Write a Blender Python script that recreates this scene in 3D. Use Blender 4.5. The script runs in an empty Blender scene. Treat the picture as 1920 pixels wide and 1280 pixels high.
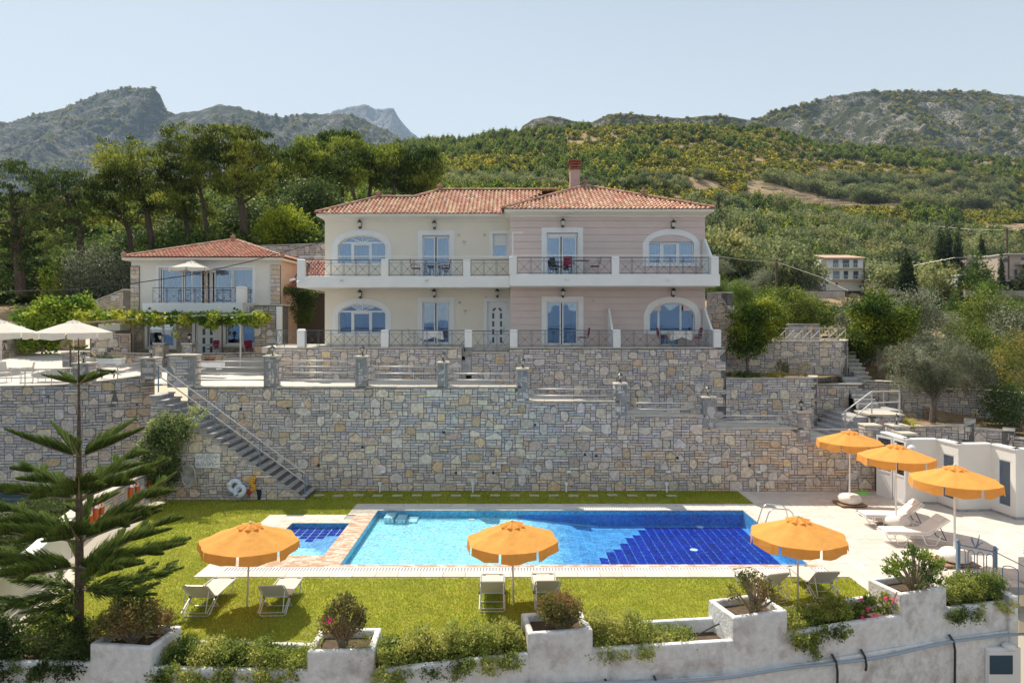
import bpy, math, random
import numpy as np
from mathutils import Vector, Matrix, noise
S = bpy.context.scene
COL = S.collection
rad = math.radians
F, HY, H = 1280.0, 597.0, 7.2          # focal length in photo pixels, horizon row, eye height

# ------------------------------------------------------------------ camera, sky, sun, exposure
cd = bpy.data.cameras.new("camera"); cam = bpy.data.objects.new("camera", cd); COL.objects.link(cam)
cd.sensor_width = 36; cd.lens = 24; cd.shift_y = -43 / 1920
cd.clip_start = 0.1; cd.clip_end = 30000
cam.location = (0, 0, H); cam.rotation_euler = (rad(90), 0, 0)
S.camera = cam
SUN_AZ = math.atan2(-0.39, 0.64)        # from +Y, negative = to the left
SUN_EL = math.atan2(1.0, math.hypot(0.39, 0.64))
world = bpy.data.worlds.new("World"); S.world = world; world.use_nodes = True
wn = world.node_tree.nodes; wl = world.node_tree.links
sky = wn.new("ShaderNodeTexSky"); sky.sky_type = 'NISHITA'; sky.sun_disc = False
sky.sun_elevation = SUN_EL; sky.sun_rotation = SUN_AZ
sky.air_density = 1.1; sky.dust_density = 0.5; sky.ozone_density = 1.2; sky.altitude = 60
wn["Background"].inputs[1].default_value = 0.1
# summer haze: the whole sky dome is whitened evenly
tint = wn.new("ShaderNodeMixRGB"); tint.blend_type = 'MULTIPLY'; tint.inputs[0].default_value = 1; tint.inputs[2].default_value = (.96, .89, .78, 1)
hzm = wn.new("ShaderNodeMixRGB"); hzm.inputs[0].default_value = .6; 
tcn = wn.new("ShaderNodeTexCoord"); sxz = wn.new("ShaderNodeSeparateXYZ"); wl.new(tcn.outputs["Generated"], sxz.inputs[0])
rmp = wn.new("ShaderNodeMapRange"); rmp.inputs[1].default_value = 0.0; rmp.inputs[2].default_value = 0.45; wl.new(sxz.outputs[2], rmp.inputs[0])
hcol = wn.new("ShaderNodeMixRGB"); hcol.inputs[1].default_value = (4.55, 3.95, 2.95, 1); hcol.inputs[2].default_value = (2.15, 2.1, 1.85, 1)
wl.new(rmp.outputs[0], hcol.inputs[0]); wl.new(hcol.outputs[0], hzm.inputs[2])
wl.new(sky.outputs[0], tint.inputs[1]); wl.new(tint.outputs[0], hzm.inputs[1]); wl.new(hzm.outputs[0], wn["Background"].inputs[0])
sd = bpy.data.lights.new("sun", 'SUN'); sun = bpy.data.objects.new("sun", sd); COL.objects.link(sun)
sd.energy = 2.65; sd.angle = rad(0.5); sd.color = (1.0, 0.92, 0.78)
sun.rotation_euler = (Vector((0.39, -0.64, -1.0))).to_track_quat('-Z', 'Y').to_euler()
sun.location = (-20, 40, 60)
S.view_settings.view_transform = 'Standard'; S.view_settings.look = 'None'
S.view_settings.gamma = 1; S.view_settings.use_curve_mapping = False
S.view_settings.exposure = 1.48
S.cycles.max_bounces = 6; S.cycles.diffuse_bounces = 3; S.cycles.glossy_bounces = 3
S.cycles.transparent_max_bounces = 12; S.cycles.transmission_bounces = 4

ORD = 'first second third fourth fifth sixth seventh eighth ninth tenth eleventh twelfth thirteenth fourteenth fifteenth sixteenth seventeenth eighteenth nineteenth twentieth'.split()
# ------------------------------------------------------------------ helpers
def P(px, py, D): return Vector(((px - 960) * D / F, D, H - (py - HY) * D / F))
def G(px, py, z=0.0):
    D = (H - z) * F / (py - HY); return Vector(((px - 960) * D / F, D, z))
def PX(px, D): return (px - 960) * D / F
def PZ(py, D): return H - (py - HY) * D / F
def tag(o, label=None, cat=None, group=None, kind=None):
    if label: o['label'] = label
    if cat: o['category'] = cat
    if group: o['group'] = group
    if kind: o['kind'] = kind
    return o
def thing(name, loc, label, cat, group=None):
    o = bpy.data.objects.new(name, None); COL.objects.link(o); o.location = loc
    o.empty_display_size = 0.2
    return tag(o, label, cat, group, 'thing')
def link_mesh(name, me, parent=None, kind=None):
    o = bpy.data.objects.new(name, me); COL.objects.link(o)
    if parent is not None:
        o.parent = parent
        if parent.type == 'EMPTY': o.matrix_parent_inverse = Matrix.Translation(-parent.location)
    if kind: o['kind'] = kind
    return o
def kids(o): return [c for c in bpy.data.objects if c.parent == o]
def copy_tree(o, parent=None, table=None):
    if table is None:
        table = {}
        for c in bpy.data.objects:
            if c.parent: table.setdefault(c.parent.name, []).append(c)
    c = o.copy(); COL.objects.link(c)
    if parent is not None: c.parent = parent
    for ch in table.get(o.name, []): copy_tree(ch, c, table)
    return c
def place(o, loc, rz=0.0, sc=1.0):
    o.location = loc; o.rotation_euler = (o.rotation_euler[0], o.rotation_euler[1], rz); o.scale = (sc, sc, sc) if not isinstance(sc, tuple) else sc
    return o

class MB:
    def __init__(s): s.v = []; s.f = []; s.c = []; s.m = []
    def add(s, vs, fs, col=None, mi=0):
        n = len(s.v); s.v += [tuple(v) for v in vs]; s.f += [tuple(i + n for i in f) for f in fs]
        s.m += [mi] * len(fs)
        s.c += [col or (1, 1, 1)] * len(vs); return s
    def box(s, x0, x1, y0, y1, z0, z1, col=None, mi=0):
        return s.add([(x0,y0,z0),(x1,y0,z0),(x1,y1,z0),(x0,y1,z0),(x0,y0,z1),(x1,y0,z1),(x1,y1,z1),(x0,y1,z1)],
                     [(0,3,2,1),(4,5,6,7),(0,1,5,4),(1,2,6,5),(2,3,7,6),(3,0,4,7)], col, mi)
    def obox(s, c, h, M=None, col=None):
        M = M or Matrix.Identity(3); c = Vector(c)
        vs = [c + M @ Vector((a*h[0], b*h[1], d*h[2])) for d in (-1,1) for a,b in ((-1,-1),(1,-1),(1,1),(-1,1))]
        return s.add(vs, [(0,3,2,1),(4,5,6,7),(0,1,5,4),(1,2,6,5),(2,3,7,6),(3,0,4,7)], col)
    def bar(s, a, b, w, h=None, col=None):
        a = Vector(a); b = Vector(b); d = b - a; L = d.length
        if L < 1e-6: return s
        return s.obox((a + b) / 2, (L/2, w/2, (h or w)/2), axes(d), col)
    def tube(s, pts, r, n=6, cap=True, col=None, closed=False):
        pts = [Vector(p) for p in pts]; N = len(pts)
        rs = r if isinstance(r, (list, tuple)) else [r] * N
        vs = []; up = None
        for i, p in enumerate(pts):
            if closed: d = pts[(i+1) % N] - pts[i-1]
            else: d = pts[min(i+1, N-1)] - pts[max(i-1, 0)]
            if d.length < 1e-9: d = Vector((0,0,1))
            d.normalize()
            if up is None: up = Vector((0,0,1)) if abs(d.z) < 0.9 else Vector((1,0,0))
            a = d.cross(up)
            if a.length < 1e-4: a = d.cross(Vector((0.3,1,0.1)))
            a.normalize(); b = a.cross(d).normalized(); up = b
            for k in range(n):
                t = 2*math.pi*k/n; vs.append(p + (a*math.cos(t) + b*math.sin(t)) * rs[i])
        fs = []
        for i in range(N if closed else N-1):
            for k in range(n):
                k2 = (k+1) % n; j = (i+1) % N
                fs.append((i*n+k, j*n+k, j*n+k2, i*n+k2))
        if cap and not closed: fs += [tuple(range(n)), tuple(range((N-1)*n + n-1, (N-1)*n - 1, -1))]
        return s.add(vs, fs, col)
    def lathe(s, c, prof, n=12, col=None):
        vs = []; fs = []
        for r, z in prof:
            for k in range(n):
                t = 2*math.pi*(k+.5)/n; vs.append((c[0]+r*math.cos(t), c[1]+r*math.sin(t), c[2]+z))
        for i in range(len(prof)-1):
            for k in range(n):
                k2 = (k+1) % n; fs.append((i*n+k, i*n+k2, (i+1)*n+k2, (i+1)*n+k))
        fs += [tuple(range(n-1, -1, -1)), tuple(range((len(prof)-1)*n, len(prof)*n))]
        return s.add(vs, fs, col)
    def prism(s, poly, fn, d0, d1, col=None):   # poly in 2D, fn(a,b,d) -> xyz ; d0 front, d1 back
        n = len(poly)
        vs = [fn(a, b, d0) for a, b in poly] + [fn(a, b, d1) for a, b in poly]
        fs = [tuple(range(n)), tuple(range(2*n-1, n-1, -1))]
        fs += [(i, n+i, n+(i+1) % n, (i+1) % n) for i in range(n)]
        return s.add(vs, fs, col)
    def mesh(s, name, mat, smooth=False):
        me = bpy.data.meshes.new(name); me.from_pydata(s.v, [], s.f)
        mats = mat if isinstance(mat, (list, tuple)) else [mat]
        for m_ in mats:
            if m_: me.materials.append(m_)
        if len(mats) > 1: me.polygons.foreach_set("material_index", s.m)
        if any(c != (1,1,1) for c in s.c):
            at = me.color_attributes.new("col", 'FLOAT_COLOR', 'POINT')
            at.data.foreach_set("color", np.concatenate([np.array(s.c, dtype=np.float32), np.ones((len(s.c),1), np.float32)], 1).ravel())
        if smooth: me.polygons.foreach_set("use_smooth", [True]*len(me.polygons))
        return me
    def build(s, name, mat, parent=None, kind=None, smooth=False, bevel=0, seg=2):
        o = link_mesh(name, s.mesh(name, mat, smooth), parent, kind)
        if bevel:
            b = o.modifiers.new("bevel", 'BEVEL'); b.width = bevel; b.segments = seg; b.limit_method = 'ANGLE'
        return o
def axes(d):
    x = d.normalized(); up = Vector((0,0,1)) if abs(x.z) < 0.95 else Vector((0,1,0))
    y = up.cross(x).normalized(); z = x.cross(y)
    return Matrix((x, y, z)).transposed()

# ------------------------------------------------------------------ materials
def mat(name, col=(.5,.5,.5), rough=.7, metal=0.0, attr=False, var=0.0, vscale=3.0, bump=0.0, bscale=20.0, spec=0.3,
        gain=1.0, inst=False, col2=None, c2scale=1.0, c2lo=.45, c2hi=.62, transl=0.0, bdist=0.02, stretch=None):
    m = bpy.data.materials.new(name); m.use_nodes = True
    nt = m.node_tree; N = nt.nodes; L = nt.links; b = N["Principled BSDF"]
    b.inputs["Roughness"].default_value = rough; b.inputs["Metallic"].default_value = metal
    b.inputs["Specular IOR Level"].default_value = spec
    geo = N.new("ShaderNodeNewGeometry"); pos = geo.outputs["Position"]
    if stretch:
        vm = N.new("ShaderNodeVectorMath"); vm.operation = 'MULTIPLY'; vm.inputs[1].default_value = stretch
        L.new(pos, vm.inputs[0]); pos = vm.outputs[0]
    if attr:
        a = N.new("ShaderNodeAttribute"); a.attribute_name = "col"; cur = a.outputs["Color"]
    else:
        r = N.new("ShaderNodeRGB"); r.outputs[0].default_value = (*col, 1); cur = r.outputs[0]
    if inst:     # every scattered plant gets its own tone
        oi = N.new("ShaderNodeObjectInfo"); ramp = N.new("ShaderNodeValToRGB"); L.new(oi.outputs["Random"], ramp.inputs[0])
        el = ramp.color_ramp.elements; el[0].color = (.40,.50,.45,1); el[1].color = (1.3,1.2,.9,1)
        for p_, c_ in ((.25,(.8,.9,.8,1)),(.5,(1.0,1.05,.9,1)),(.7,(1.15,1.1,.85,1)),(.85,(.5,.58,.6,1))): e_ = el.new(p_); e_.color = c_
        mm = N.new("ShaderNodeMixRGB"); mm.blend_type = 'MULTIPLY'; mm.inputs[0].default_value = 1; L.new(cur, mm.inputs[1]); L.new(ramp.outputs[0], mm.inputs[2]); cur = mm.outputs[0]
    if gain != 1.0:
        gv = N.new("ShaderNodeVectorMath"); gv.operation = 'SCALE'; gv.inputs["Scale"].default_value = gain; L.new(cur, gv.inputs[0]); cur = gv.outputs[0]
    if col2:
        n = N.new("ShaderNodeTexNoise"); n.inputs["Scale"].default_value = c2scale; n.inputs["Detail"].default_value = 6
        n.inputs["Roughness"].default_value = .62
        L.new(pos, n.inputs["Vector"]); mr = N.new("ShaderNodeMapRange")
        mr.inputs[1].default_value = c2lo; mr.inputs[2].default_value = c2hi; L.new(n.outputs[0], mr.inputs[0])
        mx = N.new("ShaderNodeMixRGB"); L.new(mr.outputs[0], mx.inputs[0]); L.new(cur, mx.inputs[1]); mx.inputs[2].default_value = (*col2, 1)
        cur = mx.outputs[0]
    if var:
        n = N.new("ShaderNodeTexNoise"); n.inputs["Scale"].default_value = vscale; n.inputs["Detail"].default_value = 5
        L.new(pos, n.inputs["Vector"]); mr = N.new("ShaderNodeMapRange")
        mr.inputs[1].default_value = .3; mr.inputs[2].default_value = .7; mr.inputs[3].default_value = 1 - var; mr.inputs[4].default_value = 1 + var
        L.new(n.outputs[0], mr.inputs[0])
        mx = N.new("ShaderNodeVectorMath"); mx.operation = 'SCALE'; L.new(cur, mx.inputs[0]); L.new(mr.outputs[0], mx.inputs["Scale"])
        cur = mx.outputs[0]
    L.new(cur, b.inputs["Base Color"])
    if bump:
        n = N.new("ShaderNodeTexNoise"); n.inputs["Scale"].default_value = bscale; n.inputs["Detail"].default_value = 4
        L.new(pos, n.inputs["Vector"]); bp = N.new("ShaderNodeBump"); bp.inputs["Strength"].default_value = bump; bp.inputs["Distance"].default_value = bdist
        L.new(n.outputs[0], bp.inputs["Height"]); L.new(bp.outputs[0], b.inputs["Normal"])
    if transl:
        t = N.new("ShaderNodeBsdfTranslucent"); L.new(cur, t.inputs["Color"])
        mx = N.new("ShaderNodeMixShader"); mx.inputs[0].default_value = transl
        L.new(b.outputs[0], mx.inputs[1]); L.new(t.outputs[0], mx.inputs[2]); L.new(mx.outputs[0], N["Material Output"].inputs[0])
    m["base"] = 1
    return m
def glass_mat(name, fac, tint=(.75,.85,.95), rough=0.01):
    m = bpy.data.materials.new(name); m.use_nodes = True; N = m.node_tree.nodes; L = m.node_tree.links
    N.remove(N["Principled BSDF"])
    t = N.new("ShaderNodeBsdfTransparent"); t.inputs[0].default_value = (*tint, 1)
    g = N.new("ShaderNodeBsdfGlossy"); g.inputs["Roughness"].default_value = rough; g.inputs[0].default_value = (.42,.53,.68,1)  # blue gloss tint stands in for reflected blue sky
    nz_ = N.new('ShaderNodeTexNoise'); nz_.inputs['Scale'].default_value = 1.1; nz_.inputs['Detail'].default_value = 1; gp_ = N.new('ShaderNodeNewGeometry'); L.new(gp_.outputs['Position'], nz_.inputs['Vector']); bp_ = N.new('ShaderNodeBump'); bp_.inputs['Strength'].default_value = .25; bp_.inputs['Distance'].default_value = .02; L.new(nz_.outputs[0], bp_.inputs['Height']); L.new(bp_.outputs[0], g.inputs['Normal'])
    lw = N.new("ShaderNodeLayerWeight"); lw.inputs[0].default_value = .35
    mr = N.new("ShaderNodeMapRange"); mr.inputs[3].default_value = fac; mr.inputs[4].default_value = 1
    L.new(lw.outputs["Fresnel"], mr.inputs[0])
    mx = N.new("ShaderNodeMixShader"); L.new(mr.outputs[0], mx.inputs[0]); L.new(t.outputs[0], mx.inputs[1]); L.new(g.outputs[0], mx.inputs[2])
    L.new(mx.outputs[0], N["Material Output"].inputs[0]); return m
M = {}
M['stone'] = mat('stone', attr=True, gain=1.5, rough=.85, var=.22, vscale=9, bump=.5, bscale=25, spec=.2)
M['mortar'] = mat('mortar', (.155,.15,.145), rough=.95, var=.2, vscale=5)
M['palemortar'] = mat('pale_mortar', (.30,.29,.28), rough=.95, var=.2, vscale=5)
M['coping'] = mat('coping_stone', (.56,.50,.42), rough=.8, var=.14, vscale=4, bump=.3, bscale=20)
M['cream'] = mat('cream_plaster', (.84,.76,.63), rough=.85, var=.03, vscale=.9, bump=.15, bscale=60)
M['pink'] = mat('pink_cladding', (.70,.57,.52), rough=.75, var=.04, vscale=1.2, bump=.1, bscale=60)
M['white'] = mat('white_paint', (.84,.83,.81), rough=.6, var=.03, vscale=2)
M['whiteplastic'] = mat('white_plastic', (.82,.82,.82), rough=.35, var=.02)
M['fascia'] = mat('white_fascia', (.80,.76,.68), rough=.7, var=.04, vscale=1.5)
M['tile'] = mat('roof_tile', attr=True, rough=.75, var=.18, vscale=6, bump=.3, bscale=30)
M['roofdark'] = mat('roof_underlay', (.20,.10,.07), rough=.9)
M['iron'] = mat('wrought_iron', (.10,.12,.15), rough=.45, spec=.5)
M['black'] = mat('black_metal', (.02,.02,.022), rough=.4, spec=.5)
M['alu'] = mat('painted_rail', (.62,.58,.54), rough=.4, metal=.3, var=.05)
M['blueiron'] = mat('blue_grey_iron', (.17,.24,.34), rough=.5, spec=.4, var=.1)
M['steel'] = mat('stainless_steel', (.62,.62,.62), rough=.2, metal=1)
M['glass'] = glass_mat('window_glass', .42)
M['lampglass'] = mat('lamp_glass', (.62,.6,.52), rough=.2, spec=.5)
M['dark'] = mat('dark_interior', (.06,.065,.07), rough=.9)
M['curtain'] = mat('curtain_cloth', (.50,.56,.64), rough=.9, transl=.3)
M['plank'] = mat('timber_plank', (.32,.2,.12), rough=.7, var=.2, vscale=5)
M['step'] = mat('slate_step', (.40,.385,.38), rough=.85, var=.25, vscale=5, bump=.3)
M['road'] = mat('terrace_paving', (.58,.54,.49), rough=.85, var=.1, vscale=1.5, bump=.2, bscale=30)
M['patio'] = mat('patio_base', (.35,.32,.29), rough=.7)
M['earth'] = mat('dry_earth', (.30,.19,.11), rough=.95, var=.3, vscale=1.2, bump=.5, bscale=5, col2=(.14,.12,.06), c2scale=.9)
M['soil'] = mat('soil', (.10,.07,.045), rough=.95, var=.3, vscale=8, bump=.5)
M['plaster'] = mat('weathered_white_plaster', (.74,.73,.72), rough=.9, bump=.6, bscale=14, bdist=.03, col2=(.42,.37,.34), c2scale=1.6, c2lo=.5, c2hi=.72, var=.1, vscale=7)
M['plasterclean'] = mat('white_plaster', (.80,.755,.69), rough=.85, var=.04, vscale=1.5, bump=.2, bscale=30)
M['orange'] = mat('orange_canvas', (.88,.42,.10), rough=.85, transl=.35, var=.07, vscale=4, bump=.6, bscale=6, bdist=.04)
M['offwhite'] = mat('offwhite_canvas', (.78,.73,.66), rough=.85, transl=.3, var=.04, vscale=5)
M['sling'] = mat('lounger_sling', (.72,.66,.58), rough=.8, transl=.12, bump=.2, bscale=120)
M['frame'] = mat('lounger_frame', (.66,.64,.62), rough=.35, metal=.4)
M['cushion'] = mat('lounger_cushion', (.78,.74,.68), rough=.9)
M['red'] = mat('dark_red_cushion', (.26,.02,.06), rough=.8)
M['leaf'] = mat('leaf', attr=True, rough=.55, transl=.4, spec=.25, gain=1.6)
M['farleaf'] = mat('far_leaf', attr=True, rough=.7, transl=.45, spec=.1, gain=3.7, inst=True)
M['needle'] = mat('needle', attr=True, rough=.6, transl=.35, spec=.15, gain=2.7)
M['bark'] = mat('bark', (.13,.09,.065), rough=.95, var=.35, vscale=9, bump=.9, bscale=18, bdist=.04)
M['greybark'] = mat('grey_bark', (.16,.13,.105), rough=.95, var=.3, vscale=9, bump=.8, bscale=18)
M['palebark'] = mat('pale_stem', (.28,.22,.15), rough=.9, var=.25, vscale=9)
# ------------------------------------------------------------------ rubble stone walls, stone by stone
STONES = [((.385,.355,.355), 5), ((.43,.385,.345), 5), ((.345,.325,.335), 4), ((.46,.40,.335), 3), ((.40,.325,.27), 1.2), ((.31,.285,.285), 1.5), ((.41,.355,.33), 3)]
WARM = [((.45,.36,.28), 4), ((.40,.33,.28), 4), ((.50,.38,.25), 2.5), ((.34,.31,.29), 3), ((.42,.30,.20), 1.5), ((.36,.32,.30), 3)]
BIGC = [((.47,.395,.315), 4), ((.42,.36,.30), 4), ((.41,.305,.21), 1.5), ((.36,.29,.24), 1.5), ((.43,.385,.35), 4), ((.47,.35,.22), .5)]
def pick(rng, tab):
    t = rng.random() * sum(w for _, w in tab)
    for c, w in tab:
        t -= w
        if t <= 0: break
    k = rng.uniform(.86, 1.14); return tuple(x * k * rng.uniform(.97, 1.03) for x in c)
def inset(poly, g):
    n = len(poly); out = []
    for i in range(n):
        p0 = Vector(poly[i-1]); p1 = Vector(poly[i]); p2 = Vector(poly[(i+1) % n])
        d1 = (p1-p0); d2 = (p2-p1)
        if d1.length < 1e-5 or d2.length < 1e-5: return None
        d1.normalize(); d2.normalize()
        n1 = Vector((-d1.y, d1.x)); n2 = Vector((-d2.y, d2.x)); k = 1 + n1.dot(n2)
        if k < .25: k = .25
        out.append(tuple(p1 + (n1+n2) * g / k))
    return out
def area(p): return .5*sum(p[i-1][0]*p[i][1]-p[i][0]*p[i-1][1] for i in range(len(p)))
def pack(W, top, zb, cell, rng, big):
    nx = max(1, int(round(W/cell))); cx = W/nx
    zmax = max(top(i*cx + cx/2) for i in range(nx)); nz = max(1, int(math.ceil((zmax-zb)/cell - .25)))
    H_ = [top(i*cx + cx/2) for i in range(nx)]
    occ = [[(zb + j*cell) >= H_[i] - cell*.4 for j in range(nz)] for i in range(nx)]
    out = []
    def free(i, j, w, h): return i >= 0 and j >= 0 and i+w <= nx and j+h <= nz and not any(occ[a][b] for a in range(i, i+w) for b in range(j, j+h))
    def take(i, j, w, h):
        for a in range(i, i+w):
            for b in range(j, j+h): occ[a][b] = True
    def rect(i, j, w, h): return i*cx, zb+j*cell, w*cx, h*cell
    for _ in range(int(nx*nz/13*big)):
        w = rng.choice((3,3,4,4,5,6)); h = rng.choice((3,3,4,4)) if w < 6 else 3
        i = rng.randrange(-1, nx); j = rng.randrange(0, nz)
        if not free(i, j, w, h): continue
        take(i, j, w, h); x, z, a, b = rect(i, j, w, h)
        kind = rng.random(); c = {}
        if kind < .28:
            m = rng.uniform(.3, .7); e = rng.uniform(.3, .6)
            main = [(x,z),(x+a,z),(x+a,z+b*e),(x+a*m,z+b),(x,z+b*e)]
            cuts = [[(x,z+b*e),(x+a*m,z+b),(x,z+b)], [(x+a,z+b*e),(x+a,z+b),(x+a*m,z+b)]]
        else:
            main = []; cuts = []
            cs = [(rng.uniform(.15,.42), rng.uniform(.18,.5)) if rng.random() < .55 else None for _ in range(4)]
            for q, (X, Z, sx, sz) in enumerate(((x,z,1,1),(x+a,z,-1,1),(x+a,z+b,-1,-1),(x,z+b,1,-1))):
                if cs[q] is None: main.append((X, Z)); continue
                p = (X, Z+sz*b*cs[q][1]); r = (X+sx*a*cs[q][0], Z)
                seq = (p, r) if q % 2 == 0 else (r, p)
                main += list(seq); cuts.append([seq[1], seq[0], (X, Z)])
        out.append((main, True)); out += [(t, False) for t in cuts if abs(area(t)) > .002]
    for _ in range(int(nx*nz/9)):
        w = rng.choice((2,2,3,4)); h = 2; i = rng.randrange(0, nx); j = rng.randrange(0, nz)
        if rng.random() < .5 and free(i, j, w, h):
            take(i, j, w, h); x, z, a, b = rect(i, j, w, h); out.append(([(x,z),(x+a,z),(x+a,z+b),(x,z+b)], w > 2))
    for j in range(nz):
        i = 0
        while i < nx:
            if occ[i][j]: i += 1; continue
            run = 0
            while i+run < nx and not occ[i+run][j] and run < 6: run += 1
            w = min(run, rng.choice((2,3,3,4,5)))
            if run - w == 1: w = run
            h = 2 if w <= 2 and free(i, j, w, 2) and rng.random() < .3 else 1
            take(i, j, w, h); x, z, a, b = rect(i, j, w, h); out.append(([(x,z),(x+a,z),(x+a,z+b),(x,z+b)], False)); i += w
    return out
class Path:
    def __init__(s, pts):
        s.p = [Vector(p[:2]) for p in pts]; s.L = [0]
        for i in range(1, len(s.p)): s.L.append(s.L[-1] + (s.p[i]-s.p[i-1]).length)
        s.len = s.L[-1]
    def at(s, t):
        t = min(max(t, 0), s.len)
        for i in range(1, len(s.p)):
            if t <= s.L[i] or i == len(s.p)-1:
                d = (s.p[i]-s.p[i-1]).normalized(); return s.p[i-1] + d*(t-s.L[i-1]), Vector((d.y, -d.x))
def stone_faces(parent, path, zb, tops, seed, cell=.1, big=1.0, maxp=300, tab=STONES, bigtab=BIGC, name='stone', d0=0.0, bounce_warmth=0.0):
    rng = random.Random(seed); pa = Path(path)
    def top(s):
        for a, b, z0, z1 in tops:
            if a - 1e-6 <= s <= b + 1e-6: return z0 + (z1-z0)*(s-a)/max(b-a, 1e-6)
        return tops[-1][3] if s > tops[-1][1] else tops[0][2]
    ps = pack(pa.len, top, zb, cell, rng, big); amp = cell*.27; ox = seed*7.13
    def warp(q):
        n = noise.noise_vector(Vector((q[0]*2.6/cell*.1 + ox, q[1]*2.6/cell*.1, 1.7))); e = noise.noise_vector(Vector((q[0]*1.1+ox, q[1]*1.1, 9.)))
        x = q[0] + amp*n.x + amp*.6*e.x; x = min(max(x, 0), pa.len) if 0 < q[0] < pa.len else q[0]
        z = q[1] + amp*n.y + amp*.6*e.y; return (x, min(max(z, zb), top(q[0])))
    items = []
    for poly, isbig in ps:
        poly = [warp(q) for q in poly]
        if area(poly) < 0: poly.reverse()
        A = area(poly)
        if A < .0016: continue
        g = cell*.075
        o1 = inset(poly, g); o2 = inset(poly, g + cell*.06)
        if not o1 or not o2 or area(o2) < .0004: continue
        items.append((A, o1, o2, isbig))
    items.sort(key=lambda t: -t[0])
    rest = MB()
    for k, (A, o1, o2, isbig) in enumerate(items):
        mb = MB() if k < maxp else rest; n = len(o1); d = rng.uniform(.012, .034) + d0; tl = rng.uniform(-.006, .006); vs = []
        for q in o1:
            p, nr = pa.at(q[0]); vs.append((p.x + nr.x*(-.01+d0), p.y + nr.y*(-.01+d0), q[1]))
        for i, q in enumerate(o2):
            p, nr = pa.at(q[0]); dd = d + tl*(1 if i < n/2 else -1); vs.append((p.x + nr.x*dd, p.y + nr.y*dd, q[1]))
        fs = [tuple(range(n, 2*n))] + [(i, (i+1) % n, n+(i+1) % n, n+i) for i in range(n)]
        bounce_warm = bounce_warmth and rng.random() < bounce_warmth*(sum(q[0] for q in o1)/n/pa.len)**1.5  # warmer stone colours along the wall stand in for light bounced off the patio
        mb.add(vs, fs, pick(rng, (BIGC if isbig else WARM) if bounce_warm else bigtab if isbig else tab))
        if k < maxp: mb.build(name, M['stone'], parent)
    if rest.v: rest.build('small_stones', M['stone'], parent, 'stuff')
def wall_core(parent, path, zb, tops, th, name='wall_core', m=None):
    pa = Path(path); ks = sorted({0, pa.len, *[min(l, pa.len) for l in pa.L], *[min(max(x, 0), pa.len) for t in tops for x in t[:2]]})
    mb = MB()
    for a, b in zip(ks, ks[1:]):
        if b-a < 1e-4: continue
        mid = (a+b)/2
        for s0, s1, z0, z1 in tops:
            if s0 <= mid <= s1:
                za = z0+(z1-z0)*(a-s0)/(s1-s0); zc = z0+(z1-z0)*(b-s0)/(s1-s0)
                p, n = pa.at(a+1e-5); q, n2 = pa.at(b-1e-5)
                P0 = (p.x, p.y); P1 = (q.x, q.y); B0 = (p.x-n.x*th, p.y-n.y*th); B1 = (q.x-n2.x*th, q.y-n2.y*th)
                mb.add([(*P0,zb),(*P1,zb),(*B1,zb),(*B0,zb),(*P0,za),(*P1,zc),(*B1,zc),(*B0,za)],
                       [(0,3,2,1),(4,5,6,7),(0,1,5,4),(1,2,6,5),(2,3,7,6),(3,0,4,7)])
    return mb.build(name, m or M['mortar'], parent)
def copings(parent, path, tops, th, seed=0, h=.07, over=.04, step=.85, name='coping_slab', m=None):
    pa = Path(path); rng = random.Random(seed)
    for s0, s1, z0, z1 in tops:
        n = max(1, int((s1-s0)/step)); ed = [s0+(s1-s0)*i/n + (rng.uniform(-.12,.12) if 0 < i < n else 0) for i in range(n+1)]
        for a, b in zip(ed, ed[1:]):
            za = z0+(z1-z0)*(a-s0)/(s1-s0); zc = z0+(z1-z0)*(b-s0)/(s1-s0); j = rng.uniform(-.006,.006)
            p, n1 = pa.at(a+.006); q, n2 = pa.at(b-.006); vs = []
            for (u, nn, zz) in ((p,n1,za),(q,n2,zc)):
                for k, off in ((0,over),(1,-th-over*.5)):
                    vs += [(u.x+nn.x*off, u.y+nn.y*off, zz+j+.002), (u.x+nn.x*off, u.y+nn.y*off, zz+h+j)]
            # order: pf0 pf1 pb0 pb1 qf0 qf1 qb0 qb1
            MB().add(vs, [(0,4,5,1),(2,3,7,6),(1,5,7,3),(0,2,6,4),(0,1,3,2),(4,6,7,5)]).build(name, m or M['coping'], parent, bevel=.012, seg=1)
def stone_wall(label, path, zb, tops, th=.45, seed=1, cell=.1, big=1.0, maxp=300, cop=True, name='stone_wall', cat='wall', tab=STONES, bigtab=BIGC, parent=None, zf=None):
    t = parent or thing(name, (path[0][0], path[0][1], zb), label, cat)
    wall_core(t, path, zb if zf is None else zf, tops, th)
    stone_faces(t, path, zb, tops, seed, cell, big, maxp, tab, bigtab)
    if cop: copings(t, path, tops, th, seed)
    return t
def pillar(parent, xc, yc, w, zb, zt, seed, d=None, tab=STONES):
    d = d or w; x0, x1, y0, y1 = xc-w/2, xc+w/2, yc-d/2, yc+d/2
    core = MB().box(x0, x1, y0, y1, zb, zt).build('pillar', M['palemortar'], parent)
    path = [(x0,y1),(x0,y0),(x1,y0),(x1,y1)]
    stone_faces(core, path, zb, [(0, 2*d+w, zt, zt)], seed, .13, .35, 0, tab, tab)
    MB().box(x0-.05, x1+.05, y0-.05, y1+.05, zt+.001, zt+.08).build('pillar_cap', M['coping'], core, bevel=.015, seg=1)
    return core

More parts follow.
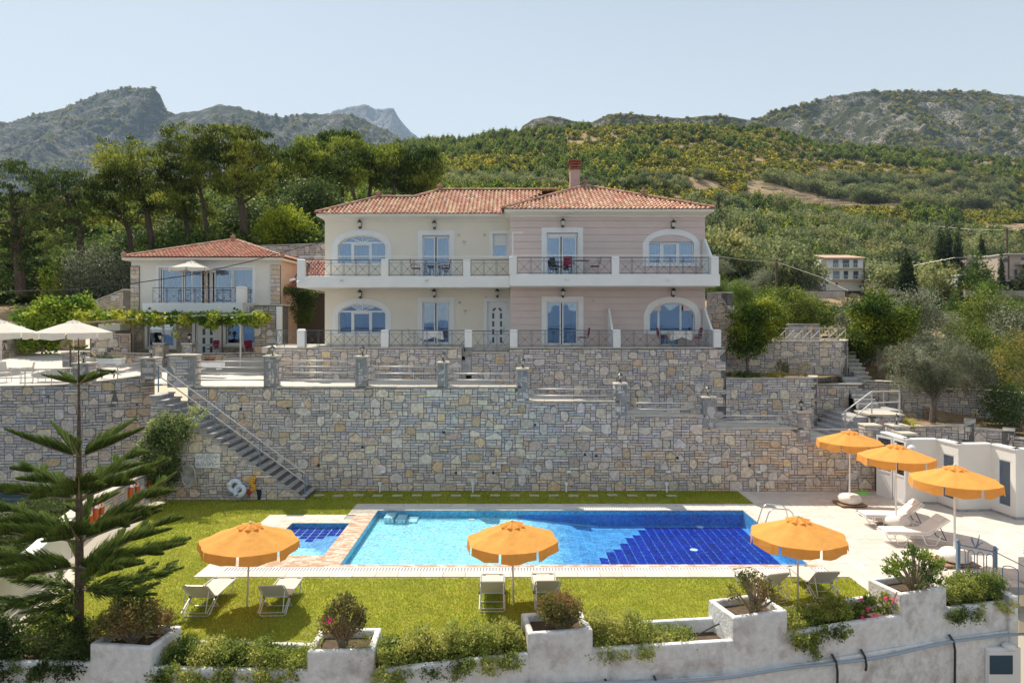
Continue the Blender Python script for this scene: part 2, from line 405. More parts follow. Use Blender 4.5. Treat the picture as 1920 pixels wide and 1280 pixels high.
# ------------------------------------------------------------------ ground, lawn, pool deck, pool
LX0, LX1 = -8.87, 9.4                       # deck left edge, lawn / patio line
PX0, PX1, PY0, PY1 = -5.02, 8.66, 19.95, 25.6
KX0, KX1, KY0, KY1 = -7.72, -5.72, 20.7, 24.0
def sheet(name, pts, z, m, kind='structure', parent=None):
    return MB().add([(x, y, z if not callable(z) else z(x, y)) for x, y in pts], [tuple(range(len(pts)))]).build(name, m, parent, kind)
def sheet_holes(name, x0, x1, y0, y1, z, holes, m, th=.12):
    xs = sorted({x0, x1, *[v for h in holes for v in h[:2]]}); ys = sorted({y0, y1, *[v for h in holes for v in h[2:]]}); mb = MB()
    for a, b in zip(xs, xs[1:]):
        for c, d in zip(ys, ys[1:]):
            if any(h[0] <= (a+b)/2 <= h[1] and h[2] <= (c+d)/2 <= h[3] for h in holes): continue
            mb.add([(a,c,z),(b,c,z),(b,d,z),(a,d,z)], [(0,1,2,3)])
    return mb.build(name, m, kind='structure')
# lawn base as one sheet with the pools cut out
lawnm = mat('lawn_turf', (.27,.29,.03), rough=.9, var=.22, vscale=1.6, bump=.9, bscale=55, bdist=.03, col2=(.36,.33,.05), c2scale=2.2, c2lo=.5, c2hi=.75)
def lawn_mesh():
    mb = MB(); z = 0.0
    def q(*p): mb.add([(x, y, z) for x, y in p], [tuple(range(len(p)))])
    q((-11.5,15.38),(-8.9,15.3),(-7.5,15.1),(-4.4,14.95),(-2.5,15.05),(.25,15.68),(1.76,15.9),(4.95,16.3),(6.25,16.68),(9.4,17.58),(9.4,18.95),(-12.4,18.95))
    q((-12.4,18.95),(-8.84,18.95),(-8.84,25.0),(-13.25,25.0))
    q((-13.25,25.0),(-6.0,25.0),(-6.0,26.5),(-13.55,26.5)); q((-13.55,26.5),(9.4,26.5),(9.4,28.5),(-13.9,28.5))
    return mb
lawn_mesh().build('lawn', lawnm, kind='structure')
# blades of grass over the whole lawn, one mass
def grass():
    rng = np.random.default_rng(5); n = 150000
    x = rng.uniform(-13.6, 9.4, n*2); y = 14.4 + rng.random(n*2)**1.5*14.0
    lx = -11.35 - (y-15.26)*.2; front = np.interp(x, [-11,-9,-4.6,-2.36,.35,5,9.4], [15.45,15.4,15.3,15.35,15.7,16.4,17.6])
    ok = (x > lx) & (y > front) & ~((x > -8.85) & (y > 18.97) & (y < 25.0)) & ~((x > -6.0) & (y >= 25.0) & (y < 26.5)) & (y < 28.4)
    x, y = x[ok][:n], y[ok][:n]; n = len(x); h = rng.uniform(.025, .06, n); a = rng.uniform(0, 6.28, n); w = rng.uniform(.006,.012,n)*(y/15)
    lean = rng.uniform(-.03, .03, (n,2)); v = np.zeros((n,3,3), np.float32)
    v[:,0] = np.stack([x-w*np.cos(a), y-w*np.sin(a), np.zeros(n)+.001], 1); v[:,1] = np.stack([x+w*np.cos(a), y+w*np.sin(a), np.zeros(n)+.001], 1)
    v[:,2] = np.stack([x+lean[:,0], y+lean[:,1], h], 1)
    base = np.array([.22,.26,.022]); alt = np.array([.43,.38,.07]); patch = np.array([noise.noise(Vector((a_*.55, b_*.55, 0))) for a_, b_ in zip(x, y)])
    t = np.clip(rng.random(n)*.55 + patch*.5, 0, 1)[:,None]; c = base*(1-t) + alt*t; c *= rng.uniform(.75,1.2,(n,1))
    raw_mesh('grass_blades', v.reshape(-1,3), 3, np.repeat(c, 3, 0), M['leaf'], kind='stuff')
def raw_mesh(name, v, k, col, m, parent=None, kind=None, smooth=False):
    me = bpy.data.meshes.new(name); nv = len(v); nf = nv//k
    me.vertices.add(nv); me.vertices.foreach_set("co", np.ascontiguousarray(v, dtype=np.float32).ravel())
    me.loops.add(nv); me.loops.foreach_set("vertex_index", np.arange(nv, dtype=np.int32))
    me.polygons.add(nf); me.polygons.foreach_set("loop_start", np.arange(0, nv, k, dtype=np.int32))
    try: me.polygons.foreach_set("loop_total", np.full(nf, k, dtype=np.int32))
    except Exception: pass
    me.update(calc_edges=True)
    at = me.color_attributes.new("col", 'FLOAT_COLOR', 'POINT')
    at.data.foreach_set("color", np.concatenate([col, np.ones((nv,1))], 1).astype(np.float32).ravel())
    me.materials.append(m)
    return link_mesh(name, me, parent, kind)
grass()

# pool deck: paving slabs laid one by one round both pools
sheet_holes('pool_deck', LX0, LX1, 19.0, 25.0, -.004, [(KX0,KX1,KY0,KY1),(PX0,PX1,PY0,PY1)], M['patio'])
MB().add([(-6.03,25.0,-.004),(PX0,25.0,-.004),(PX0,26.5,-.004),(-6.03,26.5,-.004)],[(0,1,2,3)]).add([(PX0,PY1,-.004),(LX1,PY1,-.004),(LX1,26.5,-.004),(PX0,26.5,-.004)],[(0,1,2,3)]).add([(PX1,25,-.004),(LX1,25,-.004),(LX1,PY1,-.004),(PX1,PY1,-.004)],[(0,1,2,3)]).build('deck_strip', M['patio'], kind='structure')
M['slab'] = mat('paving_slab', attr=True, rough=.75, var=.08, vscale=4, bump=.15, bscale=40)
M['brick'] = mat('deck_brick', attr=True, rough=.8, var=.15, vscale=12, bump=.2, bscale=60)
deck = bpy.data.objects['pool_deck']
def slabs(parent, x0, x1, y0, y1, w, d, z=.02, cols=((.62,.56,.49),(.66,.60,.53),(.58,.53,.47)), name='paving_slab', seed=3, m=None, gap=.006, single=True, stag=True, skip=None, count=[0]):
    rng = random.Random(seed); ny = max(1, round((y1-y0)/d)); dy = (y1-y0)/ny; rest = MB()
    for j in range(ny):
        nx = max(1, round((x1-x0)/w)); dx = (x1-x0)/nx; off = dx/2 if (stag and j % 2 and nx > 1) else 0
        for i in range(nx + (1 if off else 0)):
            a = x0+i*dx-off; b = a+dx; a = max(a, x0); b = min(b, x1); c = y0+j*dy; e = c+dy
            if skip and skip((a+b)/2, (c+e)/2): continue
            k = rng.choice(cols); f = rng.uniform(.93,1.07); k = tuple(v*f for v in k); zz = z + rng.uniform(-.002,.002)
            one = single and count[0] < 300
            mb = MB() if one else rest
            mb.box(a+gap, b-gap, c+gap, e-gap, z-.03, zz, k)
            if one: mb.build(name, m or M['slab'], parent); count[0] += 1
    if rest.v: rest.build('paving_slabs', m or M['slab'], parent, 'stuff')
# outer band of pale slabs
slabs(deck, LX0, LX1, 19.0, 19.38, .62, .38, seed=11)                                   # front edge
slabs(deck, LX0, -8.2, 19.38, 25.0, .67, .62, seed=12)                                   # left edge
slabs(deck, -8.2, -6.03, 24.45, 25.0, .62, .55, seed=13)
slabs(deck, -6.03, LX1, 26.05, 26.5, .62, .45, seed=14)
slabs(deck, 9.0, LX1, 19.38, 26.05, .4, .62, seed=15)
bc = ((.52,.33,.22),(.56,.40,.29),(.48,.30,.20),(.60,.47,.37),(.62,.53,.45))
bc2 = ((.62,.55,.46),(.58,.50,.41),(.65,.58,.5))
def bricks(x0, x1, y0, y1, cols, seed, n='deck_brick'): slabs(deck, x0, x1, y0, y1, .21, .105, z=.022, cols=cols, name=n, seed=seed, m=M['brick'], gap=.004, single=False)
bricks(-8.2, KX0, 20.7, 24.45, bc2, 21); bricks(KX0, KX1, 24.0, 24.45, bc2, 22); bricks(KX1, PX0, 20.7, 25.0, bc, 23); bricks(-8.2, PX0, 19.72, 20.7, bc, 24)
bricks(-6.03, PX0, 25.0, 25.78, bc2, 25); bricks(PX0, 9.0, 25.6, 25.78, bc2, 26); bricks(PX0, 9.0, 19.72, 19.95, bc, 27); bricks(PX1, 9.0, 19.95, 25.6, ((.66,.58,.49),(.60,.52,.44)), 28)
# overflow gutter with its grating slats
def grating(x0, x1, y0, y1):
    t = thing('gutter_grating', (x0, y0, 0), 'white slatted overflow grating along the %s edge of the pool' % ('lawn side' if y0 < 22 else 'wall side'), 'grating')
    MB().box(x0, x1, y0, y1, -.06, -.03).build('gutter', M['dark'], t)
    MB().box(x0, x1, y0, y0+.03, -.03, .021).box(x0, x1, y1-.03, y1, -.03, .021).build('gutter_edge', M['whiteplastic'], t)
    mb = MB(); x = x0+.03
    while x < x1-.03: mb.box(x, x+.045, y0+.03, y1-.03, -.02, .018); x += .09
    mb.build('grating_slats', M['whiteplastic'], t, 'stuff')
grating(-8.2, 9.0, 19.38, 19.72); grating(-6.03, 9.0, 25.78, 26.05)
# pools
def pool_mat(name, dark, mid, light, zone):
    m = bpy.data.materials.new(name); m.use_nodes = True; N = m.node_tree.nodes; L = m.node_tree.links; b = N["Principled BSDF"]
    b.inputs["Roughness"].default_value = .25
    at = N.new("ShaderNodeAttribute"); at.attribute_name = "col"
    geo = N.new("ShaderNodeNewGeometry")
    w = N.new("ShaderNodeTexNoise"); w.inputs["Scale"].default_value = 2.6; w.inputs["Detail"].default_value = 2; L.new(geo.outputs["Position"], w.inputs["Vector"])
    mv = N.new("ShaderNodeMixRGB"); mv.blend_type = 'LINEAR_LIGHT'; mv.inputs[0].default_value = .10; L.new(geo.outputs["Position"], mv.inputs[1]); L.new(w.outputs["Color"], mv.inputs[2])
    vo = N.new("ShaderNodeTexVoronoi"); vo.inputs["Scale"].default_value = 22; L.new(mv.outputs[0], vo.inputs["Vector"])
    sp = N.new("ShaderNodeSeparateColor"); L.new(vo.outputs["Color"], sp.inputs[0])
    mr = N.new("ShaderNodeMapRange"); mr.inputs[3].default_value = .62; mr.inputs[4].default_value = 1.35; L.new(sp.outputs[0], mr.inputs[0])  # warped random cell brightness stands in for light rippling over the mosaic
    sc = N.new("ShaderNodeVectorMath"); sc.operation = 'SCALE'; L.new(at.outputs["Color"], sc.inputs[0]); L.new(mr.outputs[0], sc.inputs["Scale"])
    L.new(sc.outputs[0], b.inputs["Base Color"]); return m
M['mosaic'] = pool_mat('mosaic_ripple_light', 0, 0, 0, 0)
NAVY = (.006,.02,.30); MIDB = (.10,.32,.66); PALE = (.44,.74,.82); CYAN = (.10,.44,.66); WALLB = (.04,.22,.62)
def pool():
    t = thing('swimming_pool', (PX0, PY0, 0), 'large rectangular swimming pool running from pale shallow end to deep navy end', 'pool')
    def depth(x): return -.26 - .30*min(max((x-.2)/3.0, 0), 1)
    mb = MB(); ks = [PX0, .2, 1.2, 2.2, 3.2, PX1]
    for a, b in zip(ks, ks[1:]):
        mb.add([(a,PY0,depth(a)),(b,PY0,depth(b)),(b,PY1,depth(b)),(a,PY1,depth(a))], [(0,1,2,3)], (.45,.70,.80) if b < .3 else (.30,.55,.75) if b < 3.3 else MIDB)
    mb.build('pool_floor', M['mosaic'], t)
    # walls: a cyan band above, deeper blue below
    mb = MB()
    for (a, b) in zip(ks, ks[1:]):
        for y, s in ((PY1, 1), (PY0, -1)):
            za, zb_ = -.15, -.15
            mb.add([(a,y,.0),(b,y,.0),(b,y,zb_),(a,y,za)], [(0,1,2,3)], CYAN); mb.add([(a,y,za),(b,y,zb_),(b,y,depth(b)),(a,y,depth(a))], [(0,1,2,3)], CYAN if a < .1 else WALLB)
    for x in (PX0, PX1): mb.add([(x,PY0,0),(x,PY1,0),(x,PY1,depth(x)),(x,PY0,depth(x))], [(0,1,2,3)], CYAN if x < 0 else (.12,.40,.66))
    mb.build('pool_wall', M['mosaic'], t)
    # floor tiles, laid in a grid with pale joints; navy ones form a stepped point
    rng = random.Random(9); s = .30; allt = []
    nx = int((PX1-PX0)/s); ny = int((PY1-PY0)/s)
    tilesN = []; tilesL = []
    for i in range(nx):
        for j in range(ny):
            x = PX0+i*s+.02; y = PY0+j*s+.02; v = j/ny
            edge = 2.6 + abs(v-.30)*3.3 if v > .30 else 2.6 + abs(v-.30)*3.0
            f = rng.uniform(.8,1.2)
            if x > edge: tilesN.append((x, y, tuple(c*f for c in NAVY)))
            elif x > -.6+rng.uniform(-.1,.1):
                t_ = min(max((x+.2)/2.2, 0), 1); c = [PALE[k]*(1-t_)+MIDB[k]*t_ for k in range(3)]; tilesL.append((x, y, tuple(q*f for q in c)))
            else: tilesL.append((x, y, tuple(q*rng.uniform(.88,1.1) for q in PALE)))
    tilesN.sort(key=lambda q: q[1]); g = .014
    def tl(mb, x, y, c, g):
        z0 = depth(x)+.004; z1 = depth(x+s)+.004; jx = rng.uniform(-.012,.012); jy = rng.uniform(-.012,.012)
        mb.add([(x+g+jx,y+g+jy,z0),(x+s-g+jx,y+g-jy,z1),(x+s-g-jx,y+s-g+jy,z1),(x+g-jx,y+s-g-jy,z0),(x+g+jx,y+g+jy,z0-.02),(x+s-g+jx,y+g-jy,z1-.02)], [(0,1,2,3),(4,5,1,0)], c)
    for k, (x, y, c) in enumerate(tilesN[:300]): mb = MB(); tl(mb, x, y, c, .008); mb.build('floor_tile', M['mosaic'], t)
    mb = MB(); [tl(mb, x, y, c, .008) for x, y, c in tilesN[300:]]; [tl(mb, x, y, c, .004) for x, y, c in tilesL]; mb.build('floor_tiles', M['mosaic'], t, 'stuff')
    st = MB()
    for i in range(3): st.box(PX0+.35+i*.42, PX0+.70+i*.42, PY1-.75, PY1-.04, depth(0), -.05-.07*i, (.62,.80,.84))
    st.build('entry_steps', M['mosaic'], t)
    mb = MB().tube([(0,0,-.02),(0,0,.012)], .12, 12, col=(.75,.85,.88))
    lights = [(1.2,22.6),(5.2,20.7),(6.1,22.9),(-1.5,25.3),(7.0,25.4)]
    for k, (x, y) in enumerate(lights):
        MB().lathe((x, y, depth(x)+.006), [(.13,0),(.13,.012),(.06,.02)], 12).build('floor_inlet', M['whiteplastic'], t)
    return t
pool()
def kpool():
    t = thing('paddling_pool', (KX0, KY0, 0), 'small square paddling pool with navy and pale blue tiles', 'pool')
    d = -.16
    mb = MB().add([(KX0,KY0,d),(KX1,KY0,d),(KX1,KY1,d),(KX0,KY1,d)], [(0,1,2,3)], (.50,.66,.80)); mb.build('pool_floor', M['mosaic'], t)
    mb = MB()
    for a, b in (((KX0,KY0),(KX1,KY0)),((KX1,KY0),(KX1,KY1)),((KX1,KY1),(KX0,KY1)),((KX0,KY1),(KX0,KY0))):
        mb.add([(*a,0),(*b,0),(*b,d),(*a,d)], [(0,1,2,3)], CYAN)
    mb.build('pool_wall', M['mosaic'], t)
    s = .2857; rng = random.Random(4)
    for i in range(7):
        for j in range(11):
            x = KX0+i*s; y = KY0+j*.3; f = rng.uniform(.85,1.15)
            lim = [8,8,7,6,7,8,8][i]; lim2 = [2,3,3,4,4,3,2][i]
            c = NAVY if j >= lim else ((.50,.76,.84) if j < lim2 else (.22,.42,.72)); g = .012 if j >= lim else .004
            MB().add([(x+g,y+g,d+.004),(x+s-g,y+g,d+.004),(x+s-g,y+.3-g,d+.004),(x+g,y+.3-g,d+.004)], [(0,1,2,3)], tuple(v*f for v in c)).build('floor_tile', M['mosaic'], t)
kpool()
def water_mat():
    m = bpy.data.materials.new('pool_water'); m.use_nodes = True; N = m.node_tree.nodes; L = m.node_tree.links; N.remove(N["Principled BSDF"])
    t = N.new("ShaderNodeBsdfTransparent"); t.inputs[0].default_value = (.80,.95,1,1)
    g = N.new("ShaderNodeBsdfGlossy"); g.inputs["Roughness"].default_value = .02; g.inputs[0].default_value = (.9,.95,1,1)
    fr = N.new("ShaderNodeFresnel"); fr.inputs[0].default_value = 1.33
    geo = N.new("ShaderNodeNewGeometry"); n = N.new("ShaderNodeTexNoise"); n.inputs["Scale"].default_value = 3.2; n.inputs["Detail"].default_value = 3; n.inputs["Distortion"].default_value = .6
    L.new(geo.outputs["Position"], n.inputs["Vector"]); bp = N.new("ShaderNodeBump"); bp.inputs["Strength"].default_value = .35; bp.inputs["Distance"].default_value = .04
    L.new(n.outputs[0], bp.inputs["Height"]); L.new(bp.outputs[0], g.inputs["Normal"])
    mu = N.new("ShaderNodeMath"); mu.operation = 'MULTIPLY'; mu.inputs[1].default_value = .45; L.new(fr.outputs[0], mu.inputs[0])
    mx = N.new("ShaderNodeMixShader"); L.new(mu.outputs[0], mx.inputs[0]); L.new(t.outputs[0], mx.inputs[1]); L.new(g.outputs[0], mx.inputs[2]); L.new(mx.outputs[0], N["Material Output"].inputs[0]); return m
M['water'] = water_mat()
MB().add([(PX0,PY0,-.012),(PX1,PY0,-.012),(PX1,PY1,-.012),(PX0,PY1,-.012)], [(0,1,2,3)]).build('water', M['water'], kind='structure')
MB().add([(KX0,KY0,-.012),(KX1,KY0,-.012),(KX1,KY1,-.012),(KX0,KY1,-.012)], [(0,1,2,3)]).build('water', M['water'], kind='structure')

# patio of pale square tiles right of the pool
pat = sheet('patio', [(9.4,17.0),(14.2,18.0),(22,20.5),(22,28.5),(9.4,28.5)], -.004, M['patio'])
slabs(pat, 9.4, 19.2, 17.4, 28.45, .45, .45, z=.015, cols=((.62,.56,.50),(.64,.58,.52),(.60,.545,.49)), name='patio_tile', seed=31, stag=False, gap=.003,
      skip=lambda x, y: y < 17.3+(x-9.4)*.28 or x > 18.6, count=[0])
# stepping stones behind the pool
for i in range(19):
    px = 597 + i*36.8; q = G(px, 930)
    o = MB().box(-.2,.2,-.13,.13,-.02,.028).build('stepping_stone', M['coping']); o.location = (q.x, 27.75+random.Random(i).uniform(-.05,.05), 0); o.rotation_euler[2] = random.Random(i).uniform(-.1,.1)
    tag(o, '%s stepping stone from the stairs in the shaded grass strip behind the pool' % ORD[i], 'stepping stone', 'row of stepping stones in the grass by the wall')
# ------------------------------------------------------------------ lamps, rails
def lantern(loc, label, group, cat='lamp', sc=1.0):
    t = thing('pillar_lantern', (0,0,0), label, cat, group)
    MB().lathe((0,0,0), [(.09,0),(.09,.02),(.03,.05),(.025,.13),(.05,.15),(.05,.17)], 8).build('lamp_base', M['black'], t)
    MB().lathe((0,0,0), [(.055,.17),(.10,.33)], 6).build('lamp_glass', M['lampglass'], t)
    mb = MB()
    for k in range(6):
        a = 2*math.pi*(k+.5)/6; c, s = math.cos(a), math.sin(a); mb.bar((.057*c,.057*s,.17),(.104*c,.104*s,.335), .012)
    mb.build('lamp_cage', M['black'], t)
    MB().lathe((0,0,0), [(.13,.33),(.12,.35),(.05,.41),(.02,.43),(.025,.45),(.004,.48)], 8).build('lamp_cap', M['black'], t)
    t.location = loc; t.scale = (sc,)*3; return t
LL = []
def lan(x, y, z, label, sc=1.0):
    LL.append(lantern((x, y, z), label, 'black lanterns on the stone pillars', sc=sc))

# ------------------------------------------------------------------ main retaining wall with its stepped top
WD = 28.5
def wx(px): return PX(px, WD)
def wz(py): return PZ(py, WD)
segs = [(352,980,724),(980,1164,751),(1164,1330,777.5),(1330,1507,801.5),(1507,1640,828)]
wx0 = wx(352)
tops = [(wx(a)-wx0, wx(b)-wx0, wz(y)-.07, wz(y)-.07) for a, b, y in segs]
mw = thing('retaining_wall', (wx0, WD, 0), 'tall rubble stone retaining wall behind the pool with stepped top and pillars', 'wall')
mpath = [(wx0, WD), (wx(1640), WD)]
wall_core(mw, mpath, -.1, tops, .5); stone_faces(mw, mpath, 0, tops, 1, .112, 1.0, 300, bounce_warmth=.95)
copings(mw, mpath, tops, .5, 4, m=M['coping'])
pil = [(340,301,352,668,.62),(506.5,495,518,670,.52),(677,667,687,671,.46),(830,821,839,682,.42),(980,970,990,694,.44),(1164.5,1154,1175,722,.47),(1330,1319,1341,747,.48),(1507,1495,1519,774,.5)]
pnames = ['widest', 'second', 'third', 'fourth', 'fifth', 'sixth', 'seventh', 'eighth']
plab = {1:'black lantern on the pillar below the corner of the upper terrace', 2:'black lantern on the pillar below the arched ground floor window at left',
        3:'black lantern on the pillar before the foot of the terrace steps', 4:'black lantern on the pillar where the long wall first steps down',
        5:'black lantern on the pillar two steps down the long wall', 6:'black lantern on the pillar three steps down the long wall', 7:'black lantern on the lowest wall pillar beside the first patio parasol'}
for k, (pc, a, b, yt, w) in enumerate(pil):
    w = (b-a)*WD/F
    zt = wz(yt); zb = (wz(725) if pc < 980 else wz([x for x in segs if x[0] <= pc][-1][2])) - .02
    pillar(mw, wx(pc), WD+.24, w, zb, zt, 60+k, d=.56)
    if k in plab: lan(wx(pc), WD+.24, zt+.08, plab[k], 0.95)
def rails(parent, a, b, ys, y=WD+.2, r=.031):
    for yy in ys:
        MB().tube([(a, y, yy), (b, y, yy)], r, 6).build('rail', M['alu'], parent, smooth=True)
for a, b, ys in [(352,495,(678,689.5,701,713)),(518,667,(677,688,699.5,713)),(687,821,(688,700.5,713)),(839,970,(701,713)),(990,1154,(730,742.5)),(1175,1319,(756.5,768.5)),(1341,1495,(780.5,792)),(1519,1625,(806,818))]:
    rails(mw, wx(a), wx(b), [wz(y)+.0 for y in ys])
    for q in (a+2, b-2): MB().tube([(wx(q), WD+.2, wz(ys[-1])-.25), (wx(q), WD+.2, wz(ys[0]))], .018, 6).build('rail_post', M['alu'], mw)
# small wall lights and drain holes on the long wall
for k, px in enumerate((719,890,1066,1252,1420,1602)):
    t = thing('wall_spotlight', (wx(px), WD-.04, wz(883)), '%s small white spotlight from the stairs, low on the long wall' % ORD[k], 'light', 'white spotlights along the long wall')
    MB().lathe((wx(px), WD-.10, wz(883)), [(.12,-.02),(.11,.03),(.03,.05)], 10).build('lamp_head', M['whiteplastic'], t)
    MB().box(wx(px)-.03, wx(px)+.03, WD-.06, WD+.0, wz(883)-.04, wz(883)+.02).build('bracket', M['whiteplastic'], t)
for k, (px, py) in enumerate([(540,765),(452,766),(598,872),(855,886),(1003,796),(1118,854),(832,810),(1270,858),(680,838),(925,886),(1405,871),(1097,852)]):
    o = MB().box(-.05,.05,-.03,.02,-.05,.05).build('drain_hole', M['dark'], mw); o.location = Vector((wx(px), WD-.01, wz(py))); o.matrix_parent_inverse = Matrix.Translation(-mw.location)
for k, px in enumerate((714,887,1061,1248,1418)):
    t = thing('garden_stake_light', (wx(px), 28.3, 0), '%s little white socket post from the stairs at the wall foot' % ORD[k], 'socket', 'white socket posts along the wall foot')
    MB().box(wx(px)-.03,wx(px)+.03,28.27,28.33,0,.3).build('post', M['whiteplastic'], t); MB().box(wx(px)-.06,wx(px)+.06,28.24,28.36,.3,.42).build('socket_head', M['whiteplastic'], t)
t = thing('security_camera', (wx(571), WD-.15, wz(757)), 'white security camera on the long wall above the stairs', 'camera')
MB().bar((wx(571), WD-.28, wz(760)), (wx(569), WD-.06, wz(755)), .11, .1).build('camera_body', M['whiteplastic'], t, bevel=.02)
MB().tube([(wx(569), WD, wz(753)), (wx(572), WD-.06, wz(750)), (wx(577), WD-.05, wz(762)), (wx(573), WD, wz(768))], .014, 5).build('cable', M['whiteplastic'], t)

# ------------------------------------------------------------------ stairs up the wall
SX0, SX1, SY0 = -14.35, -8.2, 27.1
st = thing('garden_staircase', (SX1, SY0, 0), 'stone staircase climbing along the wall from lawn to terrace', 'staircase')
n = 22; run = (SX1-SX0)/n; rise = 4.15/n
tp = [(0, SX1-SX0, 4.15-.12, .06)]
# stepped stone flank
fl = [(SX0, SY0), (SX1, SY0)]
wall_core(st, fl, -.05, [(0, SX1-SX0, 4.1, 0.1)], 1.38, 'stair_core')
stone_faces(st, fl, 0, [(0, SX1-SX0, 4.12, .12)], 71, .11, .8, 220, tab=STONES)
for i in range(n):
    x1 = SX1 - i*run; z = (i+1)*rise
    MB().box(x1-run-.05, x1+.05, SY0-.05, WD-.03, z-.06, z).build('step', M['step'], st, bevel=.01, seg=1)
    MB().box(x1-run, x1-.02, SY0-.005, WD-.03, z-rise*1.6, z-.06).build('riser', M['stone'] if False else M['step'], st)
hr = thing('stair_handrail', (PX(575, 27.2), 27.15, 0), 'grey tubular handrail running down the garden staircase', 'handrail')
def hp(px, py, D=27.2): return P(px, py, D)
MB().tube([hp(292,681), hp(573,888)], .028, 8).build('top_rail', M['alu'], hr); MB().tube([hp(299,705), hp(573,905)], .026, 8).build('lower_rail', M['alu'], hr)
for px, a, b in ((297,683,735),(403,763,808),(487,825,873),(572,886,934)): MB().tube([hp(px,a), hp(px,b)], .026, 8).build('post', M['blueiron'], hr)

# ------------------------------------------------------------------ curved wall at left, landing, low boundary wall
lp = [P(px, 600, D) for px, D in ((-420,28.9),(-150,28.7),(0,28.7),(90,28.75),(160,29.0),(215,29.4),(258,29.9),(290,30.4))]
lpath = [(p.x, p.y) for p in lp]; LPa = Path(lpath)
lt = []
zt_ = [4.38,4.38,4.38,4.42,4.50,4.60,4.70,4.78]
for i in range(len(lpath)-1): lt.append((LPa.L[i], LPa.L[i+1], zt_[i]-.07, zt_[i+1]-.07))
lw = stone_wall('high curved rubble wall at left carrying the car park terrace', lpath, -.1, lt, .45, 2, .12, 1.25, 300)
pillar(lw, PX(281,29.9), 30.0, .60, 4.55, PZ(673,29.9), 81); lan(PX(281,29.9), 30.0, PZ(673,29.9)+.08, 'black lantern on the pillar at the head of the garden stairs')
pillar(lw, PX(156,29.0), 29.1, .62, 4.4, PZ(683,29.0), 82); lan(PX(154,29.0), 29.1, PZ(683,29.0)+.08, 'black lantern on the pillar by the car park umbrella')
def rail_on(path, i0, i1, zs, r=.024):
    pts = [Vector(path[k]) for k in range(i0, i1+1)]
    for dz in zs: MB().tube([(p.x, p.y+.22, zt_[i0+k]+dz) for k, p in enumerate(pts)], r, 6).build('rail', M['alu'], lw)
    for k, p in enumerate(pts):
        if k % 2 == 1: MB().tube([(p.x, p.y+.22, zt_[i0+k]), (p.x, p.y+.22, zt_[i0+k]+zs[-1])], r, 6).build('rail_post', M['alu'], lw)
rail_on(lpath, 0, 4, (.30,.62)); rail_on(lpath, 4, 6, (.22,.55))
lx = P(40, 600, 28.75); MB().tube([(lx.x, 28.97, 4.4), (lx.x, 28.97, 5.04)], .024, 6).build('rail_post', M['alu'], lw)
# low wall between lawn and neighbour: white plaster near, stone further back
bw = thing('boundary_wall', (-12.6, 19, 0), 'low wall along the left of the lawn, white plaster in front and rubble stone behind', 'wall')
bp = [(-14.15,27.6),(-14.2,25.6),(-13.95,23.2),(-13.3,20.6)]
# face towards the lawn (+X side): path runs from far to near gives normal to the right
bpr = list(reversed(bp)); bpn = Path(bpr)
def right_face(parent, pts, zt, seed, maxp=200):
    # walk near -> far so that the outward normal points to +X
    stone_wall('', pts, -.02, [(0, Path(pts).len, zt, zt)], .35, seed, .11, 1.0, maxp, True, parent=parent)
right_face(bw, [(p[0], p[1]) for p in bpr], 1.12, 91)
mb = MB(); pp = [(-11.75,15.0),(-12.1,16.4),(-12.45,18.0),(-12.9,19.4),(-13.3,20.6)]
for a, b in zip(pp, pp[1:]):
    mb.add([(*a,0),(*b,0),(b[0]-.3,b[1],0),(a[0]-.3,a[1],0),(*a,1.08),(*b,1.08),(b[0]-.3,b[1],1.08),(a[0]-.3,a[1],1.08)], [(0,3,2,1),(4,5,6,7),(0,1,5,4),(1,2,6,5),(2,3,7,6),(3,0,4,7)])
mb.build('plaster_wall', M['plasterclean'], bw)
mb = MB()
for a, b in zip(pp, pp[1:]):
    mb.add([(a[0]+.03,a[1],1.082),(b[0]+.03,b[1],1.082),(b[0]-.33,b[1],1.082),(a[0]-.33,a[1],1.082),(a[0]+.03,a[1],1.15),(b[0]+.03,b[1],1.15),(b[0]-.33,b[1],1.15),(a[0]-.33,a[1],1.15)], [(0,3,2,1),(4,5,6,7),(0,1,5,4),(1,2,6,5),(2,3,7,6),(3,0,4,7)])
mb.build('wall_cap', M['white'], bw)
sheet('path', [(-11.7,14.8),(-11.05,14.8),(-12.15,20.2),(-12.95,20.4)], .012, M['coping'])
sheet('ground', [(-60,-5),(40,-5),(40,14),(12,14),(12.9,17.0),(-60,13.0)], -4.5, M['earth'])
sheet('neighbour_yard', [(-40,12),(-11.9,12),(-13.6,20.5),(-14.4,28.4),(-40,28.4)], -.04, mat('yard_concrete', (.07,.075,.07), rough=.9, var=.3, vscale=1.0))
t = thing('neighbour_pool', (-20,24,0), 'small turquoise pool with blue rim in the yard beyond the low wall', 'pool')
MB().box(-24,-17.4,27.0,28.2,-.03,.05).build('pool_rim', mat('pool_rim', (.09,.14,.18), rough=.6), t); MB().box(-23.6,-17.6,27.2,28.0,.0,.06).build('pool_surface', mat('dark_pool_cover', (.015,.05,.07), rough=.5), t)
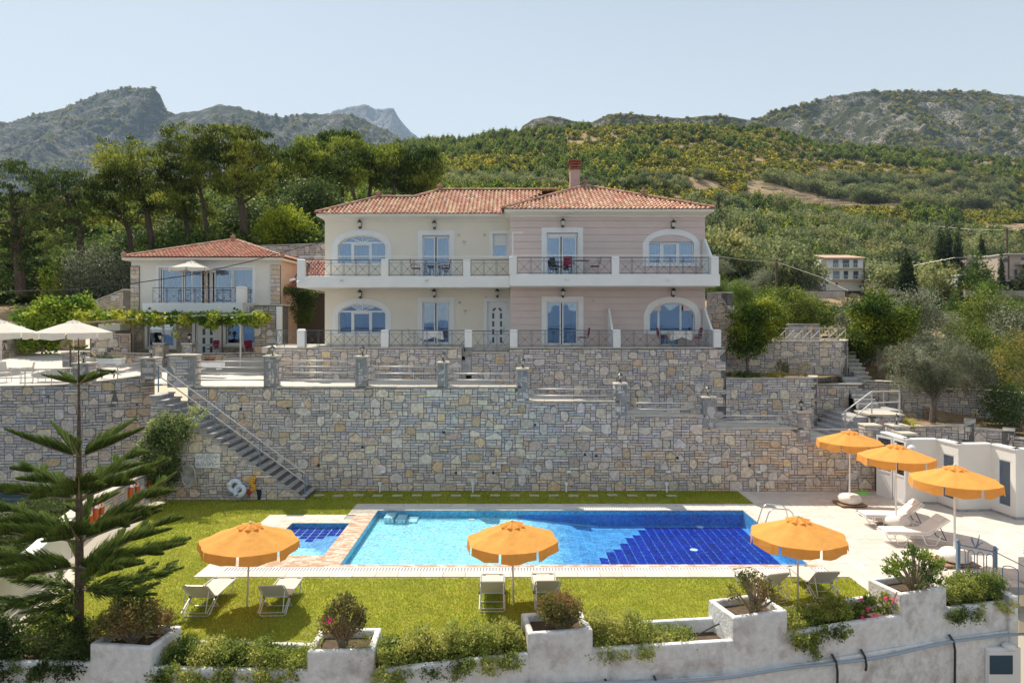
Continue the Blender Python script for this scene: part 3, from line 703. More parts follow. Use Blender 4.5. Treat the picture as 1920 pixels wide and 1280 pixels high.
# ------------------------------------------------------------------ parking terrace, ramp, driveway
def terr(x, y):
    if x < -6:
        r = max(0, min(1, (-13.5-x)/10)); return 4.25 + .55*r*min(max((y-31)/12,0),1)*1.6 + .05*max(0, min((-12-x)/4,1))
    pts = [(-6,4.25),(-1.0,4.2),(.6,3.75),(1.6,3.42),(4.0,3.35),(5.4,2.85),(8.0,2.72),(9.3,2.28),(12.0,2.18),(15,1.75),(30,1.0)]
    for (a, za), (b, zb) in zip(pts, pts[1:]):
        if x <= b: return za + (zb-za)*(x-a)/(b-a)
    return 1.0
mb = MB(); xs = [-44+i*1.5 for i in range(int(76/1.5))]; ys = [28.6, 29.6, 30.6, 31.8, 33, 34.5, 36, 38, 40, 43, 46]
def edgey(x, y):   # keep the front edge behind the walls
    if x < -12.6:
        pts = list(lpath)
        fy = 28.7 if x < pts[3][0] else np.interp(x, [p[0] for p in pts], [p[1] for p in pts])
        return max(y, fy+.25)
    return max(y, 28.75)
idx = {}
for j, y in enumerate(ys):
    for i, x in enumerate(xs):
        idx[i, j] = len(mb.v); yy = edgey(x, y) if j == 0 else y; mb.v.append((x, yy, terr(x, yy) - (0 if not (x > 15.5) else .3))); mb.c.append((1,1,1))
for j in range(len(ys)-1):
    for i in range(len(xs)-1):
        if xs[i] > 14 or (xs[i] < -12.6 and xs[i] > -15 and j < 1): continue
        mb.f.append((idx[i,j], idx[i+1,j], idx[i+1,j+1], idx[i,j+1])); mb.m.append(0)
mb.build('terrace_road', M['road'], kind='structure', smooth=True)

# ------------------------------------------------------------------ upper terrace wall with steps
TD = 33.0
def tx(px): return PX(px, TD)
TZ = 5.81
tw = thing('terrace_wall', (tx(497), TD, 4), 'rubble stone wall under the front terrace of the large villa', 'wall')
p1 = [(tx(497)-.35, 37.5), (tx(497)-.35, 34.2), (tx(497), TD+.25), (tx(505), TD), (tx(866), TD)]
stone_wall('', p1, 4.0, [(0, Path(p1).len, TZ-.07, TZ-.07)], .4, 11, .115, 1.0, 200, parent=tw)
p2 = [(tx(955), TD), (tx(1360), TD), (tx(1360), 36)]
stone_wall('', p2, 1.8, [(0, Path(p2).len, TZ-.07, TZ-.07)], .4, 12, .115, 1.05, 300, parent=tw)
# recess with the door landing and steps that go down to the left
zl = PZ(661, TD)
p3 = [(tx(884), TD+.02), (tx(955), TD+.02)]
stone_wall('', p3, 4.0, [(0, Path(p3).len, zl-.05, zl-.05)], .3, 13, .115, 1.0, 60, parent=tw)
MB().box(tx(866), tx(955), TD+.3, 36.4, zl-.2, zl+.0).build('landing', M['coping'], tw)
ns = 9; ax = tx(884); bx = tx(842)
for i in range(6):
    z = zl - (i+1)*(zl-4.25)/7; x = tx(884) - i*.29
    MB().box(x-.31, x, TD+.03, TD+1.3, z-.9, z).build('step', M['stone'] if False else M['step'], tw, bevel=.01, seg=1)
MB().box(tx(842)-.4, tx(868), TD+1.32, TD+1.6, 4.0, TZ-.1).build('recess_wall', M['mortar'], tw)
p4 = [(tx(842)-.4, TD+1.32), (tx(868), TD+1.32)]
# floor of the upper terrace
MB().box(-12.2, tx(866), TD+.3, 37, TZ-.3, TZ+.004).box(tx(955), 10.2, TD+.3, 36, TZ-.3, TZ+.004).box(tx(866), tx(955), 34.6, 37, TZ-.3, TZ+.002).build('terrace_floor', M['road'], kind='structure')
# ------------------------------------------------------------------ villa building kit
def facade(parent, name, x0, x1, z0, z1, Y, th, holes, m):
    xs = sorted({x0, x1, *[v for h in holes for v in (h[0], h[1])]}); zs = sorted({z0, z1, *[v for h in holes for v in (h[2], h[3])]}); mb = MB()
    inh = lambda a, b: any(h[0] < a < h[1] and h[2] < b < h[3] for h in holes)
    for a, b in zip(xs, xs[1:]):
        for c, d in zip(zs, zs[1:]):
            if not inh((a+b)/2, (c+d)/2): mb.add([(a,Y,c),(b,Y,c),(b,Y,d),(a,Y,d)], [(0,1,2,3)])
    for h in holes:
        x, X, z, Z = h[:4]; r = h[4] if len(h) > 4 else 0
        for q in (((x,z),(x,Z-r)), ((X,Z-r),(X,z))) + ((((x,Z),(X,Z)),) if not r else ()):
            (a, c), (b, d) = q; mb.add([(a,Y,c),(b,Y,d),(b,Y+th,d),(a,Y+th,c)], [(0,1,2,3)])
        if r:
            n = 14; arc = [(x+(X-x)*k/n, Z-r+arch(k/n, r)) for k in range(n+1)]
            for (a, c), (b, d) in zip(arc, arc[1:]):
                mb.add([(a,Y,c),(b,Y,d),(b,Y,Z),(a,Y,Z)], [(0,1,2,3)]); mb.add([(a,Y,c),(b,Y,d),(b,Y+th,d),(a,Y+th,c)], [(3,2,1,0)])
    return mb.build(name, m, parent)
def arch(t, r): return r*math.sqrt(max(0, 1-(2*t-1)**2)) if r > .75 else r*(1-(2*t-1)**2*1.0)**.62 if abs(2*t-1) < 1 else 0
def trim(parent, x, X, z, Z, r, Y, w, proud=.035, m=None):
    mb = MB(); f = lambda a, b, d: (a, d, b); y0 = Y-proud; y1 = Y+.01
    mb.prism([(x-w,z),(x,z),(x,Z-r),(x-w,Z-r)], f, y0, y1); mb.prism([(X,z),(X+w,z),(X+w,Z-r),(X,Z-r)], f, y0, y1)
    if r:
        n = 14
        i_ = [(x+(X-x)*k/n, Z-r+arch(k/n, r)) for k in range(n+1)]; o_ = [(x-w+(X-x+2*w)*k/n, Z-r+arch(k/n, r+w)) for k in range(n+1)]
        for k in range(n): mb.prism([i_[k], i_[k+1], o_[k+1], o_[k]], f, y0, y1)
    else: mb.prism([(x-w,Z),(X+w,Z),(X+w,Z+w),(x-w,Z+w)], f, y0, y1)
    return mb.build('window_surround', m or M['white'], parent)
def pane(parent, x, X, z, Z, Y, poly=None, m=None):
    f = lambda a, b, d: (a, d, b); return MB().prism(poly or [(x,z),(X,z),(X,Z),(x,Z)], f, Y, Y+.012).build('pane', m or M['glass'], parent)
def curtain(parent, x, X, z, Z, Y, amp=.03, m=None):
    n = max(4, int((X-x)/.05)); mb = MB(); vs = []
    for k in range(n+1):
        a = x+(X-x)*k/n; y = Y+amp*math.sin(k*1.9); vs += [(a,y,z),(a,y,Z)]
    mb.add(vs, [(2*k, 2*k+2, 2*k+3, 2*k+1) for k in range(n)]); return mb.build('curtain', m or M['curtain'], parent)
def frame_rect(mb, x, X, z, Z, w, Y, d=.06):
    mb.box(x, X, Y, Y+d, z, z+w); mb.box(x, X, Y, Y+d, Z-w, Z); mb.box(x, x+w, Y, Y+d, z+w, Z-w); mb.box(X-w, X, Y, Y+d, z+w, Z-w)
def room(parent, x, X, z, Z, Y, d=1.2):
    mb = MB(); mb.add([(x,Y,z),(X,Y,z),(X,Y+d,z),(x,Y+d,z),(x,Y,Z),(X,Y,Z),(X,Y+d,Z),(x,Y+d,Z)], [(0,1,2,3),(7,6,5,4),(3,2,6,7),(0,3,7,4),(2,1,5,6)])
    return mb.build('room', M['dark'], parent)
def door_window(parent, D, outer, inner_top, bottom, leaves, gtop, box=None, wt=None, name='balcony_door', cur=(0,1)):
    """outer=(pxL,pxR,pyTop); leaves=[(pxL,pxR)...]"""
    w = .26; x0, x1 = PX(outer[0], D)+w, PX(outer[1], D)-w; zt = PZ(outer[2], D)-w; zb = bottom
    trim(parent, x0, x1, zb, zt, 0, D, w)
    t = MB(); Y = D+.12; frame_rect(t, x0, x1, zb, zt, .06, Y)
    ztop = zt-.06
    if box: ztop = PZ(box, D); t.box(x0+.06, x1-.06, Y-.04, Y+.05, ztop, zt-.06)
    g = []
    n = len(leaves)
    for k, (a, b) in enumerate(leaves):
        a, b = PX(a, D), PX(b, D); frame_rect(t, a-.07, b+.07, zb+.06, ztop, .07, Y-.02+.03*(k % 2), .05); g.append((a, b))
    fr = t.build(name, M['whiteplastic'], parent)
    for k, (a, b) in enumerate(g):
        pane(fr, a, b, zb+.13, ztop-.07, Y+.03)
    for k in cur:
        a, b = g[k]; a2 = a+(b-a)*.62 if k == 1 else a; b2 = b if k == 1 else a+(b-a)*.25
        curtain(fr, a2, b2, zb+.08, ztop-.07, Y+.2)
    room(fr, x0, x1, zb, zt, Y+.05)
    MB().box(g[0][1]+.01, g[0][1]+.04, Y-.06, Y-.02, zb+1.0, zb+1.15).build('handle', M['steel'], fr)
    return (x0, x1, zb, zt)
def arch_window(parent, D, outer, ztop_px, spring_px, zb_px, verts, transom_px, casement, name='arched_window', full=1.0, mull=(-.55,0,.55), r_=None):
    w = .30; x0, x1 = PX(outer[0], D)+w, PX(outer[1], D)-w; Zt = PZ(ztop_px, D)-w; zs = PZ(spring_px, D); r = Zt-zs; zb = PZ(zb_px, D)
    trim(parent, x0, x1, zb, Zt, r, D, w)
    MB().box(x0-w, x1+w, D-.05, D+.01, zb-.14, zb-.003).build('window_sill', M['white'], parent)
    Y = D+.12; t = MB(); f = lambda a, b, d: (a, d, b); n = 14
    t.box(x0, x1, Y, Y+.06, zb, zb+.06); t.box(x0, x0+.06, Y, Y+.06, zb+.06, zs); t.box(x1-.06, x1, Y, Y+.06, zb+.06, zs)
    o_ = [(x0+(x1-x0)*k/n, zs+arch(k/n, r)) for k in range(n+1)]; i_ = [(x0+.06+(x1-x0-.12)*k/n, zs+arch(k/n, r-.07)) for k in range(n+1)]
    for k in range(n): t.prism([i_[k], i_[k+1], o_[k+1], o_[k]], f, Y, Y+.06)
    zt = PZ(transom_px or 0, D); cx = (x0+x1)/2
    if transom_px: t.box(x0+.06, x1-.06, Y-.01, Y+.05, zt, zt+.09)
    def archz(x, rr=r-.07): return zs+arch(min(max((x-x0-.06)/(x1-x0-.12), 0), 1), rr)
    for v in verts:
        v = PX(v, D); t.box(v-.05, v+.05, Y-.005, Y+.055, zb+.06, zt if transom_px else archz(v))
    if casement:
        frame_rect(t, PX(casement[0], D), PX(casement[1], D), zb+.02, zt-.01, .07, Y-.03)
    if transom_px:
        for q in mull:
            tx_ = cx+q*(x1-x0)*.42; t.bar((cx+q*.1, Y+.02, zt+.09), (tx_, Y+.02, archz(tx_)), .04, .035)
    fr = t.build(name, M['whiteplastic'], parent)
    ed = [x0+.06] + [PX(v, D) for v in verts] + [x1-.06]
    for a, b in zip(ed, ed[1:]):
        if transom_px: pane(fr, a, b, zb+.06, zt, Y+.03)
        else:
            k = 6; pane(fr, 0, 0, 0, 0, Y+.03, [(a,zb+.06),(b,zb+.06)] + [(b+(a-b)*i/k, archz(b+(a-b)*i/k)) for i in range(k+1)])
    if transom_px:
        lit = [(ed[0], zt+.08)] + [(ed[-1], zt+.08)] + [(ed[-1]+(ed[0]-ed[-1])*i/12, max(zt+.081, archz(ed[-1]+(ed[0]-ed[-1])*i/12))) for i in range(13)]
        pane(fr, 0, 0, 0, 0, Y+.03, lit)
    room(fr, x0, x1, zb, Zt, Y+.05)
    return fr, (x0, x1, zb, Zt, r)
def wall_lamp(D, px, py, label):
    t = thing('wall_lamp', (0,0,0), label, 'lamp', 'black wall lamps on the villa front')
    MB().box(-.05,.05,-.02,0,-.22,.02).build('wall_plate', M['black'], t)
    MB().tube([(0,0,-.15),(0,-.10,-.24),(0,-.17,-.16)], .014, 5).lathe((0,-.17,-.19), [(.03,-.05),(.06,0),(.05,.03)], 6).build('lamp_arm', M['black'], t)
    MB().lathe((0,-.17,-.16), [(.05,0),(.085,.17)], 6).build('lamp_glass', M['lampglass'], t)
    MB().lathe((0,-.17,.01), [(.12,0),(.10,.03),(.04,.10),(.012,.12),(.004,.18)], 6).build('lamp_cap', M['black'], t)
    t.location = (PX(px, D), D-.005, PZ(py, D)+.0); t.scale = (1.25,)*3; return t
def post(parent, x, y, z0, z1, w=.36):
    mb = MB().box(x-w/2, x+w/2, y-w/2, y+w/2, z0, z1-.12)
    mb.lathe((x,y,0), [(w*.62,z1-.12),(w*.72,z1-.10),(w*.72,z1-.06),(w*.5,z1)], 4)
    for k in (1,2): mb.box(x-w/2-.006, x+w/2+.006, y-w/2-.006, y+w/2+.006, z0+(z1-z0)*k/3, z0+(z1-z0)*k/3+.008)
    return mb.build('balustrade_post', M['white'], parent)
def iron_panel(parent, x0, x1, y, z0, z1, unit=.66, m=None):
    mb = MB(); z1 -= .02; zt = z1-.07; zb = z0+.08
    mb.box(x0, x1, y-.025, y+.025, z1-.02, z1+.02); mb.box(x0, x1, y-.012, y+.012, zb-.012, zb+.012); mb.box(x0, x1, y-.012, y+.012, zt-.09, zt-.075)
    n = max(1, round((x1-x0)/unit)); u = (x1-x0)/n
    for k in range(n+1):
        for o in ((-.03,.03) if 0 < k < n else (0.012,) if k == 0 else (-.012,)): mb.box(x0+k*u+o-.009, x0+k*u+o+.009, y-.009, y+.009, z0, zt-.08 if False else z1-.02)
    for k in range(n):
        a, b = x0+k*u+.04, x0+(k+1)*u-.04
        mb.bar((a,y,zb),(b,y,zt-.08), .013); mb.bar((a,y,zt-.08),(b,y,zb), .013); c = ((a+b)/2, y-.008, (zb+zt-.08)/2); mb.obox(c, (.028,.012,.028), Matrix.Rotation(rad(45), 3, 'Y'))
    return mb.build('railing_panel', m or M['iron'], parent)

# ------------------------------------------------------------------ the large villa
DR, DL = 35.0, 36.5                       # right (pink) and left (cream) facades
XR0, XR1 = PX(957, DR), PX(1322, DR)
XL0, XL1 = PX(609, DL), XR0
ZW = 12.4; ZE = 12.72; ZS, ZB = 9.35, 8.78
villa = thing('large_villa', (0, 36, TZ), 'large two storey villa, cream left half and pink right half, under terracotta roofs', 'house')
v = villa
holes_r = []; holes_l = []
zf = TZ+.004; zu = ZS+.01
holes_r.append(door_window(v, DR, (1015.5,1093.4,426.7), 0, zu, [(1026,1048.5),(1056,1078.5)], 0, box=443.5))
holes_r.append(door_window(v, DR, (1015.5,1093.9,556), 0, zf, [(1026,1049.5),(1056.8,1080.5)], 0, box=564))
fr, h = arch_window(v, DR, (1205,1312), 429.3, 456, 494, (1240,1272.5), 455.5, (1242,1271)); holes_r.append(h)
curtain(fr, h[0]+.1, h[0]+.65, h[2]+.05, h[2]+1.0, DR+.3); curtain(fr, h[1]-.75, h[1]-.1, h[2]+.05, h[2]+1.0, DR+.3)
fr, h = arch_window(v, DR, (1206.6,1313.8), 556, 590, 622, (1235.5,1277), None, None, mull=()); holes_r.append(h)
curtain(fr, h[0]+.1, h[0]+.5, h[2]+.05, h[2]+1.3, DR+.3); curtain(fr, h[1]-.7, h[1]-.1, h[2]+.05, h[2]+1.3, DR+.3)
# lower half of the glazed door in the arch
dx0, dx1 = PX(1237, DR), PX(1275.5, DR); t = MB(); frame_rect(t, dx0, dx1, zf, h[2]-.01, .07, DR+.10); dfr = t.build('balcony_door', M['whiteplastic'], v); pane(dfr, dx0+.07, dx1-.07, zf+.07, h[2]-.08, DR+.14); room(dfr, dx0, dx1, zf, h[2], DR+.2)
holes_r.append((dx0, dx1, zf, h[2]))
for (a, b) in ((1010,1020),): pass
holes_l.append(door_window(v, DL, (783,852,431.8), 0, zu, [(794,813.3),(820.5,840.5)], 0, box=444))
holes_l.append(door_window(v, DL, (783,852,556.9), 0, zf, [(792.6,813.3),(820.2,840.3)], 0, box=564))
fr, h = arch_window(v, DL, (623,733.9), 431, 460, 493, (659.5,695), 456.5, (661,694)); holes_l.append(h)
curtain(fr, h[0]+.1, h[0]+.95, h[2]+.05, h[2]+1.0, DL+.3); curtain(fr, h[1]-.9, h[1]-.1, h[2]+.05, h[2]+1.0, DL+.3)
fr, h = arch_window(v, DL, (623.8,734), 559, 588, 624.5, (659.5,695), 585.5, (661,694)); holes_l.append(h)
curtain(fr, h[0]+.1, h[0]+.32, h[2]+.05, h[2]+1.0, DL+.3)
# small shuttered window
sx0, sx1 = PX(924.2, DL), PX(951.6, DL); sz0, sz1 = PZ(481.5, DL), PZ(438.5, DL)
trim(v, sx0, sx1, sz0, sz1, 0, DL, .18); t = MB(); frame_rect(t, sx0, sx1, sz0, sz1, .06, DL+.1); fr = t.build('small_window', M['whiteplastic'], v)
pane(fr, sx0+.06, sx1-.06, sz0+.06, sz0+.75, DL+.13)
for k in range(8): MB().box(sx0+.05, sx1-.05, DL+.07, DL+.1, sz0+.6+k*.073, sz0+.668+k*.073).build('shutter_slat', M['whiteplastic'], fr)
room(fr, sx0, sx1, sz0, sz1, DL+.18); MB().box(sx0-.2, sx1+.2, DL-.06, DL+.02, sz0-.1, sz0-.004).build('window_sill', M['white'], v)
holes_l.append((sx0, sx1, sz0, sz1))
# front door with its glass lights
fx0, fx1, fz0, fz1 = PX(913.5, DL), PX(950.5, DL), PZ(659, DL), PZ(565.5, DL)
trim(v, fx0, fx1, fz0, fz1, 0, DL, .20); t = MB(); frame_rect(t, fx0, fx1, fz0, fz1, .07, DL+.08); fr = t.build('door_frame', M['whiteplastic'], v)
dr = MB().box(fx0+.07, fx1-.07, DL+.10, DL+.14, fz0+.07, fz1-.07).build('front_door', M['whiteplastic'], v)
cx = (fx0+fx1)/2
M['lite'] = mat('door_glass', (.05,.09,.13), rough=.15, spec=.6)
for s in (-1, 1):
    for k in range(4): zc = fz0+.62+k*.43; MB().box(cx+s*.21-.055, cx+s*.21+.055, DL+.085, DL+.105, zc-.15, zc+.15).build('door_light', M['lite'], dr)
    pts = [(cx+s*(.05+.21*math.sin(a)), fz0+2.16+.20*math.cos(a)) for a in (.15,.6,1.05,1.5)]; pin = [(cx+s*(.05+.11*math.sin(a)), fz0+2.14+.11*math.cos(a)) for a in (1.5,1.05,.6,.15)]
    MB().prism(pts+pin, lambda a, b, d: (a, d, b), DL+.085, DL+.105).build('door_light', M['lite'], dr)
MB().tube([(fx1-.2, DL+.06, fz0+1.0), (fx1-.2, DL+.03, fz0+1.2), (fx1-.2, DL+.06, fz0+1.4)], .02, 6).build('handle', M['steel'], dr)
holes_l.append((fx0, fx1, fz0, fz1))
facade(v, 'front_wall', XR0, XR1, TZ-.2, ZW, DR+.03, .12, [(a[0]-.0, a[1], a[2], a[3], *a[4:]) for a in holes_r], M['pink'])
facade(v, 'front_wall', XL0, XL1, TZ-.4, ZW, DL, .12, holes_l, M['cream'])
# horizontal cladding boards of the pink half
bh = .355; z = TZ
while z < ZW-.05:
    z1 = min(z+bh, ZW-.02); iv = []
    for h_ in holes_r:
        if h_[3] > z+.02 and h_[2] < z1-.02:
            a, b = h_[0], h_[1]
            if len(h_) > 4 and z+bh/2 > h_[3]-h_[4]:
                q = min(1, max(0, (z1-(h_[3]-h_[4]))/h_[4]))
                hw = (b-a)/2*math.sqrt(max(0, 1-q*q)); c = (a+b)/2; a, b = c-hw, c+hw
            if b-a > .1: iv.append((a, b))
    iv.sort(); x = XR0
    for a, b in iv + [(XR1, XR1)]:
        if a - x > .08: MB().box(x, a-.001, DR, DR+.028, z+.012, z1-.004).build('cladding_board', M['pink'], v)
        x = max(x, b+.001)
    z += bh
# returns and back
MB().add([(XL0,DL,TZ-.4),(XL0,DL,ZW),(XL0,46,ZW),(XL0,46,TZ-.4)], [(0,1,2,3)]).add([(XR0,DR+.03,TZ),(XR0,DR+.03,ZW),(XR0,DL,ZW),(XR0,DL,TZ)], [(0,1,2,3)]).build('side_wall', M['cream'], v)
MB().add([(XR1,DR+.03,TZ-.2),(XR1,DR+.03,ZW),(XR1,46,ZW),(XR1,46,TZ-.2)], [(3,2,1,0)]).add([(XL0,46,TZ),(XR1,46,TZ),(XR1,46,ZW),(XL0,46,ZW)], [(3,2,1,0)]).build('back_wall', M['pink'], v)
# cornice and fascia following the jog
f_ = MB()
def cornice(mb, x0, x1, D, zc0, zc1, over):
    pr = [(0,zc0),(.05,zc0+.02),(.08,zc0+.10),(over-.15,zc1-.16),(over-.04,zc1-.14),(over,zc1-.12),(over,zc1)]
    vs = []
    for (o, z) in pr: vs += [(x0-o*.55, D-o, z), (x1+o*.55, D-o, z)]
    mb.add(vs, [(2*k, 2*k+1, 2*k+3, 2*k+2) for k in range(len(pr)-1)])
    n = len(pr)*2
    for sx, X in ((-1, x0), (1, x1)):
        vs = []
        for (o, z) in pr: vs += [(X+sx*o*.55, D-o, z), (X+sx*o*.55, D+9, z)]
        mb.add(vs, [(2*k, 2*k+1, 2*k+3, 2*k+2) for k in range(len(pr)-1)])
cornice(f_, XR0, XR1, DR, ZW-.02, ZE, .55); cornice(f_, XL0, XR0+.1, DL, ZW-.02, ZE, .55); f_.build('cornice', M['fascia'], v)

# balcony slab, posts, rails
BYR, BYL = 33.2, 34.7; BXR1 = PX(1350.5, BYR); BXL0 = PX(556, BYL); BJ = PX(956, BYR)
slab = MB().box(BJ, BXR1, BYR, DR-.002, ZB, ZS).box(BXL0, BJ-.002, BYL, DL-.002, ZB, ZS).box(BXL0, XL0-.002, DL, DL+2.2, ZB, ZS)
slab.build('balcony_slab', M['white'], v, bevel=.03)
def bx(px): return PX(px, BYR)
def bl(px): return PX(px, BYL)
pz1 = ZS+.88
for px in (961.5,1154.5,1341): post(v, PX(px, BYR)+(.0), BYR+.2, ZS, pz1)
for px in (563.5,721,875): post(v, bl(px), BYL+.2, ZS, pz1)
for a, b in ((970,1147),(1162,1331)): iron_panel(v, bx(a), bx(b), BYR+.2, ZS, pz1-.03)
for a, b in ((571,714),(728.5,867.5),(882.5,955)): iron_panel(v, bl(a), bl(b), BYL+.2, ZS, pz1-.03)
MB().tube([(bx(957), BYR+.1, PZ(478.5, BYR)), (bx(1344), BYR+.1, PZ(478.5, BYR))], .022, 6).tube([(bl(560), BYL+.1, PZ(480.5, BYL)), (bl(953), BYL+.1, PZ(480.5, BYL))], .022, 6).build('white_rail', M['white'], v)
MB().tube([P(961.5,480,BYR), P(961.5,436,BYR), P(980,436,BYR+.4)], .03, 6).build('flag_bracket', M['white'], v)
mb = MB();
for k in range(8): y = BYL+.5+k*.35; mb.box(BXL0+.1, BXL0+.13, y, y+.02, ZS, pz1-.1)
mb.box(BXL0+.09, BXL0+.14, BYL+.3, BYL+3.2, pz1-.1, pz1-.06); mb.build('side_railing', M['iron'], v)
# terrace balustrade
ty = TD+.2; zt1 = TZ+.86
for px in (563.5,721,878,963,1157,1345.5): post(v, tx(px), ty, TZ, zt1)
for a, b in ((571,714),(728.5,871),(971.5,1149),(1165,1337.5)): iron_panel(v, tx(a), tx(b), ty, TZ, zt1-.03)
iron_panel(v, tx(884), tx(955), ty, zl, zt1-.06)
for q in (571, 531): pass
post(v, tx(538), 35.3, TZ, zt1)
cr = MB(); pts = [(tx(556)-.0, ty), (tx(530), ty+.05), (tx(512), ty+.35), (tx(503), ty+.9), (tx(503), 34.9)]
for (a, b) in zip(pts, pts[1:]):
    for z in (TZ+.08, zt1-.05): cr.bar((*a, z), (*b, z), .035)
    cr.bar((*a, TZ+.1), (*b, zt1-.08), .014); cr.bar((*a, zt1-.08), (*b, TZ+.1), .014); cr.bar((*a, TZ), (*a, zt1), .02)
cr.build('curved_railing', M['iron'], v)
MB().bar((tx(884), ty, zt1-.1), (tx(846), ty+.05, zl-.2), .04).bar((tx(884), ty, zt1-.4), (tx(846), ty+.05, zl-.5), .02).build('step_handrail', M['blueiron'], v)
# privacy fins
def fin(x, Yw, z0, h0, h1, d, th=.1):
    MB().prism([(Yw-.004,z0),(Yw-.004,z0+h0),(Yw-.25,z0+h0),(Yw-d,z0+h1),(Yw-d,z0)], lambda a, b, dd: (x+dd, a, b), -th/2, th/2).build('privacy_fin', M['white'], v)
fin(PX(1319, DR), DR, TZ, 1.9, .85, 1.5); fin(PX(1319, DR), DR, ZS, 1.9, .85, 1.5); fin(PX(1141, DR), DR, TZ, 1.9, .85, 1.3)

# wall lamps, vents, taps
for D, px, py, lab in ((DL,676,419,'black wall lamp above the upper arched window of the cream half'),(DL,815,420,'black wall lamp above the upper balcony door of the cream half'),
        (DL,676.5,549,'black wall lamp above the lower arched window of the cream half'),(DL,815,547.5,'black wall lamp above the terrace door of the cream half'),(DL,932.5,547,'black wall lamp above the white front door'),
        (DR,1055,416,'black wall lamp above the upper balcony door of the pink half'),(DR,1261,419,'black wall lamp above the upper arched window of the pink half'),
        (DR,1055,547,'black wall lamp above the terrace door of the pink half'),(DR,1261,546,'black wall lamp above the lower arched door of the pink half')): wall_lamp(D, px, py, lab)
for D, px, py in ((DL,860,440.5),(DL,909,440.5),(DL,862,567),(DL,911,559),(DR,1111.5,564.5)):
    MB().box(PX(px,D)-.07, PX(px,D)+.07, D-.02, D+.005, PZ(py,D)-.07, PZ(py,D)+.07).build('air_vent', M['road'], v)
for D, px, py in ((DL,870.5,452.5),(DL,872.5,582)):
    MB().box(PX(px,D)-.09, PX(px,D)+.09, D-.04, D+.005, PZ(py,D)-.04, PZ(py,D)+.02).tube([(PX(px,D), D-.05, PZ(py,D)-.05), (PX(px,D), D-.05, PZ(py+7,D))], .012, 5).build('wall_tap', M['road'], v)
for px, y in ((641,526),(800,526)): MB().box(bl(px)-.08, bl(px)+.08, BYL-.1, BYL+.01, PZ(y,BYL)-.03, PZ(y,BYL)+.03).build('slab_drain', M['alu'], v)
for px, y in ((1062,523.5),(1252,524)): MB().lathe((bx(px), BYR-.06, PZ(y,BYR)), [(.1,-.03),(.1,.03),(.05,.05)], 8).build('slab_light', M['whiteplastic'], v)
t = thing('security_camera', (BXL0, BYL-.1, PZ(527,BYL)), 'pair of white security cameras at the left end of the balcony slab', 'camera')
MB().bar((BXL0-.3,BYL-.15,PZ(526,BYL)), (BXL0-.02,BYL-.1,PZ(523,BYL)), .1).build('camera_body', M['whiteplastic'], t, bevel=.02); MB().bar((BXL0+.1,BYL-.25,PZ(530,BYL)), (BXL0+.32,BYL-.08,PZ(525,BYL)), .1).build('camera_body', M['whiteplastic'], t, bevel=.02)
MB().bar((BXL0+.0,BYL-.03,PZ(527,BYL)), (BXL0+.16,BYL+.0,PZ(527,BYL)), .08).build('bracket', M['alu'], t)

# ------------------------------------------------------------------ tiled roofs
TC = [(.60,.33,.21),(.54,.27,.17),(.66,.40,.27),(.50,.23,.15),(.70,.47,.34)]
def tile_plane(parent, poly, seed, pitch=.22, row=.36, part='roof_tiles', cols=TC, singles=0):
    """poly: 3D convex polygon; poly[0]->poly[1] is the eave (left to right). Barrel tiles clipped by centre."""
    rng = random.Random(seed); o = Vector(poly[0]); u = (Vector(poly[1])-o); Lx = u.length; u.normalize()
    nrm = u.cross(Vector(poly[2])-o).normalized()
    if nrm.z < 0: nrm = -nrm
    w = nrm.cross(u).normalized()
    if w.z < 0: w = -w
    q = [((Vector(p)-o).dot(u), (Vector(p)-o).dot(w)) for p in poly]
    def xr(b):
        xs = []
        for (a0, b0), (a1, b1) in zip(q, q[1:]+q[:1]):
            if (b0-b)*(b1-b) <= 0 and b0 != b1: xs.append(a0+(a1-a0)*(b-b0)/(b1-b0))
        return (min(xs), max(xs)) if len(xs) > 1 else (0, -1)
    hmax = max(b for _, b in q); mb = MB(); nrows = int(hmax/row)+1
    for j in range(nrows):
        b0 = j*row; lo, hi = xr(b0+row*.5) if b0+row*.5 < hmax else (0, -1)
        if hi <= lo: continue
        i0 = math.ceil((lo)/pitch); i1 = int(hi/pitch)
        for i in range(i0, i1+1):
            a = i*pitch; c = tuple(v*rng.uniform(.88,1.12) for v in rng.choice(cols)); r = pitch*.33; dj = rng.uniform(-.012,.012)
            vs = []
            for bb, lift, rr in ((b0-.05+dj, .045, r*1.1), (b0+row+.01+dj, .012, r*.9)):
                for k in range(5):
                    t = math.pi*k/4; p = o+u*(a-math.cos(t)*rr)+w*bb+nrm*(lift+math.sin(t)*rr*.9); vs.append(p)
            mb.add(vs, [(k, k+1, 6+k, 5+k) for k in range(4)] + [(4,3,2,1,0)], c)
            # pan tile between barrels
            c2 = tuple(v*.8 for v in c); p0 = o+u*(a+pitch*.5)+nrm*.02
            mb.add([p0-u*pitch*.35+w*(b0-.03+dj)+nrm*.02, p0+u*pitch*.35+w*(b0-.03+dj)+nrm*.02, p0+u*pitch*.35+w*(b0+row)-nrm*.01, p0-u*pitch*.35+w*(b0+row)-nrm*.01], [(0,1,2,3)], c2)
    return mb.build(part, M['tile'], parent, 'stuff')
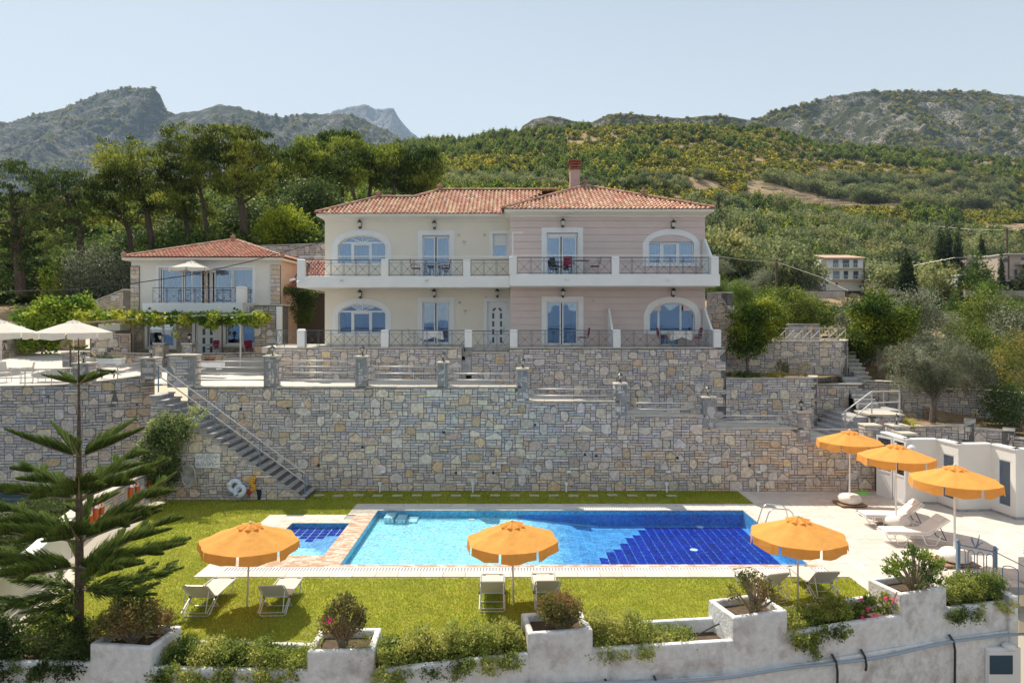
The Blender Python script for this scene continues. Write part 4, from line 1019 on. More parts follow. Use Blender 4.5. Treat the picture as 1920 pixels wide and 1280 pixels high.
def ridge_line(parent, a, b, seed, r=.12, L=.42):
    a, b = Vector(a), Vector(b); n = max(1, int((b-a).length/L)); rng = random.Random(seed)
    ax = axes(b-a)
    for k in range(n):
        p = a+(b-a)*(k/n); q = a+(b-a)*((k+1.12)/n); c = tuple(v*rng.uniform(.7,.95) for v in rng.choice(TC[:4])); vs = []
        for cc, rr in ((p, r*1.12), (q, r*.92)):
            for i in range(6):
                t = math.pi*i/5; vs.append(cc + ax @ Vector((0, -math.cos(t)*rr, math.sin(t)*rr)) + Vector((0,0,.05)))
        MB().add(vs, [(i, i+1, 7+i, 6+i) for i in range(5)] + [(5,4,3,2,1,0)], c).build('ridge_tile', M['tile'], parent)
def finial(parent, p):
    p = Vector(p); MB().lathe(p, [(.09,.0),(.14,.05),(.1,.12),(.16,.17),(.13,.25),(.04,.28),(.06,.32),(.01,.36)], 8, (.42,.26,.19)).build('ridge_finial', M['tile'], parent)
def roof_planes(parent, polys, seed, name='roof', **k):
    mb = MB()
    for p in polys: mb.add(p, [tuple(range(len(p)))])
    r = mb.build(name, M['roofdark'], parent)
    return r
E = ZE+.0
RA = (4.2, 39.2, 14.75); e0 = (XR0-.33, DR-.55, E); e1 = (XR1+.33, DR-.55, E); RB = (4.2, 46, 14.75)
rp = [[e0, e1, RA], [e1, (e1[0], 47, E), RB, RA], [(e0[0], 47, E), e0, RA, RB]]
LA = (-7.56, 38.5, 13.98); LB = (-5.55, 38.5, 13.98); LC = (-4.2, 39.86, 14.64); LD = (2.6, 39.86, 14.64)
g0 = (XL0-.33, DL-.55, E); g1 = (XR0+.0, DL-.55, E)
sl = (LC[2]-E)/(LC[1]-g0[1])
lp_ = [[g0, g1, (1.8, LD[1], LD[2]), LC, LB, LA], [(g0[0], 47, E), g0, LA, (LA[0], 47, LA[2])], [LA, LB, (LB[0], 47, LB[2]), (LA[0], 47, LA[2])], [LB, LC, (LC[0], 47, LC[2]), (LB[0], 47, LB[2])], [LC, LD, (LD[0], 47, LD[2]), (LC[0], 47, LC[2])]]
roof = roof_planes(v, rp + lp_, 1)
tile_plane(roof, [e0, e1, RA], 101); tile_plane(roof, [g0, g1, (1.8, LD[1], LD[2]), LC, LB, LA], 102)
for a, b in ((e0,RA),(e1,RA),(g0,LA),(LA,LB),(LB,LC),(LC,LD)): ridge_line(roof, a, b, hash(a[0]) & 7 if False else int(abs(a[0])*10))
ridge_line(roof, (e0[0], DR-.5, E), (e0[0], DL-.5, E), 5)
for p in (RA, (Vector(RA)*.52+Vector(e1)*.48), LA, LC): finial(roof, Vector(p)+Vector((0,0,.12)))
ch = MB().box(3.38, 3.93, 39.6, 40.15, 13.9, PZ(321, 40)).build('chimney', mat('chimney_render', (.62,.42,.36), rough=.9, var=.08), roof)
for k in range(3): z = PZ(321,40)+.02+k*.165; MB().box(3.36,3.95,39.58,40.17,z,z+.10,(.33,.12,.07)).build('chimney_cowl', M['tile'], ch)
for k in range(3): z = PZ(321,40)+.12+k*.165; MB().box(3.42,3.5,39.62,39.7,z,z+.07,(.3,.12,.08)).box(3.81,3.89,39.62,39.7,z,z+.07,(.3,.12,.08)).build('cowl_stub', M['tile'], ch)
MB().box(3.28,4.03,39.5,40.25,PZ(321,40)+.50,PZ(321,40)+.58,(.36,.14,.08)).build('chimney_cowl', M['tile'], ch)
# ------------------------------------------------------------------ small villa at left
HD = 40.0; GX = 40.0
hs = thing('small_villa', (-18, 40, 5.0), 'smaller two storey house at left with stone corners and balcony over a vine pergola', 'house')
hx = lambda px, D=HD: PX(px, D)
hz = lambda py, D=HD: PZ(py, D)
M['wood_w'] = M['white']
x0, x1 = hx(246), hx(525); zfl = 8.07; zt = hz(487)
win = [(298,378.5),(395,474)]
hl = []
for a, b in win: hl.append((hx(a), hx(b), zfl, hz(502)))
facade(hs, 'front_wall', x0, x1, 7.5, zt, HD, .12, hl, M['plasterclean'])
MB().add([(x1,HD,4.8),(x1,HD,zt),(x1,48,zt),(x1,48,4.8)], [(3,2,1,0)]).build('side_wall', mat('plaster_roof_bounce', (.72,.52,.40), rough=.85, var=.04), hs)  # salmon tint is painted-in light bounced off the terracotta roof
MB().add([(x0,HD,4.8),(x0,HD,zt),(x0,48,zt),(x0,48,4.8)], [(0,1,2,3)]).build('side_wall', M['plasterclean'], hs)
for (a, b, c, d), (pa, pb, pc, pd) in zip(hl, [((304,340),(345,376),0,0),((402.5,433.5),(438,473),0,0)]):
    t = MB(); Y = HD+.1; frame_rect(t, a, b, c, d, .07, Y); g = []
    for (u, w_) in (pa, pb): t2 = (hx(u), hx(w_)); frame_rect(t, t2[0]-.05, t2[1]+.05, c+.06, d-.06, .06, Y-.02); g.append(t2)
    fr = t.build('sliding_door', M['whiteplastic'], hs)
    for (u, w_) in g: pane(fr, u, w_, c+.12, d-.12, Y+.03)
    curtain(fr, a+.1, a+(b-a)*(.9 if a < -19 else .12), c+.1, d-.1, Y+.25); curtain(fr, b-(b-a)*.42, b-.1, c+.1, d-.1, Y+.25); room(fr, a, b, c, d, Y+.05, 1.6)
    trim(hs, a, b, c, d, 0, HD, .16)
def quoin(xa, xb, y, z0, z1, seed):
    core = MB().box(xa, xb, y-.04, y+.1, z0, z1).build('stone_corner', M['mortar'], hs); z = z0; r = random.Random(seed)
    while z < z1-.05:
        h = min(r.uniform(.2,.32), z1-z); s = r.uniform(.35,.65)*(xb-xa)
        for p, q in ((xa, xa+s), (xa+s, xb)) if r.random() < .6 else ((xa, xb),):
            MB().box(p+.012, q-.012, y-.075, y-.03, z+.012, z+h-.012, pick(r, WARM+BIGC)).build('stone', M['stone'], core)
        z += h
quoin(hx(246), hx(262), HD-.02, 7.3, hz(499), 1); quoin(hx(508), hx(526), HD-.02, 7.5, hz(497), 2); quoin(hx(379), hx(394), HD+.04, zfl, hz(503), 3)
# cornice, roof
f_ = MB(); cornice(f_, x0, x1, HD, zt-.02, 10.72, .5); f_.build('cornice', M['fascia'], hs)
ra = (-22.45, 39.45, 10.74); rb = (-13.25, 39.45, 10.74); rA = (-18.1, 43.8, 12.15); rB = (-17.65, 43.85, 12.15); b0 = (-22.45, 48, 10.74); b1 = (-13.25, 48, 10.74)
rf = roof_planes(hs, [[ra, rb, rB, rA], [b0, ra, rA], [rb, b1, rB], [b1, b0, rA, rB]], 2)
tile_plane(rf, [ra, rb, rB, rA], 111, cols=[(.50,.22,.14),(.56,.28,.19),(.44,.18,.11)]); tile_plane(rf, [rb, b1, rB], 112, cols=[(.50,.22,.14),(.56,.28,.19)])
for a, b in ((ra,rA),(rb,rB),(rA,rB)): ridge_line(rf, a, b, 7)
finial(rf, Vector(rA)+Vector((.2,0,.1))); finial(rf, rb); finial(rf, ra)
# balcony
BD = 38.5; sx = PX(267, BD), PX(455, BD)
MB().box(sx[0], sx[1], BD, HD-.003, 7.55, 8.07).box(sx[1], hx(477), BD+.7, HD-.003, 7.55, 8.07).build('balcony_slab', M['white'], hs, bevel=.02)
iron_panel(hs, PX(283, BD)+.02, PX(443, BD), BD+.15, 8.07, 8.95, .75, M['iron']); iron_panel(hs, PX(459, BD), hx(473), BD+.85, 8.07, 8.95, .8)
post(hs, PX(450.5, BD), BD+.22, 8.07, 9.02, .46)
for px in (281,440): MB().tube([(PX(px,BD), BD-.02, PZ(577,BD)), (PX(px,BD), BD-.1, PZ(579,BD))], .05, 6).build('slab_drain', M['black'], hs)
# ground floor: stone front
GD = 40.3
zg = 5.02
hl2 = [(hx(277,GD), hx(325.5,GD), hz(649,GD), hz(604,GD)), (hx(366,GD), hx(410,GD), zg, hz(602,GD)), (hx(424,GD), hx(484,GD), hz(645,GD), hz(604,GD))]
facade(hs, 'ground_wall', hx(215,GD), hx(527,GD), 4.0, 7.54, GD, .3, hl2, mat('rubble_mortar', (.26,.22,.18), rough=.95, var=.2))
def seg_stones(a, b, z0, z1, seed):
    if b-a > .15 and z1-z0 > .1: stone_faces(hs, [(a,GD-.002),(b,GD-.002)], z0, [(0,b-a,z1,z1)], seed, .13, 1.4, 30, tab=[((.34,.29,.23),3),((.30,.27,.23),2)], bigtab=[((.36,.31,.25),3),((.30,.25,.20),2)])
A = [hx(215,GD)] + [v_ for h_ in hl2 for v_ in (h_[0]-.17, h_[1]+.17)] + [hx(527,GD)]
for k in range(0, 8, 2): seg_stones(A[k], A[k+1], 4.1, 7.5, 200+k)
for k in (0, 2): seg_stones(hl2[k][0]-.17, hl2[k][1]+.17, 4.1, hl2[k][2]-.17, 210+k)
for k, h_ in enumerate(hl2):
    trim(hs, *h_[:2], h_[2], h_[3], 0, GD, .17)
    if k == 1: continue
    MB().box(h_[0]-.17, h_[1]+.17, GD-.035, GD+.01, h_[2]-.17, h_[2]-.003).build('window_sill', M['white'], hs)
    t = MB(); Y = GD+.1; frame_rect(t, *h_, .07, Y); m_ = h_[0]+(h_[1]-h_[0])*(.55 if k == 0 else .5); t.box(m_-.05, m_+.05, Y-.01, Y+.06, h_[2]+.07, h_[3]-.07); fr = t.build('window', M['whiteplastic'], hs)
    pane(fr, h_[0]+.07, m_-.05, h_[2]+.07, h_[3]-.07, Y+.03); pane(fr, m_+.05, h_[1]-.07, h_[2]+.07, h_[3]-.07, Y+.03); room(fr, *h_, Y+.06)
h_ = hl2[1]; t = MB(); frame_rect(t, *h_, .1, GD+.08); fr = t.build('door_frame', M['whiteplastic'], hs); dr = MB().box(h_[0]+.1, h_[1]-.1, GD+.1, GD+.15, zg, h_[3]-.1).build('front_door', M['whiteplastic'], fr)
cx = (h_[0]+h_[1])/2
for s in (-1, 1):
    for k in range(3): zc = zg+.35+k*.52; MB().box(cx+s*.22-.08, cx+s*.22+.08, GD+.085, GD+.105, zc-.18, zc+.18).build('door_light', M['lite'], fr)
# stone wing between the houses, drain pipe, little lean-to roof
MB().box(hx(478,39), hx(527,39), 38.9, 40.25, 4.0, PZ(573,38.9)).build('stone_wing', M['mortar'], hs)
stone_faces(hs, [(hx(478,39),38.9),(hx(527,39),38.9)], 4.1, [(0, hx(527,39)-hx(478,39), PZ(574,38.9), PZ(574,38.9))], 221, .14, 1.5, 30, tab=[((.36,.31,.25),3),((.30,.27,.23),2)])
MB().box(hx(476,39)-.05, hx(529,39)+.1, 38.8, 40.2, PZ(573,38.9), PZ(573,38.9)+.08).build('coping_slab', M['coping'], hs)
MB().box(PX(526,39.3), PX(534.5,39.3), 38.6, 38.85, 4.4, PZ(574.5,38.7)).build('white_pier', M['white'], hs)
MB().tube([(PX(527,41),40.8,PZ(543,41)), (PX(531,41),40.8,PZ(545,41)), (PX(530,41),40.8,PZ(552,41)), (PX(526.5,41),40.8,PZ(556,41)), (PX(526.5,41),40.8,PZ(573,41))], .05, 6).build('drain_pipe', M['white'], hs)
lean = thing('lean_to_roof', (-13, 43, 8), 'small terracotta lean-to roof squeezed between the two houses', 'roof')
q = [(PX(526,41.2),41.2,PZ(541,41.2)), (PX(612,41.2)+.3,41.2,PZ(541,41.2)), (PX(612,45)+.3,45.5,PZ(470,45)-.6), (PX(560,45),45.5,PZ(470,45)-.6)]
rr = roof_planes(lean, [q], 4); tile_plane(rr, q, 113, cols=[(.42,.16,.10),(.5,.22,.15)])
MB().box(PX(526,41.1), PX(612,41.1), 41.0, 41.1, PZ(545,41)-.02, PZ(543,41)+.03).build('gutter', M['white'], lean)
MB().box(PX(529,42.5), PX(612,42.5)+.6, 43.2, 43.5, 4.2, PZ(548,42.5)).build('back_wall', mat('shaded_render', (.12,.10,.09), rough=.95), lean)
bk = stone_wall('old stone wall on the slope behind the gap between the houses', [(PX(478,52),52),(PX(622,52),52)], 9.5, [(0, PX(622,52)-PX(478,52), PZ(462,52), PZ(457,52))], .5, 33, .14, 1.2, 120)

# pergola with vine
pg = thing('pergola', (PX(451,37.2), 37.2, 4.3), 'pale metal pergola frame carrying the vine in front of the small house', 'pergola')
bz = PZ(593,37.2)
MB().tube([(PX(451,37.2),37.2,PZ(690,37.2)), (PX(451,37.2),37.2,bz)], .05, 8).build('post', M['alu'], pg)
MB().tube([(PX(300,37.2),37.2,bz-.02), (PX(492,37.2),37.2,bz+.12)], .045, 6).build('beam', M['alu'], pg)
MB().bar((PX(451,37.2),37.2,PZ(612,37.2)), (PX(436,37.2),37.2,bz), .05).build('brace', M['alu'], pg)
for px in (320,362,405,448,488): MB().bar((PX(px,37.2),37.2,bz+.05), (PX(px,37.2)-.1,40.2,bz+.1), .05).build('rafter', M['alu'], pg)
# patio in front of the small house, curved low wall with two pillars
MB().box(hx(150,38.4), hx(527,38.4)+.4, 38.2, 40.3, 4.0, zg).build('house_patio', M['road'], kind='structure')
pw = thing('patio_wall', (-21, 37.6, 4.3), 'low curved rubble wall round the patio of the small house', 'wall')
cp = [P(px, 600, D) for px, D in ((150,39.6),(190,38.6),(240,38.0),(300,37.7),(360,37.8),(420,38.2),(460,38.7),(500,38.9))]
cpt = [(p.x, p.y) for p in cp]; Lc = Path(cpt).len
stone_wall('', cpt, 4.1, [(0, Lc, 5.22, 5.22)], .3, 41, .12, 1.0, 120, parent=pw, tab=WARM)
pillar(pw, PX(302,37.4), 37.4, .55, 4.2, PZ(645,37.4), 42, tab=WARM); pillar(pw, PX(355,37.4), 37.4, .55, 4.2, PZ(645,37.4), 43, tab=WARM)
lan(PX(301,37.4), 37.4, PZ(645,37.4)+.08, 'black lantern on the patio pillar in front of the small house window', 1.15); lan(PX(355,37.4), 37.4, PZ(645,37.4)+.08, 'black lantern on the patio pillar beside the small house door', 1.15)
# walls round the driveway
stone_wall('rubble wall beside the driveway below the vine', [(PX(156,38.5),40.5),(PX(160,38.2),38.6),(PX(200,38.2),38.4),(PX(242,38.6),38.8)], 4.0, [(0,9,PZ(628,38.3),PZ(628,38.3))], .4, 44, .13, 1.2, 150, tab=WARM)
MB().box(PX(200,40),PX(240,40),39.2,40.2,PZ(619,39.5),PZ(607,39.5)).build('white_planter_ledge', M['white'], tag(thing('white_ledge', (PX(220,40),39.5,6), 'white plastered ledge at the left corner of the small house', 'ledge'), None))
stone_wall('sloping rubble wall rising behind the vine at left of the small house', [(PX(160,46),46),(PX(248,43),42)], 6.0, [(0, 6.5, PZ(572,46), PZ(545,43))], .4, 45, .14, 1.2, 120, tab=WARM)
stone_wall('rubble wall on the far side of the driveway', [(PX(-60,38),37.0),(PX(20,40),39.5),(PX(90,44),44.5),(PX(152,48),48.5)], 4.4, [(0, 6, PZ(632,38), PZ(625,42)), (6, 16, PZ(625,42), 6.9)], .4, 46, .14, 1.2, 150, tab=WARM)
# pillar and post at the vine trunk
pp_ = thing('gate_pillar', (PX(131,34.5), 34.5, 4.4), 'short stone pillar with a twisted vine stem near the car park umbrella', 'pillar'); pillar(pp_, PX(131,34.5), 34.5, .46, 4.4, PZ(663,34.5), 47, tab=WARM)
MB().tube([P(132,690,34.2), P(132,642,34.2)], .045, 6).build('post', M['greybark'], pp_)
MB().tube([P(129,655,34.1), P(118,652,34.1), P(114,645,34.1), P(117,640,34.1), P(127,636,34.1), P(140,634,34.1), P(156,630,34.2)], [.03,.045,.05,.05,.04,.03,.02], 6).build('vine_stem', M['palebark'], pp_)
# white planters
for px0, px1, D, y0, y1, lab in ((180,226,35.0,672,685,'long white planter of pale succulents on the car park'), (369,415,33.6,677,692,'long white trough planter standing behind the railing below the pergola')):
    t = thing('trough_planter', (PX(px0,D), D, PZ(y1,D)), lab, 'planter'); a, b = PX(px0,D), PX(px1,D); zb_, zt2 = PZ(y1,D)+.08, PZ(y0,D)
    MB().box(a, b, D, D+.45, zb_, zt2-.06).box(a-.03, b+.03, D-.03, D+.48, zt2-.06, zt2).build('trough', M['whiteplastic'], t, bevel=.02); MB().box(a+.05, b-.05, D+.05, D+.4, zt2-.01, zt2+.005).build('soil', M['soil'], t)
    for q in (a+.2, b-.2): MB().box(q-.07, q+.07, D+.05, D+.4, zb_-.1, zb_).build('foot', M['whiteplastic'], t)

# ------------------------------------------------------------------ walls and steps on the right
def sw(label, pts, zb, zt, seed, cell=.12, mx=150, th=.4, tops=None, tab=STONES, cop=True):
    pts = [(PX(px, D), D) for px, D in pts]; L_ = Path(pts).len
    return stone_wall(label, pts, zb, tops or [(0, L_, zt-.07, zt-.07)], th, seed, cell, 1.1, mx, cop, tab=tab)
z1 = PZ(708, 33.2)
sw('rubble wall under the lemon tree bed beside the terrace', [(1360.5,33.05),(1532,33.2),(1532,34.6)], 1.6, z1, 51, mx=200)
sheet('planting_bed', [(PX(1362,33.5),33.4),(PX(1530,33.5),33.5),(PX(1590,36),36),(PX(1362,36),36)], z1-.06, M['earth'])
sw('taller rubble wall behind the lemon tree with a railing on top', [(1345,36.2),(1588,36.2),(1590,38.5)], 3.6, PZ(638,36.2), 52, mx=200)
z3 = PZ(719, 34.6)
sw('rubble wall between the lemon tree bed and the steps', [(1533,34.6),(1621,34.6),(1622,36.2)], 1.4, z3, 53, mx=120)
sheet('planting_bed', [(PX(1534,34.9),34.9),(PX(1622,34.9),34.9),(PX(1640,37.5),37.5),(PX(1534,37.5),37.5)], z3-.06, M['earth'])
sw('dark rubble wall behind the narrow upper steps', [(1588,38.6),(1668,38.2)], 3.5, PZ(637,38.4), 54, mx=80)
sw('rubble wall behind the big olive tree', [(1618,35.4),(1690,35.0),(1780,34.0),(1860,33.4),(1935,32.0)], 1.0, PZ(717,35.4), 55, mx=220, tops=[(0,2.2,PZ(716,35.4),PZ(716,35.2)),(2.2,14,PZ(728,34.6),PZ(738,33))])
rl = thing('terrace_railing', (PX(1400,36.4),36.4,6), 'grey lattice railing on the wall behind the lemon tree', 'railing')
a, b = PX(1362,36.4), PX(1586,36.4); zb_ = PZ(637,36.4); n = 14; mb = MB()
MB().tube([(a,36.45,zb_+.62),(b,36.45,zb_+.62)], .025, 6).tube([(a,36.45,zb_+.08),(b,36.45,zb_+.08)], .02, 6).build('rail', M['alu'], rl)
for k in range(n+1):
    x = a+(b-a)*k/n; mb.bar((x,36.45,zb_),(x,36.45,zb_+.62), .02)
    if k < n: mb.bar((x,36.45,zb_+.08),(x+(b-a)/n,36.45,zb_+.52), .03)
mb.build('lattice', M['alu'], rl)
sw('short length of rubble wall beyond the lattice railing', [(1478,39),(1537,39)], 5.0, PZ(607,39), 56, mx=60)
sw('rubble wall seen just right of the pink house corner', [(1325,40),(1362,39.5),(1380,38.6)], 5.2, PZ(553,39.8), 57, mx=80, tops=[(0,1.2,PZ(550,39.8),PZ(550,39.8)),(1.2,2.2,PZ(575,39.6),PZ(600,39)),(2.2,3,PZ(625,38.8),PZ(632,38.6))])
us = thing('upper_steps', (PX(1600,36.5),36.5,4), 'narrow flight of rough stone steps behind the olive tree', 'steps')
for k, (pa, pb, py) in enumerate(((1587,1598,661),(1587,1598,668),(1587,1604,675.5),(1587,1609,683),(1592,1615,691),(1601,1621,699.5),(1608,1626,708),(1619,1632,717),(1622,1640,725.5))):
    D = 38.0-k*.32; MB().box(PX(pa,D), PX(pb,D)+.2, D, D+.5, PZ(py,D)-.5, PZ(py,D)).build('step', M['step'], us, bevel=.02, seg=1); MB().box(PX(pa,D)-.02, PX(pb,D)+.22, D-.04, D+.4, PZ(py,D)+.002, PZ(py,D)+.07).build('tread', M['coping'], us, bevel=.01, seg=1)
# lower steps with platform and tube railing
ls = thing('ramp_steps', (PX(1600,31),31,1.6), 'stone steps with landing and grey tube railing at the end of the ramp', 'steps')
pz = PZ(776, 31.3)
MB().box(PX(1634,31.2), PX(1692,31.2), 31.2, 32.6, .8, pz-.07).build('landing_core', M['mortar'], ls); fp = [(PX(1634,31.2),32.6),(PX(1634,31.2),31.2),(PX(1692,31.2),31.2),(PX(1692,31.2),32.6)]
stone_faces(ls, fp, .9, [(0, Path(fp).len, pz-.07, pz-.07)], 58, .11, 1.0, 80, tab=STONES); MB().box(PX(1631,31.2), PX(1695,31.2), 31.13, 32.65, pz-.068, pz).build('coping_slab', M['coping'], ls)
MB().box(PX(1634,32.7), PX(1692,32.7), 32.65, 34.5, .8, pz-.02).build('landing', M['step'], ls)
for k in range(5):
    z = pz-.17*(k+1); xr_ = PX(1634,31.2)-.003; MB().box(xr_-.30*(k+1)-.4, xr_-.30*k if k else xr_, 31.5-.05*k, 33.9, z-.6, z).build('step', M['step'], ls, bevel=.01, seg=1)
for k in range(7):
    z = pz+.19*(k+1); MB().box(PX(1622,33)-.0, PX(1660,33), 33.6+.27*k, 33.9+.27*k+.3, pz-.1, z).build('step', M['step'], ls, bevel=.01, seg=1)
hr2 = thing('tube_railing', (PX(1635,31.3),31.3,pz), 'grey tube railing round the landing at the end of the ramp', 'railing'); D = 31.4
MB().tube([P(1583,772,D-.2), P(1634,734,D), P(1687,733,D)], .034, 8).build('top_rail', M['alu'], hr2); MB().tube([P(1586,795,D-.2), P(1634,755,D), P(1686,753,D)], .03, 8).build('lower_rail', M['alu'], hr2)
for px, ya, yb in ((1585,771,805),(1634.5,734,776),(1686.5,733,774)): MB().tube([P(px,ya,D), P(px,yb,D)], .035, 8).build('post', M['alu'], hr2)
MB().tube([P(1657,730,34), P(1657,755,34), ], .02, 6).build('post', M['alu'], hr2)
# two pillars by the patio gate
gp = thing('gate_pillars_wall', (wx(1637),28.8,0), 'stone end of the long wall with pillar beside the glazed patio door', 'wall')
MB().box(wx(1640), wx(1654), 28.5, 29.2, 0, PZ(880,28.5)).build('wall_core', M['mortar'], gp); pillar(gp, wx(1637.5), 28.78, .62, 1.6, wz(800), 59, d=.56)
pillar(gp, wx(1653), 28.65, .34, 0, wz(850), 67, d=.5)
g2 = thing('stone_pillar', (PX(1682,29.4),29.4,0), 'stone pillar with lantern right of the glazed patio door', 'pillar'); pillar(g2, PX(1682.5,29.6), 29.6, .66, 1.0, PZ(799,29.6), 61); lan(PX(1681,29.6), 29.6, PZ(799,29.6)+.08, 'black lantern on the pillar right of the glazed patio door')
MB().box(PX(1690,28.6), PX(1717,28.6), 28.6, 29.3, 1.0, PZ(816,28.6)).build('wall_core', M['mortar'], g2); MB().box(PX(1689,28.6), PX(1718,28.6), 28.5, 29.35, PZ(816,28.6)+.001, PZ(816,28.6)+.1).build('coping_slab', M['coping'], g2)
gd = thing('glazed_door', (wx(1645),28.2,0), 'white framed glazed door standing open at the right end of the long wall', 'door')
def leaf(pa, pb, zt_a, zt_b, lower=True):
    (ax_, ay), (bx_, by) = pa, pb; L_ = math.hypot(bx_-ax_, by-ay); ux, uy = (bx_-ax_)/L_, (by-ay)/L_
    f = lambda a, b, d: (ax_+ux*a-uy*d, ay+uy*a+ux*d, b); mb = MB(); w = .08
    T = lambda a: zt_a+(zt_b-zt_a)*a/L_
    mb.prism([(0,0),(w,0),(w,T(w)),(0,T(0))], f, 0, .05); mb.prism([(L_-w,0),(L_,0),(L_,T(L_)),(L_-w,T(L_-w))], f, 0, .05)
    mb.prism([(w,T(w)-w),(L_-w,T(L_-w)-w),(L_-w,T(L_-w)),(w,T(w))], f, 0, .05); mb.prism([(w,0),(L_-w,0),(L_-w,.08),(w,.08)], f, 0, .05); mb.prism([(w,1.0),(L_-w,1.0),(L_-w,1.08),(w,1.08)], f, 0, .05)
    fr = mb.build('door_leaf', M['whiteplastic'], gd)
    MB().prism([(w,1.08),(L_-w,1.08),(L_-w,T(L_-w)-w),(w,T(w)-w)], f, .02, .03).build('pane', M['glass'], fr); MB().prism([(w,.08),(L_-w,.08),(L_-w,1.0),(w,1.0)], f, .015, .035).build('panel', M['whiteplastic'], fr)
g_a, g_b, g_c = G(1643,927), G(1673,936), G(1701,946)
leaf((g_a.x,g_a.y), (g_b.x,g_b.y), 2.45, 2.45); leaf((g_b.x+.02,g_b.y-.02), (g_c.x-.05,g_c.y+.03), 2.45, 2.45)
# white changing room building with folded front
cb = thing('white_pool_house', (16, 26, 0), 'low white pool house with zigzag front wall and two tall windows', 'building')
vv = [(15.25,26.45),(16.5,26.48),(16.62,25.42),(17.9,25.48),(18.02,24.42),(21.0,24.6)]
zt = 2.48
def wseg(a, b, win=None, m=M['plasterclean']):
    L_ = math.hypot(b[0]-a[0], b[1]-a[1]); ux, uy = (b[0]-a[0])/L_, (b[1]-a[1])/L_; f = lambda s, z, d: (a[0]+ux*s-uy*d, a[1]+uy*s+ux*d, z); mb = MB()
    if not win: mb.prism([(0,0),(L_,0),(L_,zt),(0,zt)], f, 0, .25)
    else:
        s0, s1, za, zb_ = win
        for r in ([(0,0),(s0,0),(s0,zt),(0,zt)], [(s1,0),(L_,0),(L_,zt),(s1,zt)], [(s0,0),(s1,0),(s1,za),(s0,za)], [(s0,zb_),(s1,zb_),(s1,zt),(s0,zt)]): mb.prism(r, f, 0, .25)
        fm = MB(); w = .05
        for r in ([(s0,za),(s0+w,za),(s0+w,zb_),(s0,zb_)], [(s1-w,za),(s1,za),(s1,zb_),(s1-w,zb_)], [(s0+w,za),(s1-w,za),(s1-w,za+w),(s0+w,za+w)], [(s0+w,zb_-w),(s1-w,zb_-w),(s1-w,zb_),(s0+w,zb_)]): fm.prism(r, f, .03, .1)
        fr = fm.build('window', M['whiteplastic'], cb); MB().prism([(s0+w,za+w),(s1-w,za+w),(s1-w,zb_-w),(s0+w,zb_-w)], f, .06, .07).build('pane', M['glass'], fr); MB().prism([(s0,za),(s1,za),(s1,zb_),(s0,zb_)], f, .24, .26).build('blind', M['dark'], fr)
    mb.build('front_wall', m, cb); MB().prism([(0,zt+.002),(L_,zt+.002),(L_,zt+.06),(0,zt+.06)], f, -.04, .27).build('wall_cap', M['white'], cb)
    MB().prism([(0,0),(L_,0),(L_,.1),(0,.1)], f, -.02, -.001).build('skirting', M['step'], cb)
wseg(vv[0], vv[1]); wseg(vv[1], vv[2], (.22,.86,.35,2.05)); wseg(vv[2], vv[3]); wseg(vv[3], vv[4], (.25,.9,.35,2.05)); wseg(vv[4], vv[5])
wseg((15.25,28.2), (15.25,26.5))

t = thing('wall_spotlight', (15.9,26.3,2.1), 'white dome floodlight on the pool house wall behind the middle patio parasol', 'light')
MB().lathe((PX(1709,26.3),26.3,PZ(838,26.3)), [(.16,-.05),(.14,.02),(.05,.1)], 10).build('lamp_head', M['whiteplastic'], t); MB().bar((PX(1709,26.3),26.3,PZ(836,26.3)), (PX(1709,26.3),26.46,PZ(834,26.3)), .06).build('bracket', M['whiteplastic'], t)
# stepped retaining walls and beds right of the olive tree
sw('rubble wall in front of the olive tree bed', [(1697,31.4),(1762,30.9),(1826,30.3),(1828,31.3)], .6, PZ(797,30.8), 62, mx=160, tops=[(0,1.6,PZ(803,31.2),PZ(799,31)),(1.6,5,PZ(798,31),PZ(792,30.3))], cop=True)
sw('rubble wall lower on the right, stepping down beyond the olive bed', [(1826,30.35),(1865,29.8),(1900,29.3),(1902,30.4)], .4, PZ(804,30), 63, mx=120)
sw('last length of rubble wall at the right edge above the pool house', [(1900,29.4),(1960,28.6)], .3, PZ(821,29.2), 64, mx=60)
sheet('planting_bed', [(PX(1697,31.5),31.5),(PX(1826,30.6),30.6),(PX(1935,31.6),31.6),(PX(1780,33.8),33.8),(PX(1650,34.9),34.9)], PZ(800,31)-.05, M['earth'])
sheet('planting_bed', [(PX(1826,30.5),30.5),(PX(1990,28.8),28.8),(PX(2050,33),33),(PX(1870,33.2),33.2)], 1.85, M['earth'])
sheet('yard_floor', [(15,28.5),(24,27.5),(26,36),(13.5,36),(13.5,29.1)], .9, M['earth'])
